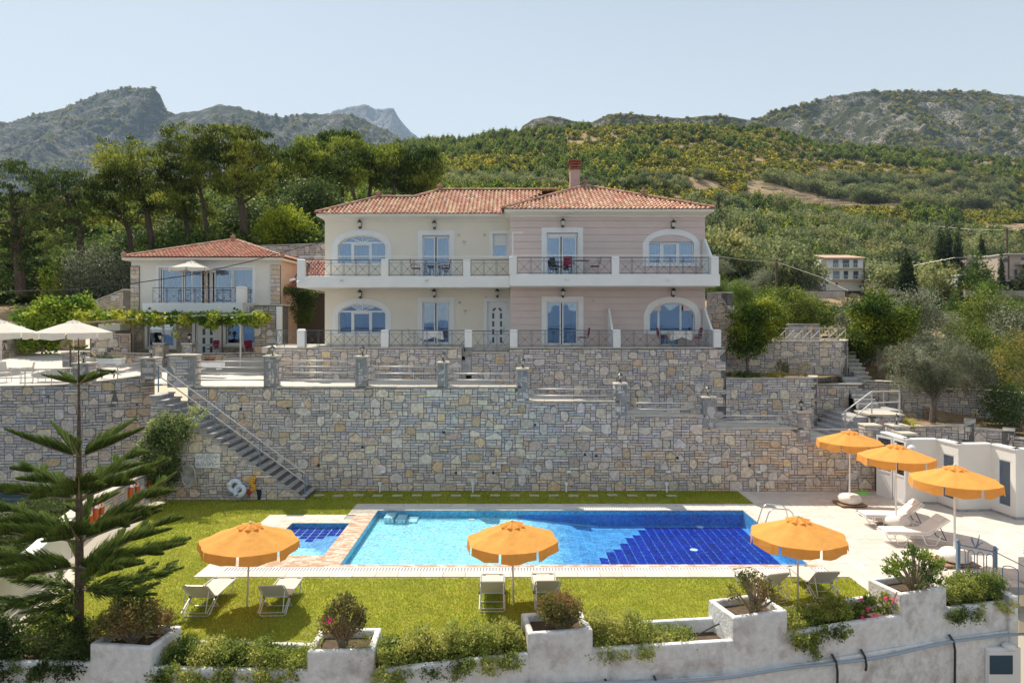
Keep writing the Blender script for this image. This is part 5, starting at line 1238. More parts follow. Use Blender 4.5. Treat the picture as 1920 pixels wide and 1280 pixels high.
# ------------------------------------------------------------------ parasols
def parasol(name, label, group, rim, peak, R_, drop, tilt=0, m='orange', base=False, ribs=8, rot=0, vent=True, pole_m='white', sag=.05, seed=0):
    t = thing(name, (0,0,0), label, 'parasol', group); rng = random.Random(seed)
    MB().tube([(0,0,0 if not base else .1), (0,0,peak-.05)], .024 if not base else .03, 8).build('pole', M[pole_m], t)
    n = ribs; sub = 4; rr = 6; vs = []; fs = []; r0 = .16
    def zt(r, a):   # canopy height: ridges on the ribs, sag between
        k = abs(((a*n/(2*math.pi)) % 1)-.5)*2      # 1 on rib, 0 between
        q = (r-r0)/(R_-r0); return peak-.06 - (peak-.06-rim)*(q**1.08) - sag*(1-k)*math.sin(math.pi*min(q, 1))*.6 - sag*.35*(1-k)*q
    NA = n*sub
    for i in range(rr+1):
        r = r0+(R_-r0)*i/rr
        for k in range(NA):
            a = 2*math.pi*k/NA; e = abs(((a*n/(2*math.pi)) % 1)-.5)*2; chord = math.cos(math.pi/n)/math.cos((((a*n/(2*math.pi)) % 1)-.5)*2*math.pi/n)
            chord = 1 - (1-math.cos(math.pi/n))*(1-e**1)*1.0
            vs.append((r*chord*math.cos(a+rot), r*chord*math.sin(a+rot), zt(r, a)+rng.uniform(-.004,.004)))
    for i in range(rr):
        for k in range(NA): fs.append((i*NA+k, i*NA+(k+1) % NA, (i+1)*NA+(k+1) % NA, (i+1)*NA+k))
    can = MB().add(vs, fs).build('canopy', M[m], t, smooth=True)
    # valance in separate flaps
    for p in range(n):
        mb = MB(); v2 = []; g = .03
        for q in range(sub+1):
            a = 2*math.pi*(p+g+(1-2*g)*q/sub)/n; e = abs((((a*n/(2*math.pi))) % 1)-.5)*2; c = R_*(1-(1-math.cos(math.pi/n))*(1-e)); z = zt(R_, a)
            w = rng.uniform(-.03,.03); v2 += [(c*math.cos(a+rot)*1.002, c*math.sin(a+rot)*1.002, z+.002), ((c+w+.015)*math.cos(a+rot), (c+w+.015)*math.sin(a+rot), z-drop*(.86+.12*math.sin(q*1.4+p)+rng.uniform(0,.08)))]
        mb.add(v2, [(2*q, 2*q+2, 2*q+3, 2*q+1) for q in range(sub)]).build('valance', M[m], can, smooth=True)
    if vent:
        v3 = []; NB = n*4
        for i, (r, dz) in enumerate(((.02, .015), (.15, -.05), (.29, -.10))):
            for k in range(NB):
                a = 2*math.pi*k/NB; puff = .035*math.cos(2*math.pi*k/4)*(i/2)
                v3.append((r*(1+.12*math.cos(2*math.pi*k/4)*(i/2))*math.cos(a+rot), r*(1+.12*math.cos(2*math.pi*k/4)*(i/2))*math.sin(a+rot), peak+.015+dz+puff))
        MB().add(v3, [(i*NB+k, i*NB+(k+1) % NB, (i+1)*NB+(k+1) % NB, (i+1)*NB+k) for i in range(2) for k in range(NB)]).build('vent_cap', M[m], can, smooth=True)
    MB().lathe((0,0,peak+.02), [(.03,0),(.035,.025),(.01,.05)], 8).build('finial', M['white'], t)
    mb = MB()
    for k in range(n):
        a = 2*math.pi*k/n+rot; mb.bar((.03*math.cos(a), .03*math.sin(a), peak-.12), (R_*.97*math.cos(a), R_*.97*math.sin(a), rim-.02), .012); mb.bar((.04*math.cos(a), .04*math.sin(a), peak-.6), (R_*.5*math.cos(a), R_*.5*math.sin(a), (peak+rim)/2-.07), .010)
    mb.build('ribs', M['frame'], t)
    if base:
        b = MB().lathe((0,0,.09), [(.30,0),(.40,.05),(.43,.12),(.42,.22),(.34,.31),(.2,.34),(.06,.35)], 16).build('base_weight', M['plasterclean'], t, smooth=True)
        MB().box(-.5,.5,-.42,.42,.05,.085).build('base_board', M['plank'], t); MB().box(-.45,-.3,-.4,.4,0.015,.05).box(.3,.45,-.4,.4,0.015,.05).build('board_runner', M['plank'], t)
    return t
LG = 'orange parasols round the pool'
def lawn_par(px, py, lab, rim=1.66, peak=2.08, rot=.2, lean=(0,0), R_=1.2, seed=0):
    t = parasol('orange_parasol', lab, LG, rim, peak, R_, .25, rot=rot, pole_m='frame', seed=seed); q = G(px, py); t.location = (q.x, q.y, 0); t.rotation_euler = (lean[0], lean[1], 0); return t
lawn_par(463, 1137, 'orange parasol over the two loungers at the left of the lawn', rot=.15, lean=(0,.04), seed=1)
lawn_par(963, 1133, 'orange parasol in the middle of the front lawn', rot=-.25, lean=(0,-.02), R_=1.17, seed=2)
lawn_par(1496, 1125, 'orange parasol at the right end of the lawn in front of the deep pool', rot=.05, rim=1.68, peak=2.12, seed=3)
for px, py, lab, rot in ((1593,947,'orange parasol on the patio nearest the long stone wall',.1),(1680,990,'middle orange parasol of the three on the patio',.3),(1790,1057,'largest looking orange parasol on the patio beside the two cushioned loungers',.0)):
    t = parasol('orange_parasol', lab, LG, 2.46, 2.86, 1.2, .28, base=True, rot=rot, seed=px); q = G(px, py, 0); t.location = (q.x, q.y, .015)
t = parasol('white_parasol', 'small white parasol standing on the balcony of the small house', 'white parasols', PZ(503,39.2)-8.07, PZ(490,39.2)-8.07, 1.25, .22, m='offwhite', rot=.2); t.location = (PX(360,39.2), 39.2, 8.07)
for px, D, lab, R_ in ((138,35.2,'off-white parasol with valance over the car park table',1.75),(2,35.0,'off-white parasol cut by the left edge of the photo',1.6)):
    zb_ = terr(PX(px,D), D); t = parasol('white_parasol', lab, 'white parasols', PZ(623,D)-zb_, PZ(601,D)-zb_, R_, .36, m='offwhite', rot=.39, sag=.03); t.location = (PX(px,D), D, zb_)

# ------------------------------------------------------------------ loungers
def lounger(label, group):
    """foot at +y, head at -y (towards the camera), origin at the middle of the base"""
    t = thing('sun_lounger', (0,0,0), label, 'sun lounger', group)
    w = .31; z = .34; hy = -.25
    head = Vector((0, hy-.62*math.cos(.72)*1.0, z+.68*math.sin(.72)))
    # bed
    n = 8; vs = []
    for i in range(n+1):
        y = hy+(.95-hy)*i/n; s = -.02*math.sin(math.pi*i/n)
        vs += [(-w+.03,y,z+s),(w-.03,y,z+s),(-w+.03,y,z+s-.008),(w-.03,y,z+s-.008)]
    fs = [];
    for i in range(n): a = 4*i; fs += [(a,a+1,a+5,a+4),(a+2,a+6,a+7,a+3),(a,a+4,a+6,a+2),(a+1,a+3,a+7,a+5)]
    fs += [(0,2,3,1),(4*n,4*n+1,4*n+3,4*n+2)]
    MB().add(vs, fs).build('seat_sling', M['sling'], t, smooth=False)
    d = Vector((0, head.y-hy, head.z-z)); MB().obox((0,(hy+head.y)/2,(z+head.z)/2), (d.length/2-.02, w-.03, .004), axes(d)).build('back_sling', M['sling'], t)
    r = .017
    MB().tube([(-w,hy,z),(-w,.93,z),(-w+.05,.98,z),(w-.05,.98,z),(w,.93,z),(w,hy,z)], r, 6).build('seat_frame', M['frame'], t)
    MB().tube([(-w,hy,z),(-w,head.y+.04,head.z-.035),(-w+.05,head.y,head.z),(w-.05,head.y,head.z),(w,head.y+.04,head.z-.035),(w,hy,z)], r, 6).build('back_frame', M['frame'], t)
    for q in (hy-.02, ): MB().tube([(-w,q,z),(w,q,z)], r*.9, 6).build('cross_bar', M['frame'], t)
    for ya, yb in ((.80,.66), (-.12,-.62)):
        for s in (1,):
            MB().tube([(-w,ya,z),(-w,yb+.03,.05),(-w+.04,yb,.02),(w-.04,yb,.02),(w,yb+.03,.05),(w,ya,z)], r, 6).build('leg', M['frame'], t)
    MB().tube([(-w,hy-.1,z-.06),(-w,-.05,.03),(w,-.05,.03),(w,hy-.1,z-.06)], r*.9, 6).build('leg', M['frame'], t)
    MB().tube([(-w+.03,hy-.3,z+.26),(-w+.03,-.72,.14),(w-.03,-.72,.14),(w-.03,hy-.3,z+.26)], r*.8, 6).build('back_prop', M['frame'], t)
    [MB().bar((q*w,hy-.05,z-.02), (q*w,-.72,.13), .02).build('prop_rail', M['frame'], t) for q in (-1,1)]
    for s in (-1,1): MB().obox((s*w, hy, z), (.03,.03,.03)).build('hinge', M['black'], t); MB().obox((s*.22,.93,z+.004), (.045,.012,.004)).build('strap', M['black'], t)
    return t
G1 = 'folding sun loungers on the lawn'
L0 = lounger('sling lounger left of the leftmost orange parasol on the lawn', G1)
tb = {}
for c in bpy.data.objects:
    if c.parent: tb.setdefault(c.parent.name, []).append(c)
def lg(o, x, y, rz): o.location = (x, y, 0); o.rotation_euler = (0,0,rz)
lg(L0, -7.62, 17.1, rad(-1))
for lab, x, y, rz in (('sling lounger half in shade just right of the leftmost lawn parasol', -5.82, 17.12, 2),('sling lounger left of the pole of the middle lawn parasol', -.50, 17.35, 1),
        ('sling lounger partly hidden by the round jade bush', .86, 17.4, 2),('sling lounger partly hidden by the bare stemmed jade tree', 6.55, 17.85, 14),('sling lounger right of the pole of the rightmost lawn parasol', 7.98, 18.0, 3)):
    c = copy_tree(L0, None, tb); c['label'] = lab; lg(c, x, y, rad(rz))
# patio loungers with cushions
def plounger(label, x, y, rz):
    t = thing('cushioned_lounger', (0,0,0), label, 'sun lounger', 'cushioned loungers on the patio'); w = .33; z = .36; hx_ = .25; hd = (hx_+.78*math.cos(.62), z+.78*math.sin(.62)); r = .018
    MB().box(-1.05, hx_, -w+.02, w-.02, z+.01, z+.08).build('seat_cushion', M['cushion'], t, bevel=.025)
    d = Vector((hd[0]-hx_, 0, hd[1]-z)); A_ = axes(d); MB().obox(Vector((hx_,0,z))+d*.5+A_ @ Vector((0,0,.045)), (d.length/2, w-.02, .035), A_).build('back_cushion', M['cushion'], t, bevel=.025)
    MB().obox(Vector((hx_,0,z))+d*.80+A_ @ Vector((0,0,.105)), (.12, .24, .035), A_).build('pillow', M['cushion'], t, bevel=.03)
    MB().tube([(hx_,-w,z),(-1.03,-w,z),(-1.08,-w+.05,z),(-1.08,w-.05,z),(-1.03,w,z),(hx_,w,z)], r, 6).build('seat_frame', M['whiteplastic'], t)
    MB().tube([(hx_,-w,z),(hd[0],-w,hd[1]),(hd[0]+.02,w,hd[1]),(hx_,w,z)], r, 6).build('back_frame', M['whiteplastic'], t)
    for a, b, c, e in ((-.85,-.70,-.50,-.35),(.02,.17,.45,.60)):
        for s in (-1,1): MB().tube([(a,s*w,z),(b,s*w,.03),(c,s*w,.03),(e,s*w,z-.02)], r, 6).build('leg', M['whiteplastic'], t)
    MB().tube([(hx_+.35,-w+.03,z+.22),(.80,-w+.03,.15),(.80,w-.03,.15),(hx_+.35,w-.03,z+.22)], r*.8, 6).build('back_prop', M['black'], t); [MB().bar((.2,q*w,z-.1),(.82,q*w,.16),.02).build('prop_rail', M['whiteplastic'], t) for q in (-1,1)]
    t.location = (x, y, .015); t.rotation_euler = (0,0,rad(rz))
plounger('cushioned patio lounger in full sun, nearer the stone wall', 13.25, 23.75, -4); plounger('cushioned patio lounger in parasol shade, nearer the camera', 12.95, 21.9, -3)
# ------------------------------------------------------------------ pool ladder, mop
t = thing('pool_ladder', (PX1,23.6,0), 'chrome ladder rails curving over the deep end of the pool', 'ladder')
for y in (23.75, 23.15):
    MB().tube([(PX1-.15,y,-.4),(PX1-.12,y,.1),(PX1+.05,y,.62),(PX1+.2,y,.76),(PX1+.72,y,.72),(PX1+.86,y,.6),(PX1+.92,y,.35),(PX1+.92,y,.02)], .024, 8).build('grab_rail', M['steel'], t, smooth=True)
for z in (-.12,-.3): MB().box(PX1-.2, PX1-.08, 23.15, 23.75, z-.015, z+.015).build('rung', M['steel'], t)
t = thing('mop', (PX(1614,28.0),28,0), 'green headed mop leaning on the long wall by the glazed door', 'mop'); q = G(1615,925)
MB().tube([(q.x,q.y-.1,.1),(q.x-.15,28.42,1.5)], .014, 6).build('handle', M['alu'], t); MB().lathe((q.x,q.y-.1,.015), [(.25,0),(.22,.05),(.08,.09),(.03,.12)], 12).build('mop_head', mat('lime_green', (.25,.65,.15), rough=.9), t)
# ------------------------------------------------------------------ things at the foot of the stairs
SD = SY0
t = thing('notice_board', (PX(390,SD), SD-.06, PZ(876,SD)), 'white notice board with dark lettering screwed to the stair wall', 'sign')
a, b, z0, z1 = PX(366.5,SD-.06), PX(412.5,SD-.06), PZ(876.5,SD-.06), PZ(849.5,SD-.06)
MB().box(a, b, SD-.07, SD-.045, z0, z1).build('board', M['whiteplastic'], t)
rngx = random.Random(3); mb = MB(); nl = 9; hh = (z1-z0)/(nl+1.4); hx_ = .028
for k in range(nl):     # words are too blurred in the photograph to read: rows of letter-high strokes in word-like runs
    zz = z1 - hh*(k+1.05); wds = [2,4,5,4,2,4,3,5,4][k]; full = [.5,.86,.96,.84,.4,.82,.72,.94,.78][k]*(b-a); x = a+.03+((b-a-.06)-full)/2*(1 if k in (0,4) else .15); ch_ = 0
    lens = [rngx.randint(2,7) for _ in range(wds)]; tot = sum(lens)+wds-1; cw = full/tot
    for L_ in lens:
        for c_ in range(L_):
            for s_ in range(rngx.choice((1,2,2))): mb.box(x+cw*(.1+.38*s_), x+cw*(.32+.38*s_), SD-.0725, SD-.0705, zz, zz+hh*.62)
            if rngx.random() < .7: mb.box(x+cw*.1, x+cw*.72, SD-.0727, SD-.0707, zz+hh*.62*rngx.choice((0,.4,.8)), zz+hh*.62*rngx.choice((.25,.6,1))+.001)
            x += cw
        x += cw
mb.build('lettering', mat('navy_print', (.03,.04,.10), rough=.6), t)
t = thing('satellite_dish', (PX(355,SD-.2), SD-.2, PZ(891,SD)), 'pale round disc like a dish leaning against the stair wall beside the creeper', 'dish')
c = Vector((PX(353.5,SD-.35), SD-.35, PZ(891,SD-.35))); vs = []; fs = []; n = 24; R_ = .40
rot_ = Matrix.Rotation(rad(-22), 3, 'Z')
rings = [(1,0),(.93,.02),(.6,.09),(.2,.13)]
for rr_, dd in rings:
    for k in range(n): a_ = 2*math.pi*k/n; vs.append(c + rot_ @ Vector((rr_*R_*math.cos(a_)*.92, dd, rr_*R_*math.sin(a_)*1.12)))
fs = [(i*n+k, i*n+(k+1) % n, (i+1)*n+(k+1) % n, (i+1)*n+k) for i in range(3) for k in range(n)] + [tuple(range(3*n, 4*n))]
MB().add(vs, fs).build('disc', mat('dish_grey', (.45,.45,.42), rough=.7, col2=(.25,.25,.25), c2scale=3), t)
MB().tube([c+rot_ @ Vector((R_*.92*math.cos(2*math.pi*k/n),-.005,R_*1.12*math.sin(2*math.pi*k/n))) for k in range(n)], .015, 5, closed=True).build('disc_rim', M['alu'], t)
M['pvc'] = mat('pale_vinyl', (.62,.68,.78), rough=.35, spec=.5)
def ring(t, c, R_, r, tiltx, m, name='ring', n=20, sec=10, rz=0):
    A_ = Matrix.Rotation(rz, 3, 'Z') @ Matrix.Rotation(tiltx, 3, 'X'); pts = [Vector(c)+A_ @ Vector((R_*math.cos(2*math.pi*k/n), R_*math.sin(2*math.pi*k/n), 0)) for k in range(n)]
    return MB().tube(pts, r, sec, closed=True).build(name, m, t, smooth=True)
t = thing('swim_ring', (PX(440,SD-.3), SD-.3, PZ(912,SD)), 'two pale inflatable rings hung on the stair wall left of the yellow toy', 'inflatable')
ring(t, (PX(440,SD-.2), SD-.2, PZ(910.5,SD-.2)), .20, .095, rad(80), M['pvc'], rz=.1); ring(t, (PX(447,SD-.42), SD-.3, PZ(920,SD-.3)), .19, .09, rad(72), M['pvc'], rz=-.2)
MB().obox((PX(430,SD-.3), SD-.32, PZ(904,SD)), (.09,.03,.03), Matrix.Rotation(rad(15),3,'Y')).build('valve_flap', M['whiteplastic'], t, bevel=.01)
MB().obox((PX(450,SD-.42), SD-.42, PZ(919,SD)), (.14,.02,.03), Matrix.Rotation(rad(-25),3,'Y')).build('handle_patch', M['whiteplastic'], t, bevel=.01); MB().obox((PX(445,SD-.42), SD-.43, PZ(922,SD)), (.06,.02,.03), Matrix.Rotation(rad(-25),3,'Y')).build('blue_patch', M['blueiron'], t, bevel=.01)
t = thing('yellow_inflatable', (PX(472,SD-.2), SD-.2, PZ(912,SD)), 'crumpled yellow and red inflatable toy hanging on the stair wall', 'inflatable')
yl = mat('yellow_vinyl', (.75,.38,.03), rough=.4); rl_ = mat('red_vinyl', (.55,.05,.05), rough=.4); rng = random.Random(2)
for k in range(7): MB().lathe((PX(472.5,SD-.2)+.05*math.sin(k*1.3), SD-.14, PZ(919-k*3.7,SD-.2)), [(.04,-.05),(.10,-.02),(.11,.02),(.04,.06)], 7).build('air_chamber', yl, t, smooth=True)
MB().lathe((PX(464,SD-.2), SD-.14, PZ(920,SD)), [(.03,-.1),(.06,0),(.02,.09)], 6).lathe((PX(468.5,SD-.2), SD-.16, PZ(922,SD)), [(.03,-.05),(.05,0),(.02,.05)], 6).build('red_flap', rl_, t)
t = thing('dark_bin', (PX(488,SD-.3), SD-.3, 0), 'dark blue bin standing by the foot of the stair wall', 'bin')
q = G(487.5, 936); MB().lathe((q.x,q.y,0), [(.12,0),(.16,.42),(.17,.44),(.16,.44),(.13,.3)], 14).build('bin_body', mat('bin_navy', (.02,.035,.07), rough=.5), t)
# life rings on the low wall
om = mat('lifebuoy_orange', (.72,.13,.03), rough=.5); wm = M['whiteplastic']
for k, (px, py, D, lab) in enumerate(((246,923,22.6,'orange life ring on the low wall, nearest the white notice'),(228,941,21.6,'orange life ring lowest on the wall, just left of another one'),(291,905,25.4,'orange life ring near the far end of the low wall'),(311,902,26.8,'orange life ring at the far end by the creeper'))):
    t = thing('life_ring', (PX(px,D), D, PZ(py,D)), lab, 'life ring', 'orange life rings on the low wall'); c = Vector((PX(px,D), D, PZ(py,D))); 
    i_ = min(range(len(bpr)-1), key=lambda i: abs((bpr[i][1]+bpr[i+1][1])/2-D)); a_, b_ = Vector(bpr[i_]), Vector(bpr[i_+1]); tt = (D-a_.y)/(b_.y-a_.y); x_ = a_.x+(b_.x-a_.x)*tt
    c.x = x_+.12; n = 20; ang = math.atan2(b_.y-a_.y, b_.x-a_.x); c.z = .78
    pts = [c+Vector((math.cos(ang)*.29*math.cos(2*math.pi*q/n), math.sin(ang)*.29*math.cos(2*math.pi*q/n), .29*math.sin(2*math.pi*q/n))) for q in range(n)]
    MB().tube(pts, .075, 10, closed=True).build('ring', om, t, smooth=True)
    for q in (2,7,12,17): MB().tube([pts[q], pts[(q+1) % n]], .079, 10).build('white_band', wm, t)
    MB().tube([pts[7]+Vector((.09,0,0)), c+Vector((.05,0,.36)), pts[3]+Vector((.09,0,0))], .012, 5).build('rope', wm, t)
t = thing('white_notice', (-13.6,21.4,.5), 'small white notice plate on the end of the low stone wall', 'sign'); MB().box(-13.52,-13.48,20.9,21.45,.35,1.0).build('plate', wm, t); mb = MB()
for k in range(8): mb.box(-13.479,-13.476,20.95,21.4-.05*(k % 3),.42+k*.065,.445+k*.065)
mb.build('lettering', M['lite'], t)

# ------------------------------------------------------------------ chairs and tables
def chair(label, loc, rz, cushion='red', frame_m='alu', group='terrace and balcony chairs', slat=False):
    t = thing('garden_chair', (0,0,0), label, 'chair', group); r = .014
    MB().box(-.23,.23,-.23,.22,.42,.47).build('seat', M[cushion], t, bevel=.02, seg=1)
    MB().obox((0,.25,.72), (.22,.025,.21), Matrix.Rotation(rad(-10),3,'X')).build('backrest', M[cushion], t, bevel=.03, seg=2)
    for sx in (-1,1):
        MB().tube([(sx*.24,-.22,0),(sx*.24,-.22,.66)], r, 5).build('leg', M[frame_m], t); MB().tube([(sx*.24,.24,0),(sx*.24,.22,.45),(sx*.23,.29,.92)], r, 5).build('leg', M[frame_m], t)
        MB().tube([(sx*.25,-.22,.65),(sx*.26,.25,.66)], .018, 5).build('armrest', M[frame_m], t)
    t.location = loc; t.rotation_euler = (0,0,rz); return t
def table(label, loc, w=.8, d=.8, h=.72, top='alu', cloth=False, rz=0, group='terrace and balcony tables', round_=False):
    t = thing('garden_table', (0,0,0), label, 'table', group)
    if round_: MB().lathe((0,0,h-.03), [(w/2,0),(w/2,.03)], 18).build('table_top', M[top], t)
    else: MB().box(-w/2,w/2,-d/2,d/2,h-.03,h).build('table_top', M[top], t)
    for sx in (-1,1):
        for sy in (-1,1): MB().tube([(sx*w*.36,sy*d*.36,0),(sx*w*.36,sy*d*.36,h-.03)], .018, 5).build('leg', M['alu'], t)
    t.location = loc; t.rotation_euler = (0,0,rz)
    if cloth:
        c = MB(); n = 32; vs = [(0,0,h+.012)]; sq = lambda a, k: (math.copysign(min(abs(math.cos(a))*1.35,1), math.cos(a))*w/2*k, math.copysign(min(abs(math.sin(a))*1.35,1), math.sin(a))*d/2*k)
        for k in range(n): x_, y_ = sq(2*math.pi*k/n, 1.02); vs.append((x_, y_, h+.01))
        for k in range(n): x_, y_ = sq(2*math.pi*k/n, 1.10+.05*(k % 2)); vs.append((x_, y_, h-.28-.14*abs(math.sin(2*math.pi*k/n*2))))
        c.add(vs, [(0,1+k,1+(k+1) % n) for k in range(n)]+[(1+k,1+n+k,1+n+(k+1) % n,1+(k+1) % n) for k in range(n)])
        o = c.build('tablecloth', M['plasterclean'], None, smooth=True); o.location = loc; o.rotation_euler = (0,0,rz); tag(o, 'pale cloth hanging over the '+label.split(' ',1)[1] if False else 'pale cloth draped over the %s' % label, 'tablecloth')
    return t
for px, D, z, rz, lab in ((779,35.4,ZS,100,'red chair left of the table on the cream balcony'),(835,35.5,ZS,-80,'red chair right of the table on the cream balcony'),
        (1064,34.1,ZS,180,'red chair in front of the open balcony door of the pink half'),(1116,34.0,ZS,-100,'red chair right of the table on the pink balcony'),
        (1243,34.0,TZ,95,'red chair left of the clothed table before the arched door'),(1305,34.0,TZ,-85,'red chair right of the clothed table before the arched door')):
    chair(lab, (PX(px,D), D, z), rad(rz))
chair('grey folding chair left of the table on the cream terrace', (PX(776,34.6),34.6,TZ), rad(105), cushion='alu'); chair('chair with dark red back beside the pink terrace door', (PX(1094,34.2),34.2,TZ), rad(-110), cushion='red')
chair('dark chair inside the railing at the open balcony door', (PX(1044,34.3),34.3,ZS), rad(120), cushion='black', frame_m='black')
table('grey table on the cream balcony', (PX(806,35.4),35.4,ZS)); table('bare round table on the pink balcony', (PX(1090,34.2),34.2,ZS), .9, .9, .76, 'plank', round_=True)
table('terrace table at the cream half of the villa', (PX(812,34.7),34.7,TZ), .9, .8, .74, cloth=True, rz=.2); table('terrace table before the arched door', (PX(1274,34.0),34.0,TZ), 1.0, .8, .74, cloth=True, rz=.05)
chair('red chair just right of the door of the small house', (PX(399,39.2),39.2,zg), rad(-20), group='chairs by the small house'); chair('red chair under the right window of the small house', (PX(466,39.0),39.0,zg), rad(30), group='chairs by the small house')
table('long low table under the right window of the small house', (PX(432,39.4),39.4,zg), 1.9, .5, .5, top='plank', group='tables by the small house')
for px, lab, rz in ((6,'beige chair cut by the left edge behind the car park railing',60),(50,'beige chair behind the car park railing left of the umbrella pole',-60)):
    D = 31.0; chair(lab, (PX(px,D), D, terr(PX(px,D),D)), rad(rz), cushion='sling', group='chairs on the car park'); 
table('long beige table on the car park behind the railing', (PX(102,31.3),31.3,terr(PX(102,31.3),31.3)), 1.6, .7, .62, top='sling', group='tables on the car park')
# ------------------------------------------------------------------ black cat
t = thing('cat', (PX(201,32.5),32.5,terr(PX(201,32.5),32.5)), 'black cat walking behind the railing in front of the long white planter', 'cat')
cz = terr(PX(201,32.5),32.5); s = 1.25
J = [((0,0,.24),.075),((-.12,0,.25),.08),((-.24,0,.27),.06),((-.31,0,.31),.045),((-.37,0,.31),.05),((-.42,0,.29),.022),((.13,0,.25),.08),((.22,0,.24),.06),((.34,0,.20),.02),((.46,0,.12),.016),((.56,0,.12),.012)]
ed = [(0,1),(1,2),(2,3),(3,4),(4,5),(0,6),(6,7),(7,8),(8,9),(9,10)]
def leg_(root, pts, rs):
    i = root
    for p, r in zip(pts, rs): J.append((p, r)); ed.append((i, len(J)-1)); i = len(J)-1
leg_(2, [(-.22,.05,.17),(-.25,.05,.09),(-.25,.05,.015),(-.28,.05,.01)], [.034,.022,.017,.018]); leg_(2, [(-.20,-.05,.17),(-.14,-.05,.09),(-.16,-.05,.015),(-.19,-.05,.01)], [.034,.022,.017,.018])
leg_(7, [(.20,.05,.17),(.25,.05,.10),(.21,.05,.015),(.18,.05,.01)], [.045,.024,.017,.018]); leg_(7, [(.22,-.05,.17),(.30,-.05,.10),(.29,-.05,.015),(.26,-.05,.01)], [.045,.024,.017,.018])
me = bpy.data.meshes.new('cat_body'); me.from_pydata([tuple(Vector(p)*s) for p, _ in J], ed, []); o = link_mesh('cat_body', me, t); o.location = (PX(201,32.5),32.5,cz+.02)
sk = o.modifiers.new('skin', 'SKIN'); 
for k, (_, r) in enumerate(J): me.skin_vertices[0].data[k].radius = (r*s, r*s); me.skin_vertices[0].data[k].use_root = (k == 0)
o.modifiers.new('sub', 'SUBSURF').levels = 2; o.modifiers[-1].render_levels = 2; M['catfur'] = mat('black_fur', (.012,.012,.012), rough=.6)
me.materials.append(M['catfur'])
for sy in (-1,1): MB().add([(-.37*s,sy*.02*s,.345*s),(-.34*s,sy*.045*s,.34*s),(-.36*s,sy*.035*s,.385*s)], [(0,1,2)]).add([(-.385*s,sy*.03*s,.34*s),(-.37*s,sy*.02*s,.345*s),(-.36*s,sy*.035*s,.385*s),(-.34*s,sy*.045*s,.34*s)], [(0,1,2),(0,2,3)]).build('ear', M['catfur'], t).location = (PX(201,32.5),32.5,cz+.02)

# ------------------------------------------------------------------ front planter wall
FW = [(-16,14.6),(-13,14.5),(-8.95,14.4),(-7.5,14.2),(-4.25,14.05),(-2.8,14.1),(-2.36,14.2),(.35,14.8),(1.77,15.0),(5.0,15.4),(6.38,15.8),(9.5,16.7),(10.9,17.12),(12.9,17.6)]
fp_ = Path(FW)
pl = thing('planter_wall', (0,14.6,-4), 'weathered white plaster wall along the lawn front with planting troughs and raised boxes', 'wall')
def strip(z0, z1, o0, o1, name, m, k0=0, k1=None, parent=pl, bev=.05, kind=None):
    mb = MB(); pts = FW[k0:k1]
    N_ = [];
    for i in range(len(pts)):
        a = Vector(pts[max(i-1,0)]); b = Vector(pts[min(i+1,len(pts)-1)]); d = (b-a).normalized(); N_.append(Vector((d.y,-d.x)))
    vs = []
    for p, n_ in zip(pts, N_):
        q = Vector(p); f_, k_ = q+n_*o0, q+n_*o1; vs += [(f_.x,f_.y,z0),(k_.x,k_.y,z0),(k_.x,k_.y,z1),(f_.x,f_.y,z1)]
    fs = [];
    for i in range(len(pts)-1):
        a = 4*i; b = a+4; fs += [(a,b,b+3,a+3),(a+3,b+3,b+2,a+2),(a+1,a+2,b+2,b+1),(a,a+1,b+1,b)]
    fs += [(0,3,2,1),(len(vs)-4,len(vs)-3,len(vs)-2,len(vs)-1)]
    return MB().add(vs, fs).build(name, m, parent, kind, bevel=bev, seg=2)
strip(-4.4, -.06, .0, -.16, 'trough_front', M['plaster']); strip(-1.0, .09, -.82, -.97, 'trough_back', M['plaster']); strip(-1.1, -.22, -.155, -.825, 'trough_soil', M['soil'], bev=0)
def pbox(x0, x1, zt, depth=1.05, fr=.0):
    p0, p1 = Vector((x0, np.interp(x0, [p[0] for p in FW], [p[1] for p in FW]))), Vector((x1, np.interp(x1, [p[0] for p in FW], [p[1] for p in FW]))); d = (p1-p0).normalized(); n_ = Vector((d.y,-d.x)); L_ = (p1-p0).length
    f = lambda s, o, z: (p0.x+d.x*s+n_.x*o, p0.y+d.y*s+n_.y*o, z); w = .14; mb = MB(); fo = .012; bo = -depth
    O = [(0,fo),(L_,fo),(L_,bo),(0,bo)]; I = [(w,fo-w),(L_-w,fo-w),(L_-w,bo+w),(w,bo+w)]; zb_ = -.9
    vs = [f(a,b,zb_) for a,b in O]+[f(a,b,zt) for a,b in O]+[f(a,b,zt) for a,b in I]+[f(a,b,zt-.22) for a,b in I]
    fs = [(0,1,5,4),(1,2,6,5),(2,3,7,6),(3,0,4,7)]+[(4+i,4+(i+1)%4,8+(i+1)%4,8+i) for i in range(4)]+[(8+i,8+(i+1)%4,12+(i+1)%4,12+i) for i in range(4)]
    o = MB().add(vs, fs).build('planter_box', M['plaster'], pl, bevel=.045, seg=3); MB().add([f(a,b,zt-.16) for a,b in I], [(0,1,2,3)]).build('soil', M['soil'], o); return f(L_/2, -depth*.5, zt-.16)
BA = pbox(-8.9,-7.5,.36); BB = pbox(-4.22,-2.85,.36); BC = pbox(.35,1.78,.38); BDx = pbox(5.0,6.38,.46); BE = pbox(9.52,10.9,.46)
# end pier of the trough and corner
MB().box(12.72,12.95,17.45,18.5,-4.4,.1).build('end_wall', M['plaster'], pl, bevel=.03)
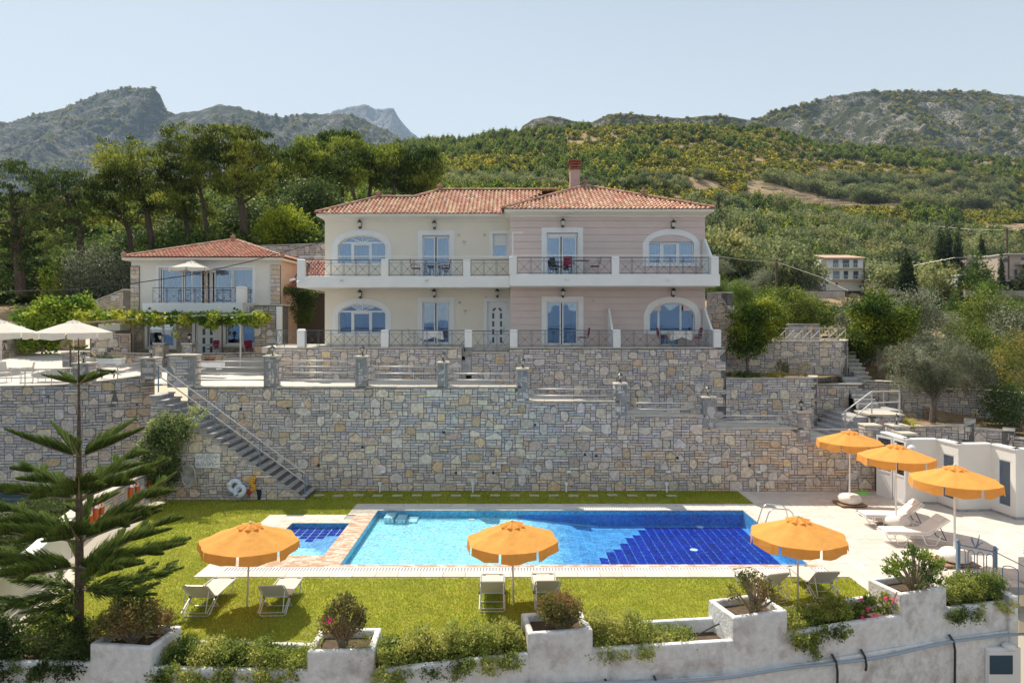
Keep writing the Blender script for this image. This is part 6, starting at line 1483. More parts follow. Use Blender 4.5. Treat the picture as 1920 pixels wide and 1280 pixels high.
# lower building front under the pipe
pipe = thing('water_pipe', (0,14.5,-.9), 'pale hose-like pipe sagging along the plaster wall at the bottom of the photo', 'pipe')
pts = []; rng = random.Random(8); x = -5.4
while x < 13.4:
    y = np.interp(x, [p[0] for p in FW], [p[1] for p in FW])-.12; pts.append((x, y, -.62-.020*(x+5)+.03*math.sin(x*1.3)+(0 if x < 9 else (x-9)*.035))); x += .5
MB().tube(pts, .035, 8).build('pipe', mat('pale_blue_pipe', (.35,.42,.50), rough=.5), pipe, smooth=True)
strip(-4.4, -.80, .07, .0, 'lower_wall', M['plaster'], 5, 14)
for x, L_ in ((2.1,.5),(7.6,3.),(11.0,3.),(3.2,.12),(8.4,.12)):
    y = float(np.interp(x, [p[0] for p in FW], [p[1] for p in FW])); c = thing('black_cable', (x,y,-1), 'black cable dropping down the plaster wall %s' % {2.1:'near the middle of the bottom edge',7.6:'below the bare stemmed jade tree',11.0:'beside the cellar door',3.2:'as a short stub right of the middle',8.4:'as a short stub below the geraniums'}[x], 'cable', 'black cables on the plaster wall')
    MB().tube([(x-.06,y-.05,-.70),(x,y-.14,-.84),(x+.03,y-.15,-1.05),(x+.02,y-.13,-1.05-L_)], .028, 6).build('cable', M['black'], c)
# cellar door bottom right
D = 17.4; cd_ = thing('cellar_door', (PX(1880,D),D,-3), 'white cellar door with dark window and round lamp at the bottom right corner', 'door')
MB().box(PX(1847,D-.1), PX(1912,D-.1), D-.14, D-.02, -4, PZ(1213,D-.1)).build('door_frame', M['whiteplastic'], cd_, bevel=.01); MB().box(PX(1852,D-.15), PX(1904,D-.15), D-.17, D-.142, -4, PZ(1220,D-.15)).build('door_leaf', M['whiteplastic'], cd_); MB().box(PX(1857,D-.2), PX(1900,D-.2), D-.185, D-.172, PZ(1262,D-.15), PZ(1227,D-.15)).build('pane', M['lite'], cd_)
t = thing('bulkhead_lamp', (PX(1891,D),D-.1,PZ(1208,D)), 'oval white bulkhead lamp above the cellar door', 'lamp'); MB().lathe((PX(1891,D-.1),D-.12,PZ(1209,D-.1)), [(.15,-.04),(.16,0),(.10,.05)], 14).build('lamp_body', M['whiteplastic'], t)
# ------------------------------------------------------------------ blue-grey railings at the right
br = thing('hoop_railing', (13.0,18.5,0), 'blue-grey iron railing with hoops and finials beside the right end planter', 'railing')
def rp_(px, py, z): q = G(px, py, z); return Vector((q.x, q.y, z))
A_ = Vector((12.35,18.9,0)); B_ = Vector((13.35,17.9,0)); C_ = Vector((13.75,17.1,-.35)); Z1 = .95
for p, z in ((A_,0),(Vector((12.95,18.3,0)),0),(C_,-.5)):
    MB().box(p.x-.04,p.x+.04,p.y-.04,p.y+.04,z-.5,z+Z1+.05).lathe((p.x,p.y,z+Z1+.05), [(.02,0),(.05,.03),(.05,.07),(.01,.11)], 8).build('post', M['blueiron'], br)
MB().bar(A_+Vector((0,0,Z1)), Vector((12.95,18.3,Z1)), .03).bar(Vector((12.95,18.3,Z1)), C_+Vector((0,0,Z1-.05)), .02).bar(A_+Vector((0,0,.12)), Vector((12.95,18.3,.12)), .02).build('rail', M['blueiron'], br)
def hoop(p, q, z0, z1):
    m_ = (p+q)/2; d = (q-p)/2; pts = [Vector((p.x,p.y,z0))]+[m_+Vector((-d.x*math.cos(a), -d.y*math.cos(a), 0))+Vector((0,0,z1-.1+.1*math.sin(a))) for a in (0,.5,1.05,1.57,2.09,2.64,3.14)]+[Vector((q.x,q.y,z0))]
    MB().tube(pts, .013, 5).build('hoop', M['blueiron'], br)
for k in range(4):
    p = A_+(Vector((12.95,18.3,0))-A_)*(k+.1)/4; q = A_+(Vector((12.95,18.3,0))-A_)*(k+.8)/4; hoop(p, q, 0, Z1-.08)
for k, f_ in enumerate((.12,.62)): p = Vector((12.95,18.3,0)).lerp(C_, f_); q = Vector((12.95,18.3,0)).lerp(C_, f_+.25); hoop(p, q, -.6, Z1-.15-.35*f_)
p = C_+Vector((-.25,-.25,0)); hoop(p, C_+Vector((.1,-.45,0)), -1.2, .45)
for k in range(5): MB().tube([Vector((12.65,18.62,Z1)), Vector((12.65+.1*math.cos(k*1.3),18.6,Z1+.12)), Vector((12.65+.18*math.cos(k*1.3),18.6,Z1+.16+.05*k))], .012, 5).build('scroll', M['blueiron'], br)
pr = thing('white_gate_pier', (13.9,18.6,0), 'white plastered pier with a jade bush at the right edge', 'pier'); MB().box(14.0,15.4,17.9,18.9,-1.5,.62).build('pier', M['plasterclean'], pr, bevel=.03); MB().box(14.12,15.3,18.02,18.8,.6,.64).build('soil', M['soil'], pr)
sheet('path', [(12.96,16.2),(16.5,16.2),(16.5,18.3),(12.96,18.3)], -.5, M['coping'])
sheet('path', [(12.96,10),(17,10),(17,16.2),(12.96,16.2)], -1.3, M['step'])
# ------------------------------------------------------------------ foliage kit
def rot_leaves(c, size, cols, rng, aspect=.5, up=0.0, out=None, bend=.0):
    """diamond leaves; c (N,3); size scalar or (N,)"""
    n = len(c); d = rng.normal(size=(n,3))
    if out is not None: d = d*.75 + out*1.0
    d[:,2] += up; d /= np.linalg.norm(d, axis=1)[:,None]+1e-9
    h = rng.normal(size=(n,3)); s = np.cross(d, h); s /= np.linalg.norm(s, axis=1)[:,None]+1e-9
    L = (np.asarray(size)*np.ones(n)*rng.uniform(.7,1.3,n))[:,None]; W = L*aspect
    v = np.stack([c-d*L*.5, c+s*W*.5, c+d*L*.5, c-s*W*.5], 1)
    return v.reshape(-1,3), np.repeat(cols, 4, 0)
def blend(cols, n, rng, pos=None, scale=1.0, var=.18):
    cols = np.array(cols); t = rng.random(n)
    if pos is not None:
        nz = np.array([noise.noise(Vector((p[0]*scale, p[1]*scale, p[2]*scale))) for p in pos[::8]]); t = np.clip(np.repeat(nz, 8)[:n]*1.1+.5+rng.normal(size=n)*.16, 0, .999)
    k = t*(len(cols)-1); i = k.astype(int); f = (k-i)[:,None]; c = cols[i]*(1-f)+cols[np.minimum(i+1, len(cols)-1)]*f
    return c*rng.uniform(1-var, 1+var, (n,1))
def clumps(ells, nc, per, spread, rng, shell=.55, flat=1.0):
    """ells: [(cx,cy,cz,rx,ry,rz)], returns points and outward vectors"""
    vol = np.array([e[3]*e[4]*e[5] for e in ells]); k = rng.choice(len(ells), nc, p=vol/vol.sum()); E_ = np.array(ells)[k]
    d = rng.normal(size=(nc,3)); d /= np.linalg.norm(d, axis=1)[:,None]; r = (shell + (1-shell)*rng.random(nc))[:,None]
    cc = E_[:,:3]+d*r*E_[:,3:]; p = np.repeat(cc, per, 0); g = rng.normal(size=(nc*per,3)); g *= (spread*rng.uniform(.6,1.3,(nc,)).repeat(per))[:,None]; g[:,2] *= flat
    return p+g, np.repeat(d, per, 0), cc
GREEN = [(.035,.06,.014),(.07,.10,.018),(.13,.16,.025),(.22,.23,.04)]
LEMON = [(.03,.06,.010),(.065,.105,.012),(.14,.175,.018),(.27,.28,.03)]
OLIVE = [(.055,.065,.035),(.09,.10,.06),(.15,.16,.10),(.25,.26,.18)]
PINE = [(.018,.028,.008),(.045,.06,.014),(.10,.115,.02),(.19,.19,.035)]
JADE = [(.05,.06,.02),(.10,.10,.03),(.16,.15,.05),(.20,.155,.05),(.24,.13,.05)]
SUCC = [(.045,.08,.018),(.12,.16,.03),(.24,.27,.06),(.36,.35,.10)]
VINE = [(.05,.10,.015),(.12,.19,.02),(.26,.30,.03),(.36,.34,.05)]
def crown(parent, ells, nc, per, spread, size, cols, seed, name='crown', aspect=.5, shell=.55, flat=1.0, up=0., m='leaf', cscale=1.0, outb=.5, kind=None):
    rng = np.random.default_rng(seed); p, d, cc = clumps(ells, nc, per, spread, rng, shell, flat)
    v, c = rot_leaves(p, size, blend(cols, len(p), rng, p, cscale), rng, aspect, up, d*outb)
    return raw_mesh(name, v, 4, c, M[m], parent, kind), cc
def limbs(parent, base, targets, r0, bark, seed, trunk=None, fork=.35, name='trunk'):
    rng = random.Random(seed); mb = MB(); base = Vector(base); tops = trunk or [base, base+Vector((0,0,1))]
    tops = [Vector(t) for t in tops]; n = len(tops); mb.tube(tops, [r0*(1-.55*i/(n-1)) for i in range(n)], 8)
    for t in targets:
        t = Vector(t); k = rng.uniform(fork, 1)*(n-1); i = min(int(k), n-2); s = tops[i].lerp(tops[i+1], k-i); m_ = s.lerp(t, .5)+Vector((rng.uniform(-.1,.1), rng.uniform(-.1,.1), rng.uniform(-.15,.05)))*(t-s).length*.5
        r = r0*.38*(1-.4*k/n); mb.tube([s, s.lerp(m_, .5)+Vector((0,0,.02)), m_, t], [r, r*.8, r*.6, r*.25], 5)
    return mb.build(name, M[bark], parent)
def tree(name, label, base, ells, nc, per, spread, size, cols, seed, r0=.12, bark='greybark', trunk=None, nl=10, group=None, cat='tree', **k):
    t = thing(name, base, label, cat, group); B = Vector(base); E_ = [(B.x+e[0], B.y+e[1], B.z+e[2], *e[3:]) for e in ells]
    cr, cc = crown(t, E_, nc, per, spread, size, cols, seed, **k)
    tr = [B+Vector(q) for q in (trunk or [(0,0,-.1),(0,0,ells[0][2]*.6),(ells[0][0]*.5,0,ells[0][2])])]
    rng = random.Random(seed); limbs(t, B, [cc[rng.randrange(len(cc))] for _ in range(nl)], r0, bark, seed, tr)
    return t
# lemon tree, broadleaf tree, olive beside the steps
b = P(1401,702,34.2); tree('lemon_tree', 'dense bright green fruit tree in the wall bed beside the pink house corner', (b.x,b.y,PZ(702,34.2)), [(.35,0,2.6,1.35,1.2,1.35),(-.1,0,1.75,.9,.9,.95),(1.2,.2,3.0,.95,.9,.85),(.7,.2,1.9,.9,.8,.8)], 520, 34, .13, .125, LEMON, 1, .085, cscale=.9, shell=.35, up=-.2, outb=.9, aspect=.55)
b = P(1460,640,41); tree('fruit_tree', 'darker fruit tree standing behind the lemon tree and lattice railing', (b.x,b.y,PZ(640,41)), [(.6,0,1.9,1.7,1.3,1.5),(2.2,0,1.6,1.2,1.1,1.1)], 300, 30, .16, .14, GREEN, 2, .1)
b = P(1652,716,36.6); tree('mulberry_tree', 'broad leafed bright green tree above the narrow stone steps', (b.x,b.y,PZ(716,36.6)), [(-.4,0,3.6,1.35,1.2,1.3),(.7,.2,3.0,1.2,1.1,1.1),(-.2,0,2.4,.9,.9,.8),(1.5,.3,3.4,.8,.8,.9)], 460, 30, .15, .14, LEMON, 3, .12, cscale=.8, shell=.3, up=-.25, outb=.9, aspect=.6, trunk=[(0,0,-.1),(-.1,0,1.2),(-.3,0,2.2),(-.4,0,3.2)])
b = P(1748,788,32.3); tree('olive_tree', 'big silvery olive tree with forked trunk on the bed above the pool house', (b.x,b.y,PZ(788,32.3)), [(-1.0,0,2.5,1.35,1.2,1.25),(.4,0,2.9,1.5,1.3,1.45),(1.9,.2,2.4,1.2,1.1,1.2),(-.2,-.3,1.9,1.4,.8,.7),(2.3,0,1.7,.9,.9,.7)], 900, 30, .15, .11, OLIVE, 4, .15, trunk=[(0,0,-.1),(.05,0,.6),(.2,0,1.2),(.4,0,2.0)], nl=16, aspect=.28, shell=.3, cscale=.8, fork=.1) if False else tree('olive_tree', 'big silvery olive tree with forked trunk on the bed above the pool house', (b.x,b.y,PZ(788,32.3)), [(-1.0,0,2.5,1.35,1.2,1.25),(.4,0,2.9,1.5,1.3,1.45),(1.9,.2,2.4,1.2,1.1,1.2),(-.2,-.3,1.9,1.4,.8,.7),(2.3,0,1.7,.9,.9,.7)], 760, 38, .105, .105, OLIVE, 4, .15, trunk=[(0,0,-.1),(.05,0,.6),(.2,0,1.2),(.4,0,2.0)], nl=16, aspect=.3, shell=.5, cscale=1.0)
def bush(label, px, py, D, rx, rz, n=120, size=.1, cols=GREEN, seed=0, ry=None, name='shrub', cat='shrub', group=None, zoff=0, **k):
    z = PZ(py, D)+zoff; X = PX(px, D); t = thing(name, (X,D,z), label, cat, group); crown(t, [(X,D,z+rz*.8,rx,ry or rx*.8,rz)], n, 26, min(rx,rz)*.16+.02, size, cols, seed, name='foliage', **k)
    MB().tube([(X,D,z-.1),(X,D,z+rz*.7)], .03, 5).build('stem', M['palebark'], t); return t
bush('small rose bush with reddish leaves in the lemon tree bed', 1466,702,34.0,.35,.4,30,.07,[(.05,.07,.03),(.10,.09,.04),(.16,.10,.05)],11); bush('dry leggy shrub at the right end of the lemon tree bed',1510,705,33.9,.35,.45,22,.06,[(.09,.09,.04),(.2,.18,.10)],12)
bush('low yellow tuft under the rose bush', 1455,706,33.6,.55,.12,40,.07,[(.18,.16,.03),(.32,.26,.05)],13); bush('low dark ground plants under the lemon tree',1395,706,33.6,.9,.14,60,.07,GREEN,14)
bush('dark shrub at the right edge above the lowest wall', 1885,800,31.6,1.1,1.1,200,.10,[(.03,.06,.012),(.05,.085,.02),(.08,.11,.03)],15); bush('tall yellowing shrub at the right edge beyond the olive tree',1912,770,34,1.3,2.3,330,.11,[(.06,.10,.02),(.13,.15,.03),(.26,.20,.05)],16)
bush('leafy shrub just right of the olive tree crown', 1868,740,36,.9,1.4,200,.11,GREEN,17); bush('small yellow green weed on the corner of the olive bed',1706,800,31.2,.3,.25,30,.06,VINE,18)
bush('yellow green round bush on the slope left of the villa roof', 533,460,56,2.3,1.75,420,.22,[(.10,.14,.015),(.22,.26,.02),(.32,.33,.03)],19, shell=.35)
bush('silvery olive shrub beside the small house', 185,568,52,2.8,2.4,520,.2,OLIVE,20, name='olive_tree', cat='tree', shell=.35, aspect=.3); bush('grey olive shrub left of the small house olive',120,570,56,2.2,1.7,300,.2,OLIVE,21, name='olive_tree', cat='tree', aspect=.3)
bush('small bright fig tree on the slope above the vine', 103,560,52,1.1,1.5,110,.2,VINE,22, name='fig_tree', cat='tree')
for k, (px, py, D, rx, rz, lab) in enumerate(((18,575,60,2.5,2.6,'dark bush at the left edge under the pines'),(60,560,66,3,2.4,'dark undergrowth left of the fig tree'),(260,520,66,3,2.6,'dark undergrowth behind the small house roof at left'),(330,500,68,3.5,2.8,'mixed undergrowth behind the small house'),(400,480,70,3.5,3,'mixed undergrowth between the pine trunks'),(460,470,66,3,2.8,'light undergrowth right of the big pine trunk'),(560,440,70,4,3,'dark shrubs behind the yellow green bush'),(590,430,64,2.5,2.6,'dark leafy bush touching the villa roof edge'))):
    bush(lab, px, py, D, rx, rz, 260, .3, [(.03,.055,.015),(.06,.09,.025),(.11,.14,.04)], 40+k, shell=.4)
# ivy in the gap, creeper by the stairs
t = thing('hanging_ivy', (PX(568,41),40.9,5), 'dark hanging ivy in the gap between the two houses', 'plant'); crown(t, [(PX(568,40.8),40.8,PZ(575,40.8),.75,.25,1.2),(PX(565,40.8),40.7,PZ(548,40.8),1.3,.25,.22),(PX(540,40.8),40.7,PZ(544,40.8),.6,.25,.15)], 260, 24, .12, .10, GREEN[:3], 31, name='foliage')
MB().tube([(PX(568,40.9),40.95,4.3),(PX(565,40.9),40.95,PZ(548,40.9))], .04, 5).build('stem', M['bark'], t)
t = thing('creeper', (PX(312,27.3),27.0,0), 'tall creeper with pale leaf tips climbing beside the garden stairs', 'plant'); D = 27.2
crown(t, [(PX(312,D),26.7,PZ(850,D),.85,.5,1.35),(PX(335,D),26.5,PZ(800,D),.9,.5,.7),(PX(305,D),26.8,PZ(900,D),.55,.45,.8)], 480, 26, .11, .10, [(.03,.06,.015),(.06,.10,.025),(.14,.18,.06),(.30,.32,.14)], 32, name='foliage', cscale=1.5)
MB().tube([(PX(318,D),26.8,0),(PX(312,D),26.8,1.2),(PX(325,D),26.7,3)], [.05,.04,.02], 6).build('stem', M['palebark'], t)
rng = random.Random(5)
for k in range(7):
    a = rng.uniform(-.9,.9); e = P(345,775,26.4)+Vector((a*1.1, 0, rng.uniform(-.1,.25))); s = P(320,840,26.6)
    crown(t, [(*(s.lerp(e, f)), .06,.06,.06) for f in (.6,.7,.8,.9,1)], 14, 8, .05, .09, [(.14,.2,.05),(.33,.36,.15)], 60+k, name='shoot')
# pergola vine
t = thing('grape_vine', (PX(300,37),37,6), 'long yellow green grape vine trained along the pergola beam', 'vine'); D = 37.0
E_ = []
for k in range(34):
    px = 118+k*11.2; y = 597+3*math.sin(k*1.7)-(4 if px < 200 else 0); E_.append((PX(px,D), 37.3+.8*((k*7) % 5)/5-.4+(1.6 if px < 260 else .4), PZ(y,D), .35,.7,.22+.07*math.sin(k*2.3)))
E_ += [(PX(484,D),37.1,PZ(600,D),.25,.3,.45),(PX(395,D),37.1,PZ(606,D),.4,.3,.3),(PX(405,D),37,PZ(613,D),.15,.2,.25),(PX(330,D),37,PZ(620,D),.12,.15,.3)]
crown(t, E_, 1000, 16, .10, .16, VINE, 33, name='foliage', aspect=.85, shell=.2, cscale=1.2); MB().tube([P(118,652,34.3),P(122,632,35),P(150,605,36.6),P(300,595,37.2),P(470,592,37.2)], .04, 5).build('stem', M['palebark'], t)
t = thing('grape_vine', (PX(100,41),41,5), 'thick bank of vine leaves over the rubble wall left of the pergola', 'vine'); D = 41
crown(t, [(PX(105,D),41,PZ(600,D),1.4,.8,1.3),(PX(140,D),41.5,PZ(573,D),.9,.8,.6),(PX(70,D),41.5,PZ(590,D),1.4,.8,.5),(PX(35,D),42,PZ(597,D),1.0,.8,.35),(PX(75,D),41,PZ(615,D),.8,.6,.8),(PX(65,D),40.5,PZ(640,D),.5,.5,.6),(PX(85,D),41.3,PZ(628,D),.9,.6,.9)], 900, 18, .16, .19, VINE[:3], 34, name='foliage', aspect=.85, cscale=.7)
MB().tube([(PX(80,D),40.8,4.8),(PX(90,D),41,6.5)], .06, 5).build('stem', M['palebark'], t)
for px, D, py, lab in ((203,35.2,671,'pale succulents growing in the long white planter'),(392,33.8,676,'red and green plant in the white trough')):
    t = thing('potted_plant', (PX(px,D),D,PZ(py,D)-.1), lab, 'plant'); crown(t, [(PX(px,D)+q,D,PZ(py,D),.2,.15,.1) for q in ((-.4,-.15,.15,.4) if px < 300 else (-.1,.1))], 30, 20, .06, .09, [(.1,.14,.05),(.25,.26,.15),(.4,.38,.28)] if px < 300 else [(.05,.08,.02),(.3,.05,.04)], px, name='foliage')
# jade bushes on the boxes: stems and rosettes of thick leaves
def jade(label, base, rx, rz, seed, n=60, leafn=26, open_=.0, cols=JADE, size=.055, lean=0, group='bushes on the raised planter boxes', aspect=.62):
    t = thing('jade_bush', base, label, 'bush', group); rng = random.Random(seed); B = Vector(base); mb = MB(); tips = []
    for k in range(n):
        a = rng.uniform(0, 2*math.pi); e = math.acos(rng.uniform(-.15, 1)); r = rng.uniform(.55+.25*open_, 1)
        tip = B+Vector((math.cos(a)*math.sin(e)*rx*r+lean*math.cos(e), math.sin(a)*math.sin(e)*rx*.75*r, rz*(.42+.58*math.cos(e)*r))); tips.append(tip)
        m_ = B.lerp(tip, .55)+Vector((rng.uniform(-.05,.05), rng.uniform(-.05,.05), rng.uniform(-.02,.08)))
        if k % 2 == 0: mb.tube([B+Vector((rng.uniform(-.06,.06),rng.uniform(-.05,.05),-.05)), B.lerp(m_, .5)+Vector((0,0,.05)), m_, tip], [.038,.03,.02,.009], 5)
    mb.build('stem', M['palebark'], t); g = np.random.default_rng(seed); T_ = np.array([tuple(q) for q in tips]); p = np.repeat(T_, leafn, 0)+g.normal(size=(len(T_)*leafn,3))*(.062 if not open_ else .05)
    c = blend(cols, len(p), g, p, 2.0, .22); o = (p-np.array(tuple(B+Vector((0,0,rz*.3))))); o /= np.linalg.norm(o, axis=1)[:,None]
    v, c = rot_leaves(p, size, c, g, aspect, .3, o*1.2); raw_mesh('foliage', v, 4, c, M['leaf'], t); return t
jade('round coppery jade bush on the leftmost planter box', (-8.2,14.75,.2), .80, .92, 1, 190, 34); jade('tall loose jade bush with a pink flower on the second planter box', (-3.6,14.5,.2), .55, 1.12, 2, 90, 30, .3, lean=.02)
jade('compact jade bush on the middle planter box', (1.08,15.3,.22), .52, .88, 3, 110, 32); jade('bare stemmed jade tree leaning over the fourth planter box', (5.65,15.9,.3), .62, 1.0, 4, 64, 24, .8, lean=-.15)
jade('green leafy bush with upright shoots on the rightmost planter box', (10.15,17.2,.3), .78, 1.15, 5, 85, 26, .3, cols=[(.04,.075,.015),(.09,.14,.02),(.17,.22,.03)], size=.085, aspect=.42); jade('golden jade bush cut by the right edge above the white pier', (14.55,18.4,.62), .62, .75, 6, 90, 26, cols=[(.16,.12,.03),(.3,.22,.05)])
crown(bpy.data.objects['jade_bush.001'], [(-4.1,14.3,.55,.3,.3,.3),(-3.1,14.35,.35,.35,.3,.25)], 40, 24, .06, .05, SUCC, 77, name='side_shoot')
mb = MB()
def blossoms(parent, pts, col, seed, r=.035):
    g = np.random.default_rng(seed); p = np.repeat(np.array(pts), 14, 0)+g.normal(size=(len(pts)*14,3))*r; v, c = rot_leaves(p, .05, np.tile(np.array(col), (len(p),1))*g.uniform(.8,1.2,(len(p),1)), g, .8); raw_mesh('blossom', v, 4, c, M['leaf'], parent)
q = P(619,1164,14.1); blossoms(bpy.data.objects['jade_bush.001'], [tuple(q)], (.6,.03,.18), 1)
# trailing foliage in the troughs
def trail(label, xs, h, spill, n, cols, seed, zt=0.0, size=.062, drop=(), yo=-.45):
    x0, x1 = xs; mid = (x0+x1)/2; fy = lambda x: float(np.interp(x, [p[0] for p in FW], [p[1] for p in FW])); t = thing('trailing_succulent', (mid, fy(mid)+.45, -.25), label, 'plant', 'succulents filling the planter troughs'); E_ = []; rng = random.Random(seed); x = x0
    while x < x1:
        w = rng.uniform(.18,.3); E_.append((x, fy(x)-yo-.05+rng.uniform(-.15,.15), -.15+h*rng.uniform(.3,.75), w, .34, h*rng.uniform(.45,.8)))
        if rng.random() < spill: E_.append((x, fy(x)+rng.uniform(-.14,.12), -.12-rng.uniform(0,.15), w*.8, .16, .16))
        x += w*.8
    for px, zz, r in drop: E_.append((px, fy(px)-.12, zz, r, .12, r*1.3))
    g = np.random.default_rng(seed); p, d, cc = clumps(E_, n, 30, .055, g, .55); c = blend(cols, len(p), g, p, 1.6, .2); v, c = rot_leaves(p, size, c, g, .5, .5, d*.8); raw_mesh('foliage', v, 4, c, M['leaf'], t)
    mb = MB()
    for e in E_[::2]: mb.tube([(e[0], fy(e[0])+.45, -.25), (e[0], e[1], e[2])], .012, 4)
    mb.build('stem', M['palebark'], t, 'stuff'); return t
SHADED_SUCC = [(.015,.032,.010),(.03,.055,.015),(.065,.095,.025),(.13,.16,.045)]  # leaf tones darkened to stand in for the tree's shade on this trough
trail('shade-darkened green trailing mass in the trough at the bottom left corner', (-12.4,-9.0), .72, 1.0, 900, SHADED_SUCC, 1, drop=[(-12,-.5,.35),(-11.3,-.55,.35),(-10.6,-.5,.4),(-9.9,-.45,.35),(-12.3,-.75,.3),(-10.9,-.8,.3),(-9.4,-.2,.25)], size=.06)
trail('long pale green trailing mass between the two left planter boxes', (-7.4,-4.3), .38, 1.0, 800, SUCC, 2, drop=[(-7.3,-.5,.3),(-7.6,-.75,.25),(-6.6,-.45,.3),(-6.0,-.4,.25),(-5.2,-.35,.22),(-4.8,-.45,.22)])
trail('trailing plant spilling down right of the second planter box', (-2.7,-1.3), .5, 1.0, 480, SUCC, 3, drop=[(-2.6,-.35,.28),(-2.3,-.55,.25),(-2.75,-.6,.2)]); trail('bright low mass left of the middle planter box', (-1.15,.25), .5, .8, 450, SUCC[1:], 4)
trail('bright mass just right of the middle planter box', (1.85,3.1), .5, .8, 400, SUCC[1:], 5); trail('thin low runner in the half empty trough', (3.1,4.1), .22, .1, 70, SUCC[1:], 6)
trail('trailing clump hanging just right of the fourth planter box', (6.5,8.1), .45, .9, 420, SUCC, 7, drop=[(6.9,-.35,.2),(7.0,-.6,.15),(6.7,-.25,.2)]); trail('thick rounded mass in the trough at the right end', (11.0,12.8), .62, .8, 650, SUCC, 8, size=.055)
t = thing('geranium', (8.8,17.0,-.2), 'geranium with pink flowers left of the rightmost planter box', 'plant'); g_c_ = [(8.4,16.75,.05,.25,.25,.25),(8.95,16.9,.12,.3,.25,.3),(9.35,16.95,.1,.22,.2,.3)]
crown(t, g_c_, 60, 20, .05, .07, [(.05,.09,.02),(.12,.17,.03),(.24,.24,.06)], 9, name='foliage', aspect=.8); blossoms(t, [(8.6,16.5,.18),(8.75,16.45,.05),(8.45,16.45,.0),(9.1,16.6,.4),(9.3,16.6,.35),(8.5,16.6,.38)], (.62,.06,.22), 3, .03)
MB().tube([(9.3,16.9,-.2),(9.35,16.8,.2),(9.45,16.75,.5)], .015, 5).tube([(8.7,16.9,-.2),(8.6,16.8,.2)], .015, 5).tube([(9.2,16.9,-.2),(9.1,16.8,.5)], .015, 5).build('stem', M['palebark'], t)
# loose black irrigation hose
t = thing('irrigation_hose', (4,15.9,-.2), 'black hose lying across the half empty trough', 'hose'); MB().tube([(4.95,16.0,.10),(4.6,15.85,.02),(4.2,15.7,-.1),(3.9,15.6,-.19)], .018, 5).build('hose', M['black'], t)

# ------------------------------------------------------------------ Norfolk Island pine
def norfolk():
    B = Vector((-9.80, 15.45, 0)); t = thing('norfolk_pine', B, 'tall Norfolk Island pine with tiered upswept branches at the left of the lawn', 'tree'); D = 15.45
    zp = lambda y: PZ(y, D)
    MB().tube([(B.x,B.y,-.05),(B.x,B.y,.25),(B.x+.01,B.y,1.8),(B.x,B.y,3.4),(B.x,B.y,5.2),(B.x-.01,B.y,6.75)], [.125,.105,.088,.065,.030,.011], 10).build('trunk', M['bark'], t)
    tiers = [(720,.76,14,5,.14,.3),(857,1.45,20,5,.27,.0),(935,1.95,19,5,.30,.35),(1013,2.2,18,6,.30,.9),(1060,2.6,14,6,.30,.2),(1103,2.1,3,6,.26,.7),(655,.20,20,4,.04,.2)]
    rng = random.Random(11)
    for ti, (y, L_, el, nb, fl, a0) in enumerate(tiers):
        z = zp(y)
        for k in range(nb):
            a = a0+2*math.pi*k/nb+rng.uniform(-.15,.15); LL_ = L_*rng.uniform(.88,1.08); e = rad(el)*rng.uniform(.8,1.2); ax_ = Vector((math.cos(a), math.sin(a), 0)); side = Vector((-ax_.y, ax_.x, 0))
            def c(s): return Vector((B.x,B.y,z))+ax_*LL_*s*math.cos(e)+Vector((0,0,LL_*(s*math.sin(e)+.10*s*s-(.12*s if ti > 3 else 0))))
            br = MB().tube([c(s/6) for s in range(7)], [.028*(1-.8*s/6)*(L_/2.5+.3) for s in range(7)], 5, col=(.16,.11,.06)).build('branch', M['palebark'], t)
            mb = MB()
            def plume(c, LL_, fl, ax_, side, low):
                ns = int(LL_*95)
                for i in range(ns):
                    s = .08+.94*(i+rng.random())/ns; p = c(min(s,1.0)); d = (c(min(s+.05,1.05))-c(s)).normalized() if s < 1 else ax_
                    env = min(1, (s+.10)*3.2)*max(.16, 1.08-s*.92)
                    for sg in (-1,1):
                        ln = fl*env*rng.uniform(.7,1.2)*1.75; lat = side*sg*rng.uniform(.05,.85)
                        v0 = (d*.55+lat*.5+Vector((0,0,rng.uniform(.55,1.5) if not low else rng.uniform(-.35,.7)))).normalized()
                        mid = p+v0*ln*.55; tip = mid+(v0*.7+Vector((0,0,.05 if not low else -.25))+d*.5).normalized()*ln*.5
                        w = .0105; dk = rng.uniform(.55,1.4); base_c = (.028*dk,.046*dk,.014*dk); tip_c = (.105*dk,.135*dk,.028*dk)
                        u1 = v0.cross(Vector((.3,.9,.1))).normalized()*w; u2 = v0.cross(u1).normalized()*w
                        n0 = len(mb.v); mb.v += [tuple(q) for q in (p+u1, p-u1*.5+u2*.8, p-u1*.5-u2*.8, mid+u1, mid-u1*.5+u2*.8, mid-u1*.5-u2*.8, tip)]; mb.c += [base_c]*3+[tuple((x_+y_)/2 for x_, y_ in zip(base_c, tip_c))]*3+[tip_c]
                        F_ = [(0,1,4,3),(1,2,5,4),(2,0,3,5),(3,4,6),(4,5,6),(5,3,6)]; mb.f += [tuple(q+n0 for q in f_) for f_ in F_]; mb.m += [0]*6
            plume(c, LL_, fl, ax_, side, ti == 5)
            if ti >= 2:
                for q in range(4):
                    s0 = .35+.14*q; sg = 1 if (q+k) % 2 else -1; o_ = c(s0); dr_ = (ax_*.8+side*sg*.65+Vector((0,0,.12))).normalized(); sl = LL_*(.42-.05*q)
                    c2 = lambda s, o_=o_, dr_=dr_, sl=sl: o_+dr_*sl*s+Vector((0,0,.06*s*s))
                    plume(c2, sl, fl*.75, dr_, Vector((-dr_.y,dr_.x,0)), ti == 5)
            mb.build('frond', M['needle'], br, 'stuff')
norfolk()
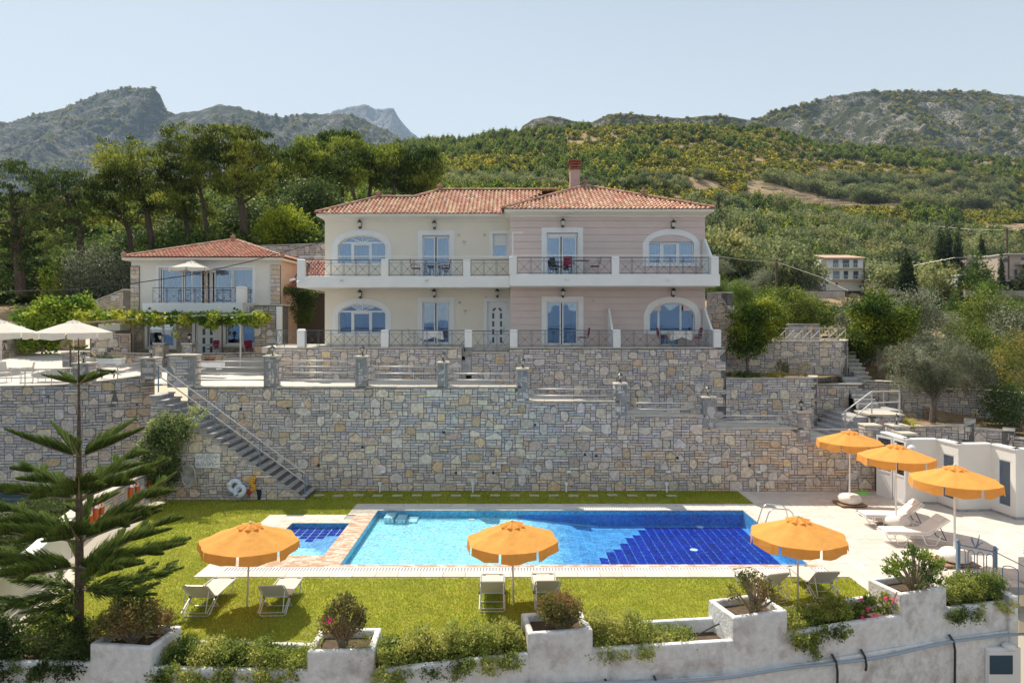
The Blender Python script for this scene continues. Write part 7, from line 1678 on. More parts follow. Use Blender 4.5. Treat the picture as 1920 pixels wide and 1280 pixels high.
# ------------------------------------------------------------------ terrain, mountains, sea
TR = [44, 60, 90, 150, 250, 400, 600, 700, 900]
TP = {-600:[618,570,520,470,430,400,380,420,500], 0:[612,562,505,470,430,400,380,420,500], 200:[606,555,500,462,425,395,370,420,500], 400:[600,500,478,440,405,375,350,400,480], 600:[610,475,440,410,375,340,310,340,420],
      780:[640,560,470,415,360,305,270,290,380], 960:[650,590,500,430,360,300,257,270,360], 1200:[650,600,540,465,385,300,243,255,330], 1330:[642,602,556,500,415,310,240,250,320],
      1410:[638,606,572,522,440,335,243,252,310], 1600:[628,612,592,550,468,380,283,290,330], 1920:[640,622,606,572,492,405,308,312,350], 2500:[650,630,610,590,520,440,340,350,400]}
TU = sorted(TP); TLD = [math.log(d) for d in TR]
def tz(x, y, rough=True):
    px = 960+F*x/max(y, 1); u = min(max(px, TU[0]), TU[-1]); ld = math.log(min(max(y, TR[0]), TR[-1]))
    i = max(0, min(len(TU)-2, int(np.searchsorted(TU, u))-1)); j = max(0, min(len(TR)-2, int(np.searchsorted(TLD, ld))-1))
    fu = (u-TU[i])/(TU[i+1]-TU[i]); fu = fu*fu*(3-2*fu); fd = (ld-TLD[j])/(TLD[j+1]-TLD[j])
    z = lambda a, b: (HY-TP[TU[a]][b])*TR[b]/F
    q = (1-fd)*((1-fu)*z(i,j)+fu*z(i+1,j))+fd*((1-fu)*z(i,j+1)+fu*z(i+1,j+1)); D = y
    if rough: q += (noise.noise(Vector((x*.012, y*.012, 3)))*1.0+noise.noise(Vector((x*.04, y*.04, 5)))*.35)*min(max((D-60)*.03, 0), 7)
    return H+q
def terrain():
    nu, nd = 190, 120; vs = []; fs = []
    for j in range(nd+1):
        D = math.exp(TLD[0]+(TLD[-1]-TLD[0])*j/nd)
        for i in range(nu+1):
            px = -560+i*(2480+560)/nu; x = (px-960)*D/F; vs.append((x, D, tz(x, D)))
    for j in range(nd):
        for i in range(nu): a = j*(nu+1)+i; fs.append((a, a+1, a+nu+2, a+nu+1))
    MB().add(vs, fs).build('hillside', hillm, kind='structure', smooth=True)
hillm = mat('hillside_ground', (.34,.235,.13), rough=.95, var=.3, vscale=.12, col2=(.15,.13,.05), c2scale=.05, c2lo=.48, c2hi=.66, bump=.5, bscale=1.2, bdist=.4)
terrain()
# near slope behind the right hand walls, and dry stone terraces on the olive hill
ns = MB(); nsx = [13.2+i*1.5 for i in range(26)]; nsy = [31.8, 34.2, 36.5, 39, 42, 45]
for y in nsy:
    for x in nsx:
        px_ = 960+F*x/y; base_ = np.interp(y, [31.8,34.2,36.5,39,42,45], [1.7,2.6,3.6,4.9,5.6,float(tz(x,45.2,False))+.02]); ns.v.append((x, y, float(base_)+.1*noise.noise(Vector((x,y,0))))); ns.c.append((1,1,1))
for j in range(len(nsy)-1):
    for i in range(len(nsx)-1):
        if nsx[i] < 20.5 and nsy[j] < 36: continue
        if nsx[i] < 17.5 and nsy[j] < 38: continue
        a = j*len(nsx)+i; ns.f.append((a, a+1, a+len(nsx)+1, a+len(nsx))); ns.m.append(0)
ns.build('garden_slope', M['earth'], kind='structure', smooth=True)
tm = mat('dry_terrace_stone', (.62,.48,.31), rough=.95, var=.3, vscale=.6)
tt_ = thing('terrace_walls', (80,300,40), 'low dry stone terrace walls on the sandy olive slope at upper right', 'wall')
for k in range(9):
    mb = MB(); y0 = 343+k*5.6
    lo, hi = 1400+((k*53) % 90), 1900-((k*37) % 140); last = None
    for q in range(30):
        px = lo+(hi-lo)*q/29; D = 540.0
        while D > 250 and HY-(tz((px-960)*D/F, D)-H)*F/D < y0: D -= 4
        x = (px-960)*D/F; z = tz(x, D); c_ = (x, D, z)
        if last and abs(D-last[1]) < 14: mb.add([(last[0],last[1],last[2]-1),(x,D,z-1),(x,D,z+1.1),(last[0],last[1],last[2]+1.1),(last[0],last[1]+5,last[2]+1.3),(x,D+5,z+1.3)], [(0,1,2,3),(3,2,5,4)])
        last = c_
    if mb.v: mb.build('terrace_wall', tm, tt_)
MV = {}
def mountain(name, sil, D0, run, seed, rock, green, amp, bottom=330, nt=130, nx=420, c2lo=.46, c2hi=.56, gsc=.004, ridge=1.0):
    """sil: [(px,py)] ridge line at distance D0; falls towards the camera over 'run' metres"""
    xs = [s[0] for s in sil]; ys = [s[1] for s in sil]; vs = []; fs = []
    for j in range(nt+1):
        s = j/nt; D = D0-run*s
        for i in range(nx+1):
            px = xs[0]+(xs[-1]-xs[0])*i/nx; X = (px-960)*D0/F*(1-.0*s); py = float(np.interp(px, xs, ys)); zr = (HY-py)*D0/F; zb_ = (HY-bottom)*(D0-run)/F*.6
            q = s**.85; z = zr*(1-q)+zb_*q; n1 = noise.fractal(Vector((X*gsc*1.0+seed, D*gsc*.35, seed)), 1.0, 2.0, 6); n2 = 1-abs(noise.noise(Vector((X*gsc*1.6+seed*3, D*gsc*.5, 1))))*2; n3 = noise.fractal(Vector((X*gsc*9, D*gsc*9, seed)), .9, 2.1, 4)
            env = min(1, s*5+.02); z += amp*(n1*.9+(n2-.5)*.95*ridge)*env+amp*.26*n3*min(1, s*6+.35)
            vs.append((X, D+amp*.8*n1*env, H+z))
    for j in range(1): pass
    for j in range(nt):
        for i in range(nx): a = j*(nx+1)+i; fs.append((a, a+nx+1, a+nx+2, a+1))
    n0 = len(vs)
    for i in range(nx+1): v_ = vs[i]; vs.append((v_[0], v_[1]+run*.7, v_[2]*.3))
    for i in range(nx): fs.append((i, i+1, n0+i+1, n0+i))
    MV[name] = (vs[:(nt+1)*(nx+1)], nx)
    m = mountain_mat(name, rock, green, gsc, c2lo, c2hi); return MB().add(vs, fs).build(name, m, kind='structure', smooth=True)
def mountain_mat(name, rock, green, gsc, lo, hi):
    m = mat(name+'_surface', rock, rough=.95, var=.25, vscale=gsc*12, col2=green, c2scale=gsc*6, c2lo=lo, c2hi=hi, bump=.9, bscale=gsc*60, bdist=1/gsc*.03)
    nt = m.node_tree; N = nt.nodes; L = nt.links; b = N["Principled BSDF"]; src = b.inputs["Base Color"].links[0].from_socket
    geo = N.new("ShaderNodeNewGeometry"); vo = N.new("ShaderNodeTexNoise"); vo.inputs["Scale"].default_value = gsc*38; vo.inputs["Detail"].default_value = 5; vo.inputs["Roughness"].default_value = .7; L.new(geo.outputs["Position"], vo.inputs["Vector"])
    mr = N.new("ShaderNodeMapRange"); mr.inputs[1].default_value = .50; mr.inputs[2].default_value = .53; L.new(vo.outputs[0], mr.inputs[0])
    mx = N.new("ShaderNodeMixRGB"); L.new(mr.outputs[0], mx.inputs[0]); L.new(src, mx.inputs[1]); mx.inputs[2].default_value = (green[0]*.55, green[1]*.6, green[2]*.55, 1); L.new(mx.outputs[0], b.inputs["Base Color"]); return m
mountain('far_peak', [(480,330),(560,260),(600,225),(625,208),(660,199),(690,196),(704,205),(722,203),(738,203),(750,225),(770,247),(790,262),(830,300),(900,360)], 5200, 1200, 3, (.36,.34,.33), (.22,.22,.20), 80, 300, gsc=.0022)
mountain('left_mountain', [(-500,235),(-300,228),(-60,236),(0,228),(20,232),(60,216),(100,208),(140,195),(170,180),(200,170),(240,164),(290,166),(301,180),(305,203),(325,213),(345,212),(375,207),(410,197),(450,200),(490,214),(530,219),(580,214),(630,212),(665,216),(700,233),(740,252),(790,285),(850,330)], 2400, 900, 7, (.30,.26,.23), (.06,.07,.032), 60, 360, gsc=.0042, c2lo=.38, c2hi=.52)
mountain('rock_outcrops', [(820,300),(900,262),(975,246),(980,236),(1000,224),(1030,217),(1050,220),(1080,228),(1110,229),(1140,214),(1180,213),(1230,218),(1280,222),(1330,216),(1380,220),(1410,226),(1500,260),(1600,300)], 1100, 260, 5, (.46,.40,.35), (.09,.095,.03), 10, 300, gsc=.012, c2lo=.42, c2hi=.52)
mountain('right_mountain', [(1250,300),(1340,262),(1400,228),(1420,222),(1450,210),(1500,197),(1560,180),(1620,171),(1700,172),(1780,170),(1850,174),(1920,180),(2100,190),(2400,220)], 1500, 560, 9, (.44,.38,.33), (.085,.09,.026), 40, 330, gsc=.006, c2lo=.38, c2hi=.52)
# sea and land behind the camera, for the reflections in the windows and bounced light
sea = mat('sea_water', (.015,.05,.10), rough=.45, var=.1, vscale=.01)
sheet('sea', [(-9000,-9000),(9000,-9000),(9000,-150),(-9000,-150)], -70, sea)
MB().add([(-400,-160,-72),(400,-160,-72),(400,13,-6),(-400,13,-6)], [(0,1,2,3)]).build('lower_slope', hillm, kind='structure')
for k, (x, w, h_) in enumerate(((-3500,2600,420),(1500,3200,300),(4800,1500,350))):
    vs = [(x-w+2*w*i/20, -8800, -70+h_*max(0, math.sin(math.pi*i/20))*(.75+.25*noise.noise(Vector((i*.7,k,0))))) for i in range(21)]+[(x-w+2*w*i/20, -8000, -71) for i in range(21)]
    MB().add(vs, [(i, 21+i, 22+i, i+1) for i in range(20)]).build('far_island', mat('island_haze', (.12,.14,.16)), kind='structure')

# ------------------------------------------------------------------ hillside vegetation
def proto(kind, seed):
    """unlinked mesh for the scattered masses: crowns with leaf sized faces"""
    g = np.random.default_rng(seed)
    if kind == 'brush': E_ = [(0,0,.45,.7,.7,.5),(.5,.2,.35,.45,.45,.4),(-.4,-.3,.35,.5,.5,.38)]; n, per, sp, sz = 110, 12, .10, .085
    elif kind == 'maquis': E_ = [(0,0,.45,.7,.7,.5),(.5,.2,.35,.45,.45,.4),(-.4,-.3,.35,.5,.5,.38)]; n, per, sp, sz = 34, 9, .14, .26
    elif kind == 'young_pine': E_ = [(0,0,.35+.5*q,.42*(1-q*.8),.42*(1-q*.8),.22) for q in (0,.25,.5,.75,1)]+[(.1,0,1.15,.1,.1,.2)]; n, per, sp, sz = 70, 10, .07, .11
    elif kind == 'olive': E_ = [(0,0,.62,.5,.5,.4),(.25,.1,.55,.35,.35,.3),(-.28,-.1,.5,.35,.35,.32)]; n, per, sp, sz = 80, 12, .075, .085
    p, d, cc = clumps(E_, n, per, sp, g, .5)
    col = {'brush':[(.016,.024,.008),(.035,.048,.013),(.075,.085,.022)],'maquis':[(.024,.026,.008),(.062,.064,.013),(.13,.12,.020),(.22,.17,.03)],'young_pine':[(.018,.028,.009),(.055,.070,.015),(.13,.14,.026)],'olive':[(.040,.045,.020),(.07,.075,.035),(.11,.11,.06)]}[kind]
    c = blend(col, len(p), g, p, 1.5, .2); v, c = rot_leaves(p, sz, c, g, .7, .2, d*.8)
    me_o = raw_mesh(kind+'_clump', v, 4, c, M['farleaf']); me = me_o.data; COL.objects.unlink(me_o); return me_o
def scatter(name, kind, pts, protos):
    """pts: (x,y,z,scale,rot). One object of kind stuff, instancing on points"""
    me = bpy.data.meshes.new(name); me.from_pydata([p[:3] for p in pts], [], [])
    a = me.attributes.new('sc', 'FLOAT', 'POINT'); a.data.foreach_set('value', [p[3] for p in pts]); a = me.attributes.new('rz', 'FLOAT', 'POINT'); a.data.foreach_set('value', [p[4] for p in pts])
    a = me.attributes.new('vi', 'INT', 'POINT'); a.data.foreach_set('value', [k % len(protos) for k in range(len(pts))])
    o = link_mesh(name, me, None, 'stuff'); ng = bpy.data.node_groups.new(name, 'GeometryNodeTree'); ng.interface.new_socket('Geometry', in_out='INPUT', socket_type='NodeSocketGeometry'); ng.interface.new_socket('Geometry', in_out='OUTPUT', socket_type='NodeSocketGeometry')
    N = ng.nodes; L = ng.links; gi = N.new('NodeGroupInput'); go = N.new('NodeGroupOutput'); iop = N.new('GeometryNodeInstanceOnPoints'); gti = N.new('GeometryNodeGeometryToInstance')
    for pr in reversed(protos):
        oi = N.new('GeometryNodeObjectInfo'); oi.inputs['Object'].default_value = pr; oi.inputs['As Instance'].default_value = True; L.new(oi.outputs['Geometry'], gti.inputs[0])
    def attr(nm, t):
        n_ = N.new('GeometryNodeInputNamedAttribute'); n_.data_type = t; n_.inputs[0].default_value = nm; return [s for s in n_.outputs if s.name == 'Attribute' and s.enabled][0]
    L.new(gi.outputs[0], iop.inputs['Points']); L.new(gti.outputs[0], iop.inputs['Instance']); iop.inputs['Pick Instance'].default_value = True
    L.new(attr('vi','INT'), iop.inputs['Instance Index']); L.new(attr('sc','FLOAT'), iop.inputs['Scale']); cx_ = N.new('ShaderNodeCombineXYZ'); L.new(attr('rz','FLOAT'), cx_.inputs[2]); L.new(cx_.outputs[0], iop.inputs['Rotation']); L.new(iop.outputs[0], go.inputs[0])
    md = o.modifiers.new('scatter', 'NODES'); md.node_group = ng; return o
PR = {k: [proto(k, s) for s in (1,2,3)] for k in ('maquis','young_pine','olive','brush')}
R_ = random.Random(77)
def terrace_zone(px, py): return 1395 < px < 1900 and 338+ (px-1400)*.01 < py < 388+(px-1400)*.03
def sample(n, dmin, dmax, pxr, test, smin, smax, pw=1.0, jit=0):
    out = []
    for _ in range(n):
        D = math.exp(math.log(dmin)+(math.log(dmax)-math.log(dmin))*R_.random()**pw); px = R_.uniform(*pxr); x = (px-960)*D/F; z = tz(x, D); py = HY-(z-H)*F/D
        if not test(px, py, x, D): continue
        out.append((x, D, z-.15, R_.uniform(smin, smax)*(R_.random()*.5+.75), R_.uniform(0, 6.28)))
    return out
nz = lambda x, D, s, o: noise.noise(Vector((x*s+o, D*s, o)))
def inridge(px, py): return (760 < px < 1060 and py < 300) or (px > 1480 and py < 345 and py < 290+(px-1480)*.12) or (1370 < px < 1520 and 395 < py < 470) or (px < 700 and py < 420)
pts = sample(26000, 190, 640, (-350,2300), lambda px, py, x, D: not terrace_zone(px, py) and not (inridge(px, py) and R_.random() < .7) and nz(x, D, .03, 2) > -.42 and not (py > 420 and px > 1300), 1.6, 3.4, .8)
scatter('maquis_shrubland', 'maquis', pts, PR['maquis'])
pts = sample(22000, 120, 640, (-300,2300), lambda px, py, x, D: (inridge(px, py) or (nz(x, D, .015, 9) > .16 and py < 520) or (1330 < px < 1950 and 390 < py < 540 and nz(x, D, .022, 4) > .12)) and not terrace_zone(px, py), 3.6, 6.4, .8)
scatter('young_pine_wood', 'young_pine', pts, PR['young_pine'])
pts = sample(16000, 370, 520, (1300,2100), lambda px, py, x, D: terrace_zone(px, py) and abs((py*.35) % 3.4-1.7) < .55 and R_.random() < .24, 5.5, 8.0)
pts += sample(900, 230, 420, (820,1330), lambda px, py, x, D: 335 < py < 362, 4.0, 5.5)
pts += sample(900, 115, 300, (1290,2400), lambda px, py, x, D: py > 385 and not (1525 < px < 1640 and D < 150), 5.0, 7.6, 1.1)
pts_o = pts
scatter('olive_groves', 'olive', pts, PR['olive'])
pts = sample(2600, 56, 150, (-300,840), lambda px, py, x, D: px < 840-(D-50)*.3, 1.5, 3.4, 1.0)
pts += sample(1600, 60, 190, (1290,2500), lambda px, py, x, D: (nz(x, D, .05, 6) > -.1) and not (1500 < px < 1660 and D > 95), 1.0, 2.2)
scatter('undergrowth', 'brush', pts, PR['brush'])
# scrub and trees that roughen the mountain sides
pts = []
for nm_, cnt, smin, smax, smax_ in (('right_mountain', 17000, 3, 7, .75), ('left_mountain', 13000, 4, 8.5, .8), ('rock_outcrops', 3500, 2.5, 6, .8)):
    V_, nx_ = MV[nm_]
    for _ in range(cnt):
        q = R_.randrange(0, int(len(V_)*smax_)); a_ = V_[q]
        if noise.noise(Vector((a_[0]*.006, a_[1]*.006, 4)))+.45*noise.noise(Vector((a_[0]*.02, a_[1]*.02, 1))) < (.0 if nm_ == 'left_mountain' else -.12): continue
        pts.append((a_[0]+R_.uniform(-4,4), a_[1], a_[2]-smin*.15, R_.uniform(smin, smax)*(R_.random()*.6+.5), R_.uniform(0, 6.28)))
scatter('mountain_scrub', 'maquis', pts, PR['maquis'])
# individual nearer trees on the right: olives, pines, cypresses
def far_tree(kind, label, px, py, D, h, seed=0, group=None, nm=None):
    x = PX(px, D); z = tz(x, D) if py is None else PZ(py, D); t = thing(nm or {'olive':'olive_tree','young_pine':'pine_tree','maquis':'shrub'}[kind], (x,D,z), label, 'tree', group)
    o = link_mesh('crown', FT[kind][seed % len(FT[kind])], t); o.matrix_parent_inverse = Matrix.Identity(4); o.scale = (h,h,h)
    o2 = link_mesh('trunk', TRK, t); o2.matrix_parent_inverse = Matrix.Identity(4); o2.scale = (h,h,h); t.rotation_euler = (0,0,seed*1.7); return t
def big_crown(kind, s):
    g = np.random.default_rng(50+s)
    if kind == 'olive': E_ = [(0,0,.62,.46,.46,.36),(.25,.1,.6,.32,.32,.28),(-.28,-.1,.52,.34,.34,.28),(.05,-.25,.45,.35,.3,.22)]; a = (300,18,.05,.042); col = [(.07,.085,.045),(.11,.125,.07),(.17,.18,.11),(.23,.23,.16)]
    elif kind == 'young_pine': E_ = [(0,0,.25+.62*q,.40*(1-q*.8),.40*(1-q*.8),.15) for q in (0,.2,.4,.6,.8,1)]; a = (300,16,.045,.042); col = [(.03,.055,.012),(.06,.10,.018),(.13,.17,.03)]
    else: E_ = [(0,0,.5,.5,.5,.5),(.35,.1,.4,.35,.35,.4),(-.3,-.2,.38,.35,.35,.38)]; a = (280,16,.06,.05); col = [(.04,.075,.015),(.08,.13,.02),(.16,.21,.03)]
    p, d, cc = clumps(E_, a[0], a[1], a[2], g, .4); c = blend(col, len(p), g, p, 2.5, .2); v, c = rot_leaves(p, a[3], c, g, .4 if kind == 'olive' else .6, .1, d*.6); o = raw_mesh(kind+'_crown', v, 4, c, M['leaf']); me = o.data; bpy.data.objects.remove(o); return me
FT = {k: [big_crown(k, s) for s in (1,2,3)] for k in ('olive','young_pine','maquis')}
TRK = MB().tube([(0,0,-.05),(.02,0,.2),(0,.02,.5)], [.05,.04,.02], 6).tube([(.01,0,.2),(.2,.05,.5)], .02, 5).tube([(.01,0,.2),(-.18,.0,.45)], .02, 5).mesh('trunk', M['greybark'])
near = [(1385,560,60,3.6,'maquis'),(1440,575,66,4.2,'maquis'),(1475,600,58,3.6,'maquis'),(1520,590,62,3.8,'maquis'),(1556,612,75,3.6,'olive'),(1395,545,90,6,'olive'),(1430,548,105,7,'olive'),(1475,545,120,6,'olive'),(1350,520,110,7,'olive'),(1368,500,140,8,'olive'),
        (1410,500,150,8,'olive'),(1455,510,150,8,'olive'),(1500,500,170,9,'olive'),(1385,470,190,9,'olive'),(1520,470,190,9,'olive'),(1600,470,190,9,'olive'),(1655,505,160,8,'olive'),(1640,565,128,6,'olive'),(1740,560,120,6,'olive'),
        (1600,548,118,2.6,'olive'),(1735,500,175,8,'olive'),(1700,470,200,9,'olive'),(1850,480,190,9,'olive'),(1890,470,200,9,'olive'),(1900,565,110,6.5,'olive'),(1860,600,95,5.5,'olive'),(1900,610,80,5,'maquis'),(1650,600,80,4.6,'maquis'),
        (1700,605,66,4.6,'olive'),(1740,625,56,4.2,'olive'),(1780,640,50,4.2,'olive'),(1790,600,90,5.0,'young_pine'),(1750,590,100,5.2,'young_pine'),(1830,625,62,4.4,'maquis'),(1880,650,52,3.6,'maquis'),(1830,640,48,3.2,'olive'),(1690,640,48,3.0,'olive'),
        (1420,440,230,11,'young_pine'),(1450,455,220,11,'young_pine'),(1400,420,250,12,'young_pine'),(1480,430,240,11,'young_pine'),(1540,450,230,9,'olive'),(1570,440,240,9,'olive'),(1640,440,240,9,'olive'),(1680,430,250,10,'young_pine'),(1360,455,240,10,'young_pine'),(1340,480,220,9,'young_pine')]
def zone_(px, py, D, kd):
    wy = 'silvery olive' if kd == 'olive' else 'conical bright green pine' if kd == 'young_pine' else 'round leafy tree'
    return wy, 'just beyond the garden' if D < 80 else 'in the grove round the white far house' if D < 165 else 'on the slope above the white far house'
groups_ = {}
for e_ in near: groups_.setdefault(zone_(e_[0], e_[1], e_[2], e_[4]), []).append(e_)
rank_ = {}
for z__, l_ in groups_.items():
    for n_, e_ in enumerate(sorted(l_)): rank_[e_] = (n_, len(l_))
for k, (px, py, D, h, kd) in enumerate(near):
    wy = 'silvery olive' if kd == 'olive' else 'conical bright green pine' if kd == 'young_pine' else 'round leafy tree'; side = 'left of' if px < 1545 else 'below' if px < 1625 and py > 540 else 'right of'; dist = 'just beyond the garden' if D < 80 else 'in the grove near the white far house' if D < 165 else 'on the slope above the white far house'
    wy, dist = zone_(px, py, D, kd); n_, tot_ = rank_[(px, py, D, h, kd)]
    far_tree(kd, '%s %s, %s from the left' % (wy, dist, ORD[n_]) if tot_ > 1 else '%s %s' % (wy, dist), px, None if D > 75 else py+10, D, h*(.62 if kd != 'young_pine' else .8), k, '%ss %s' % (wy, dist))
def cypress(label, px, py, D, h, r, seed, dark=1.0, spread=1.0):
    x = PX(px, D); z = tz(x, D)-.3 if py is None else PZ(py, D); t = thing('cypress_tree', (x,D,z), label, 'tree'); g = np.random.default_rng(seed); q = np.linspace(0, 1, 12)
    E_ = [(x, D, z+h*(.06+.88*s), max(.06, r*math.sin(math.pi*min(1,(s*.8+.22)))**.8*(1-s*.45) if spread == 1 else r*(1.02-s)), r*.8*(1.05-s) if spread != 1 else max(.06, r*(1-s*.5)), h/14) for s in q]
    p, d, cc = clumps(E_, int(420*spread), 16, r*.13, g, .5); c = blend([(.014*dark,.028*dark,.010*dark),(.026*dark,.045*dark,.014*dark),(.05*dark,.07*dark,.02*dark)], len(p), g, p, .8); v, c = rot_leaves(p, r*.22, c, g, .5, 1.0); raw_mesh('crown', v, 4, c, M['leaf'], t); MB().tube([(x,D,z-1),(x,D,z+h*.8)], .15, 5).build('trunk', M['bark'], t)
cypress('slender dark cypress poking above the trees right of the villa roof', 1347,425,200,11,1.0,1); cypress('tiny dark cypress behind the villa chimney', 1097,352,330,14,2.3,2)
cypress('wide dark fir right of the white far house', 1699,548,112,8.6,1.75,3,1.0,1.2); cypress('tall dark cypress at the left of the cypress cluster', 1764,548,128,13.0,1.5,4); cypress('tallest dark cypress in the cluster', 1777,548,130,14.2,1.5,5); cypress('dark cypress at the right of the cluster', 1796,548,128,13.4,1.3,6)
cypress('broad dark tree at the foot of the cypress cluster', 1770,560,125,7,2.6,7,1.0,1.3); cypress('thin dark cypress at the far right beside the pale house', 1877,556,118,9,.75,8); cypress('dark pointed fir behind the bright pine at right', 1840,515,150,9.5,1.2,9)
far_tree('young_pine', 'bright loose pine between the cypresses and the pale house', 1832, 562, 115, 8.5, 1); far_tree('maquis', 'dark tree base under the bright pine at right', 1852, 572, 110, 4.2, 2)
# left wood of tall pines with leaning trunks
def pine(label, px, py, D, h, crowns, lean, seed, r0=.28, n=300, group='tall pines behind the small house', cols=PINE, fork=None):
    """crowns: (dpx, y, rx_px, ry_px) in photo pixels at distance D, turned into metres"""
    x = PX(px, D); z = PZ(py, D); t = thing('pine_tree', (x,D,z), label, 'tree', group); k = D/F; g = np.random.default_rng(seed); rg = random.Random(seed)
    E_ = [(PX(a,D), D+rg.uniform(-1.2,1.2), PZ(b,D), c*k, c*k*.85, d*k) for a, b, c, d in crowns]
    vol = sum(e[3]*e[5] for e in E_); nc = int(n)
    p, d, cc = clumps(E_, int(nc*.72), 46, .27*k/.047, g, .55, .5); d2 = d*.35; d2[:,2] += .5
    c = blend(cols, len(p), g, p, .35, .22); v, c = rot_leaves(p, .30*k/.047, c, g, .30, .75, d2); raw_mesh('crown', v, 4, c, M['needle'], t)
    top = E_[0]; tr = [Vector((x,D,z-.5)), Vector((x+(top[0]-x)*.3+lean*.3,D,z+(top[2]-z)*.35)), Vector((x+(top[0]-x)*.62+lean*.3,D,z+(top[2]-z)*.65)), Vector((top[0],D,top[2]))]
    mb = MB(); mb.tube(tr, [r0,r0*.8,r0*.6,r0*.2], 8)
    for q in range(14):
        e = cc[rg.randrange(len(cc))]; f_ = rg.uniform(1.0,2.8); i = int(f_); s = tr[i].lerp(tr[min(i+1,3)], f_-i); e = Vector(e); m_ = s.lerp(e, .55)+Vector((0,0,rg.uniform(-.8,.1))); mb.tube([s, s.lerp(m_, .5), m_, e], [r0*.34,r0*.26,r0*.17,r0*.05], 5)
    for q in range(5):
        f_ = rg.uniform(.5,1.8); i = int(f_); s = tr[i].lerp(tr[i+1], f_-i); mb.tube([s, s+Vector((rg.uniform(-2.5,2.5), rg.uniform(-1,1), rg.uniform(-.4,.9)))], [r0*.14,.01], 4)
    mb.build('trunk', M['bark'], t)
pine('dark pine mass cut by the left edge', 40,540,52,12,[(20,350,75,45),(60,420,90,60),(-20,430,80,90),(10,500,70,45),(110,350,50,35)],0,1,.4,430,cols=[(.010,.018,.007),(.020,.032,.010),(.05,.062,.014)])
pine('leaning pine second from the left edge', 153,470,58,10,[(115,350,62,38),(85,390,60,38),(150,385,45,30),(60,330,40,22)],1,2,.3,300,cols=[(.015,.026,.008),(.04,.055,.012),(.09,.105,.02)])
pine('pine with a thin leaning trunk above the olive shrub', 248,470,60,10,[(205,365,60,30),(235,345,55,30),(190,400,50,26),(255,400,45,22)],1.0,3,.26,260)
pine('tall pine with a straight trunk left of the centre of the wood', 287,462,60,14,[(240,285,48,32),(270,320,62,36),(300,370,55,28),(225,315,40,28)],.5,4,.3,330)
pine('pine leaning right with a bare middle', 358,462,62,14,[(340,330,45,38),(320,380,45,30),(365,395,40,26)],-.6,5,.26,210)
pine('slender tall pine just left of the biggest one', 392,455,61,16,[(350,258,55,32),(330,290,50,34),(385,300,45,38),(345,330,42,28)],.4,6,.2,330)
pine('biggest pine of the wood with two joined trunks', 463,455,60,17,[(430,265,52,34),(475,280,58,36),(415,315,52,34),(495,320,42,40),(455,345,60,26)],0,7,.38,520)
tk = MB().tube([P(467,455,60.3),P(455,400,60.3),P(440,340,60.3),P(425,300,60.3)], [.3,.25,.2,.08], 8).build('second_trunk', M['bark'], bpy.data.objects['pine_tree.006'] if 'pine_tree.006' in bpy.data.objects else None)
for k, (px, py, D, cr) in enumerate([(545,412,76,[(545,310,50,40),(570,285,38,25),(530,345,40,30)]),(590,395,80,[(590,300,42,38),(610,330,45,30),(575,270,25,15)]),(640,388,84,[(645,290,45,36),(660,325,45,30)]),(690,385,86,[(700,295,42,32),(715,325,42,28)]),(735,385,84,[(745,300,40,30),(760,330,38,30)]),(790,382,84,[(800,315,36,36),(780,345,36,22)]),(510,400,80,[(515,330,38,40)]),(670,380,95,[(620,265,30,18),(650,262,26,16)])]):
    pine(['pine behind the yellow green bush','pine above the left tip of the villa roof','dense pine over the low left roof of the villa','bright pine over the main left roof','pine left of the last one in the row','last pine of the row above the villa roof','dark pine between the biggest one and the row','two topped pine standing back in the row'][k], px, py, D, 10, cr, .2, 20+k, .26, 230, 'row of pines behind the villa roof', cols=[(.02,.034,.008),(.06,.08,.014),(.15,.165,.025)])
# ------------------------------------------------------------------ far houses, poles, wires
fh = thing('far_white_house', (PX(1582,138),138,12), 'white three storey house with terracotta roof among the olives at right', 'house'); D = 138.0
def fx(px): return PX(px, D)
def fz(py): return PZ(py, D)
fw_ = mat('far_white', (.95,.94,.92), rough=.8)
MB().box(fx(1549), fx(1618), D, D+9, fz(545), fz(484)).box(fx(1543), fx(1549)-.02, D+1, D+9, fz(543), fz(486)).build('wall', fw_, fh)
for py in (502.5,524): MB().box(fx(1553), fx(1621), D-1.6, D-.01, fz(py+1), fz(py)).build('balcony_slab', fw_, fh); mb = MB(); mb.box(fx(1553), fx(1621), D-1.58, D-1.52, fz(py-7), fz(py-6.3)); [mb.box(fx(q), fx(q)+.06, D-1.57, D-1.53, fz(py), fz(py-6.5)) for q in range(1555,1621,3)]; mb.build('balcony_railing', M['alu'], fh)
for a, b, c, d in ((1562,1572,487,501),(1580,1592,487,501),(1600,1608,487,501),(1562,1574,508,523),(1582,1590,508,523),(1600,1609,508,523),(1567,1570.5,530,536)): MB().box(fx(a), fx(b), D-.05, D+.02, fz(d), fz(c)).build('window', M['lite'] if a != 1562 else mat('far_glass', (.25,.32,.4), rough=.3), fh)
q = [(fx(1542),D-1.2,fz(484)),(fx(1620),D-1.2,fz(484)),(fx(1617),D+6,fz(473)),(fx(1545),D+6,fz(473))]; MB().add(q, [(0,1,2,3)]).add([(fx(1542),D-1.2,fz(485)),(fx(1620),D-1.2,fz(485)),(fx(1620),D-1.2,fz(484)),(fx(1542),D-1.2,fz(484))],[(0,1,2,3)]).build('roof', mat('far_terracotta', (.62,.36,.27), rough=.9), fh)
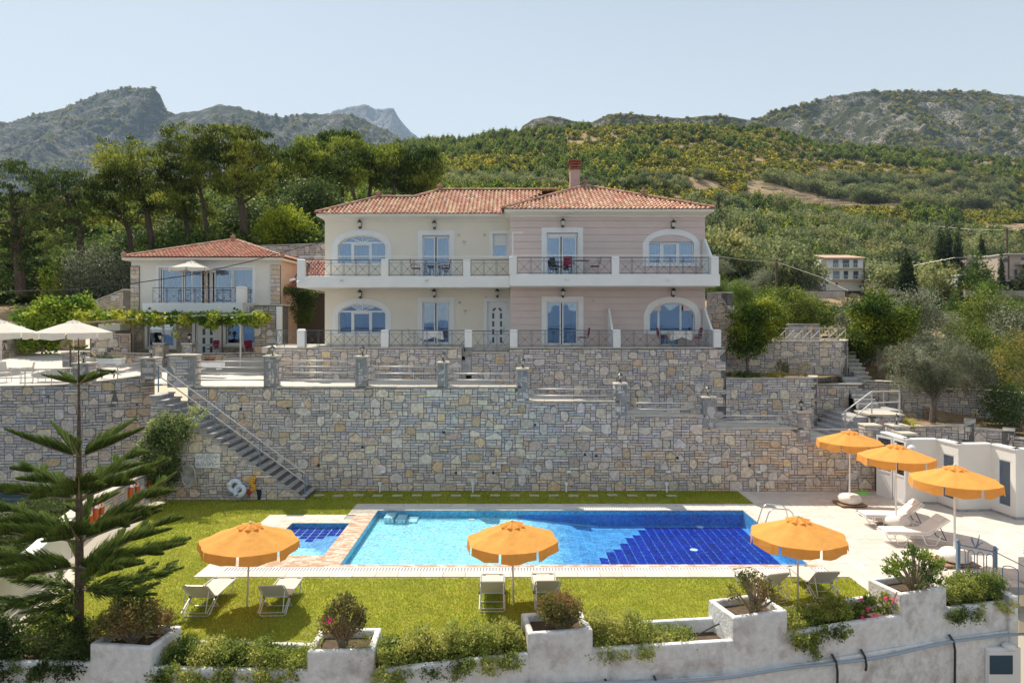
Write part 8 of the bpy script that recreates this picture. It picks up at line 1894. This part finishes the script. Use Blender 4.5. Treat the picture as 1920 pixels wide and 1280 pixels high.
def boxhouse(name, label, px0, px1, py0, py1, D, wins, m, roof='M'):
    t = thing(name, (PX(px0,D),D,PZ(py1,D)), label, 'house'); MB().box(PX(px0,D), PX(px1,D), D, D+8, PZ(py1+8,D), PZ(py0,D)).build('wall', m, t); MB().box(PX(px0-2,D), PX(px1+2,D), D-.8, D+8.3, PZ(py0,D)+.01, PZ(py0-2,D)).build('roof', M['fascia'], t)
    for a, b, c, d in wins: MB().box(PX(a,D), PX(b,D), D-.06, D+.02, PZ(d,D), PZ(c,D)).build('window', M['lite'], t)
    return t
pk = mat('far_pink', (.62,.50,.42), rough=.85)
bh_ = boxhouse('far_pink_house', 'pale pink two storey house with balcony cut by the right edge', 1881, 1960, 478, 520, 118, [(1884,1890,483,491),(1902,1907,505,516),(1915,1925,482,495)], pk); MB().box(PX(1902,118), PX(1960,118), 116.6, 117.9, PZ(497,118), PZ(495,118)).box(PX(1902,118), PX(1960,118), 116.6, 116.7, PZ(495,118), PZ(489.5,118)).build('balcony', pk, bh_)
boxhouse('far_low_house', 'low pale building half hidden behind the bright pine at right', 1812, 1880, 482, 498, 128, [(1830,1834,486,494),(1864,1869,486,494)], pk); boxhouse('blue_door_hut', 'small white hut with a blue door between the cypresses and the bright pine', 1795,1806,517,535,116,[(1798,1803,520,529)], mat('hut_white', (.7,.74,.76)))
fw2 = thing('far_field_wall', (PX(1500,110),110,8), 'long pale field wall below the white far house', 'wall'); D = 112.0
for a, b, y0, y1 in ((1500,1585,546,552),(1640,1700,541,545),(1700,1760,543,549),(1810,1930,545,550)): MB().box(PX(a,D), PX(b,D)-.05, D, D+.5, PZ(y1+7,D), PZ(y0,D)).build('wall_section', mat('field_wall', (.42,.38,.34), rough=.9, var=.2, vscale=1), fw2)
def pole(label, px, y0, y1, D, r=.12, arm=True):
    t = thing('utility_pole', (PX(px,D),D,PZ(y1,D)), label, 'utility pole', 'wooden utility poles on the slope'); MB().tube([P(px,y1+4,D), P(px,y0,D)], r, 6).build('pole', M['bark'], t)
    if arm: MB().bar(P(px,y0+3,D)-Vector((1.0,0,0)), P(px,y0+3,D)+Vector((1.0,0,0)), .1).build('cross_arm', M['bark'], t)
pole('dark utility pole just right of the balcony end', 1456,487,548,75,.13); pole('thin utility pole right beside the white far house', 1620,492,540,134,.13,False); pole('pale utility pole with wide crossbar above the white house', 1745,420,450,240,.3); pole('utility pole at the left of the olive slope', 1561,418,458,240,.22)
pole('a frame utility pole near the top right', 1888,428,475,190,.22); pole('dark utility pole in front of the pale pink house', 1891,480,520,114,.14,False); pole('leaning stake pole beside the lemon trees', 1589,546,562,100,.1,False)
w = thing('overhead_cable', (-20,30,8), 'thin dark overhead cable crossing in front of the small house', 'cable'); MB().tube([P(-200,552,24)]+[P(a,b,d) for a, b, d in ((0,546,27),(120,543,30),(245,532,33),(360,515,35),(470,490,37),(540,470,39),(600,455,42),(625,449,44))], .022, 5).build('cable', M['black'], w)
w = thing('overhead_cable', (12,40,11), 'pale overhead cable running from the balcony end to the utility pole', 'cable'); MB().tube([P(1345,480,36),P(1400,488,52),P(1456,491,75)], .014, 4).tube([P(1456,491,75),P(1540,520,60),P(1590,545,50)], .012, 4).build('cable', M['alu'], w)
w = thing('overhead_cable', (60,140,20), 'faint power line between the distant utility poles', 'cable'); MB().tube([P(1561,421,240),P(1640,432,240),P(1745,423,240),P(1820,430,215),P(1888,431,190),P(2000,420,170)], .04, 4).tube([P(1620,494,134),P(1700,500,128),P(1790,483,120),P(1891,482,114)], .022, 4).build('cable', M['alu'], w)

# shrubs filling the slope behind the big olive
for k, (x, y, r, h_, cols, lab) in enumerate(((19.5,38.5,1.3,1.2,GREEN,'round green shrub behind the mulberry tree'),(22.5,37.5,1.5,1.4,OLIVE,'grey green shrub behind the big olive tree'),(25.5,38,1.6,1.5,GREEN,'leafy shrub behind the right side of the big olive tree'),(28.5,39,1.8,1.6,OLIVE,'grey shrub at the right edge behind the olive tree'),(21,41.5,1.6,1.6,OLIVE,'pale olive bush above the mulberry tree'),(25,42.5,1.9,1.8,OLIVE,'wide olive bush between the mulberry and the right edge'),(29.5,42.5,1.9,1.8,GREEN,'green bush high on the slope at the right edge'),(17.5,43,1.5,1.5,GREEN,'bush peeking over the lattice railing'),(32,40,2,2,LEMON,'yellow green bush at the far right of the slope'))):
    bush(lab, 960+F*x/y, HY+(H-(float(np.interp(y, [31.8,34.2,36.5,39,42,45], [1.7,2.6,3.6,4.9,5.6,6.4]))))*F/y, y, r, h_, 240, .14, cols, 80+k, shell=.35)

for k, (x, y, r, h_, lab) in enumerate(((-15.0,19.6,1.1,.95,'dark shrub behind the plaster part of the boundary wall'),(-15.6,22.2,1.2,1.0,'dark shrub in the neighbouring yard behind the Norfolk pine'),(-16.4,25.0,1.2,.8,'low dark shrub in the neighbouring yard near the life rings'),(-14.0,17.0,1.0,.9,'dark shrub at the left edge just over the white boundary wall'),(-18.0,22.5,1.3,1.0,'dark shrub furthest out in the neighbouring yard'))):
    bush(lab, 960+F*x/y, HY+H*F/y, y, r, h_*.75, 260, .08, [(.02,.035,.010),(.045,.065,.016),(.09,.115,.03)], 120+k, shell=.35)
# ------------------------------------------------------------------ summer haze in the air
hz_ = MB().box(-9500, 9500, -9400, 7500, -80, 1900).build('haze', None, kind='stuff')
hm = bpy.data.materials.new('haze_air'); hm.use_nodes = True; N = hm.node_tree.nodes; L = hm.node_tree.links; N.remove(N["Principled BSDF"])
pv = N.new("ShaderNodeVolumePrincipled"); pv.inputs["Color"].default_value = (.48,.68,1,1); pv.inputs["Density"].default_value = .0001; pv.inputs["Anisotropy"].default_value = .0
L.new(pv.outputs[0], N["Material Output"].inputs["Volume"]); hz_.data.materials.clear(); hz_.data.materials.append(hm)
S.cycles.volume_bounces = 0
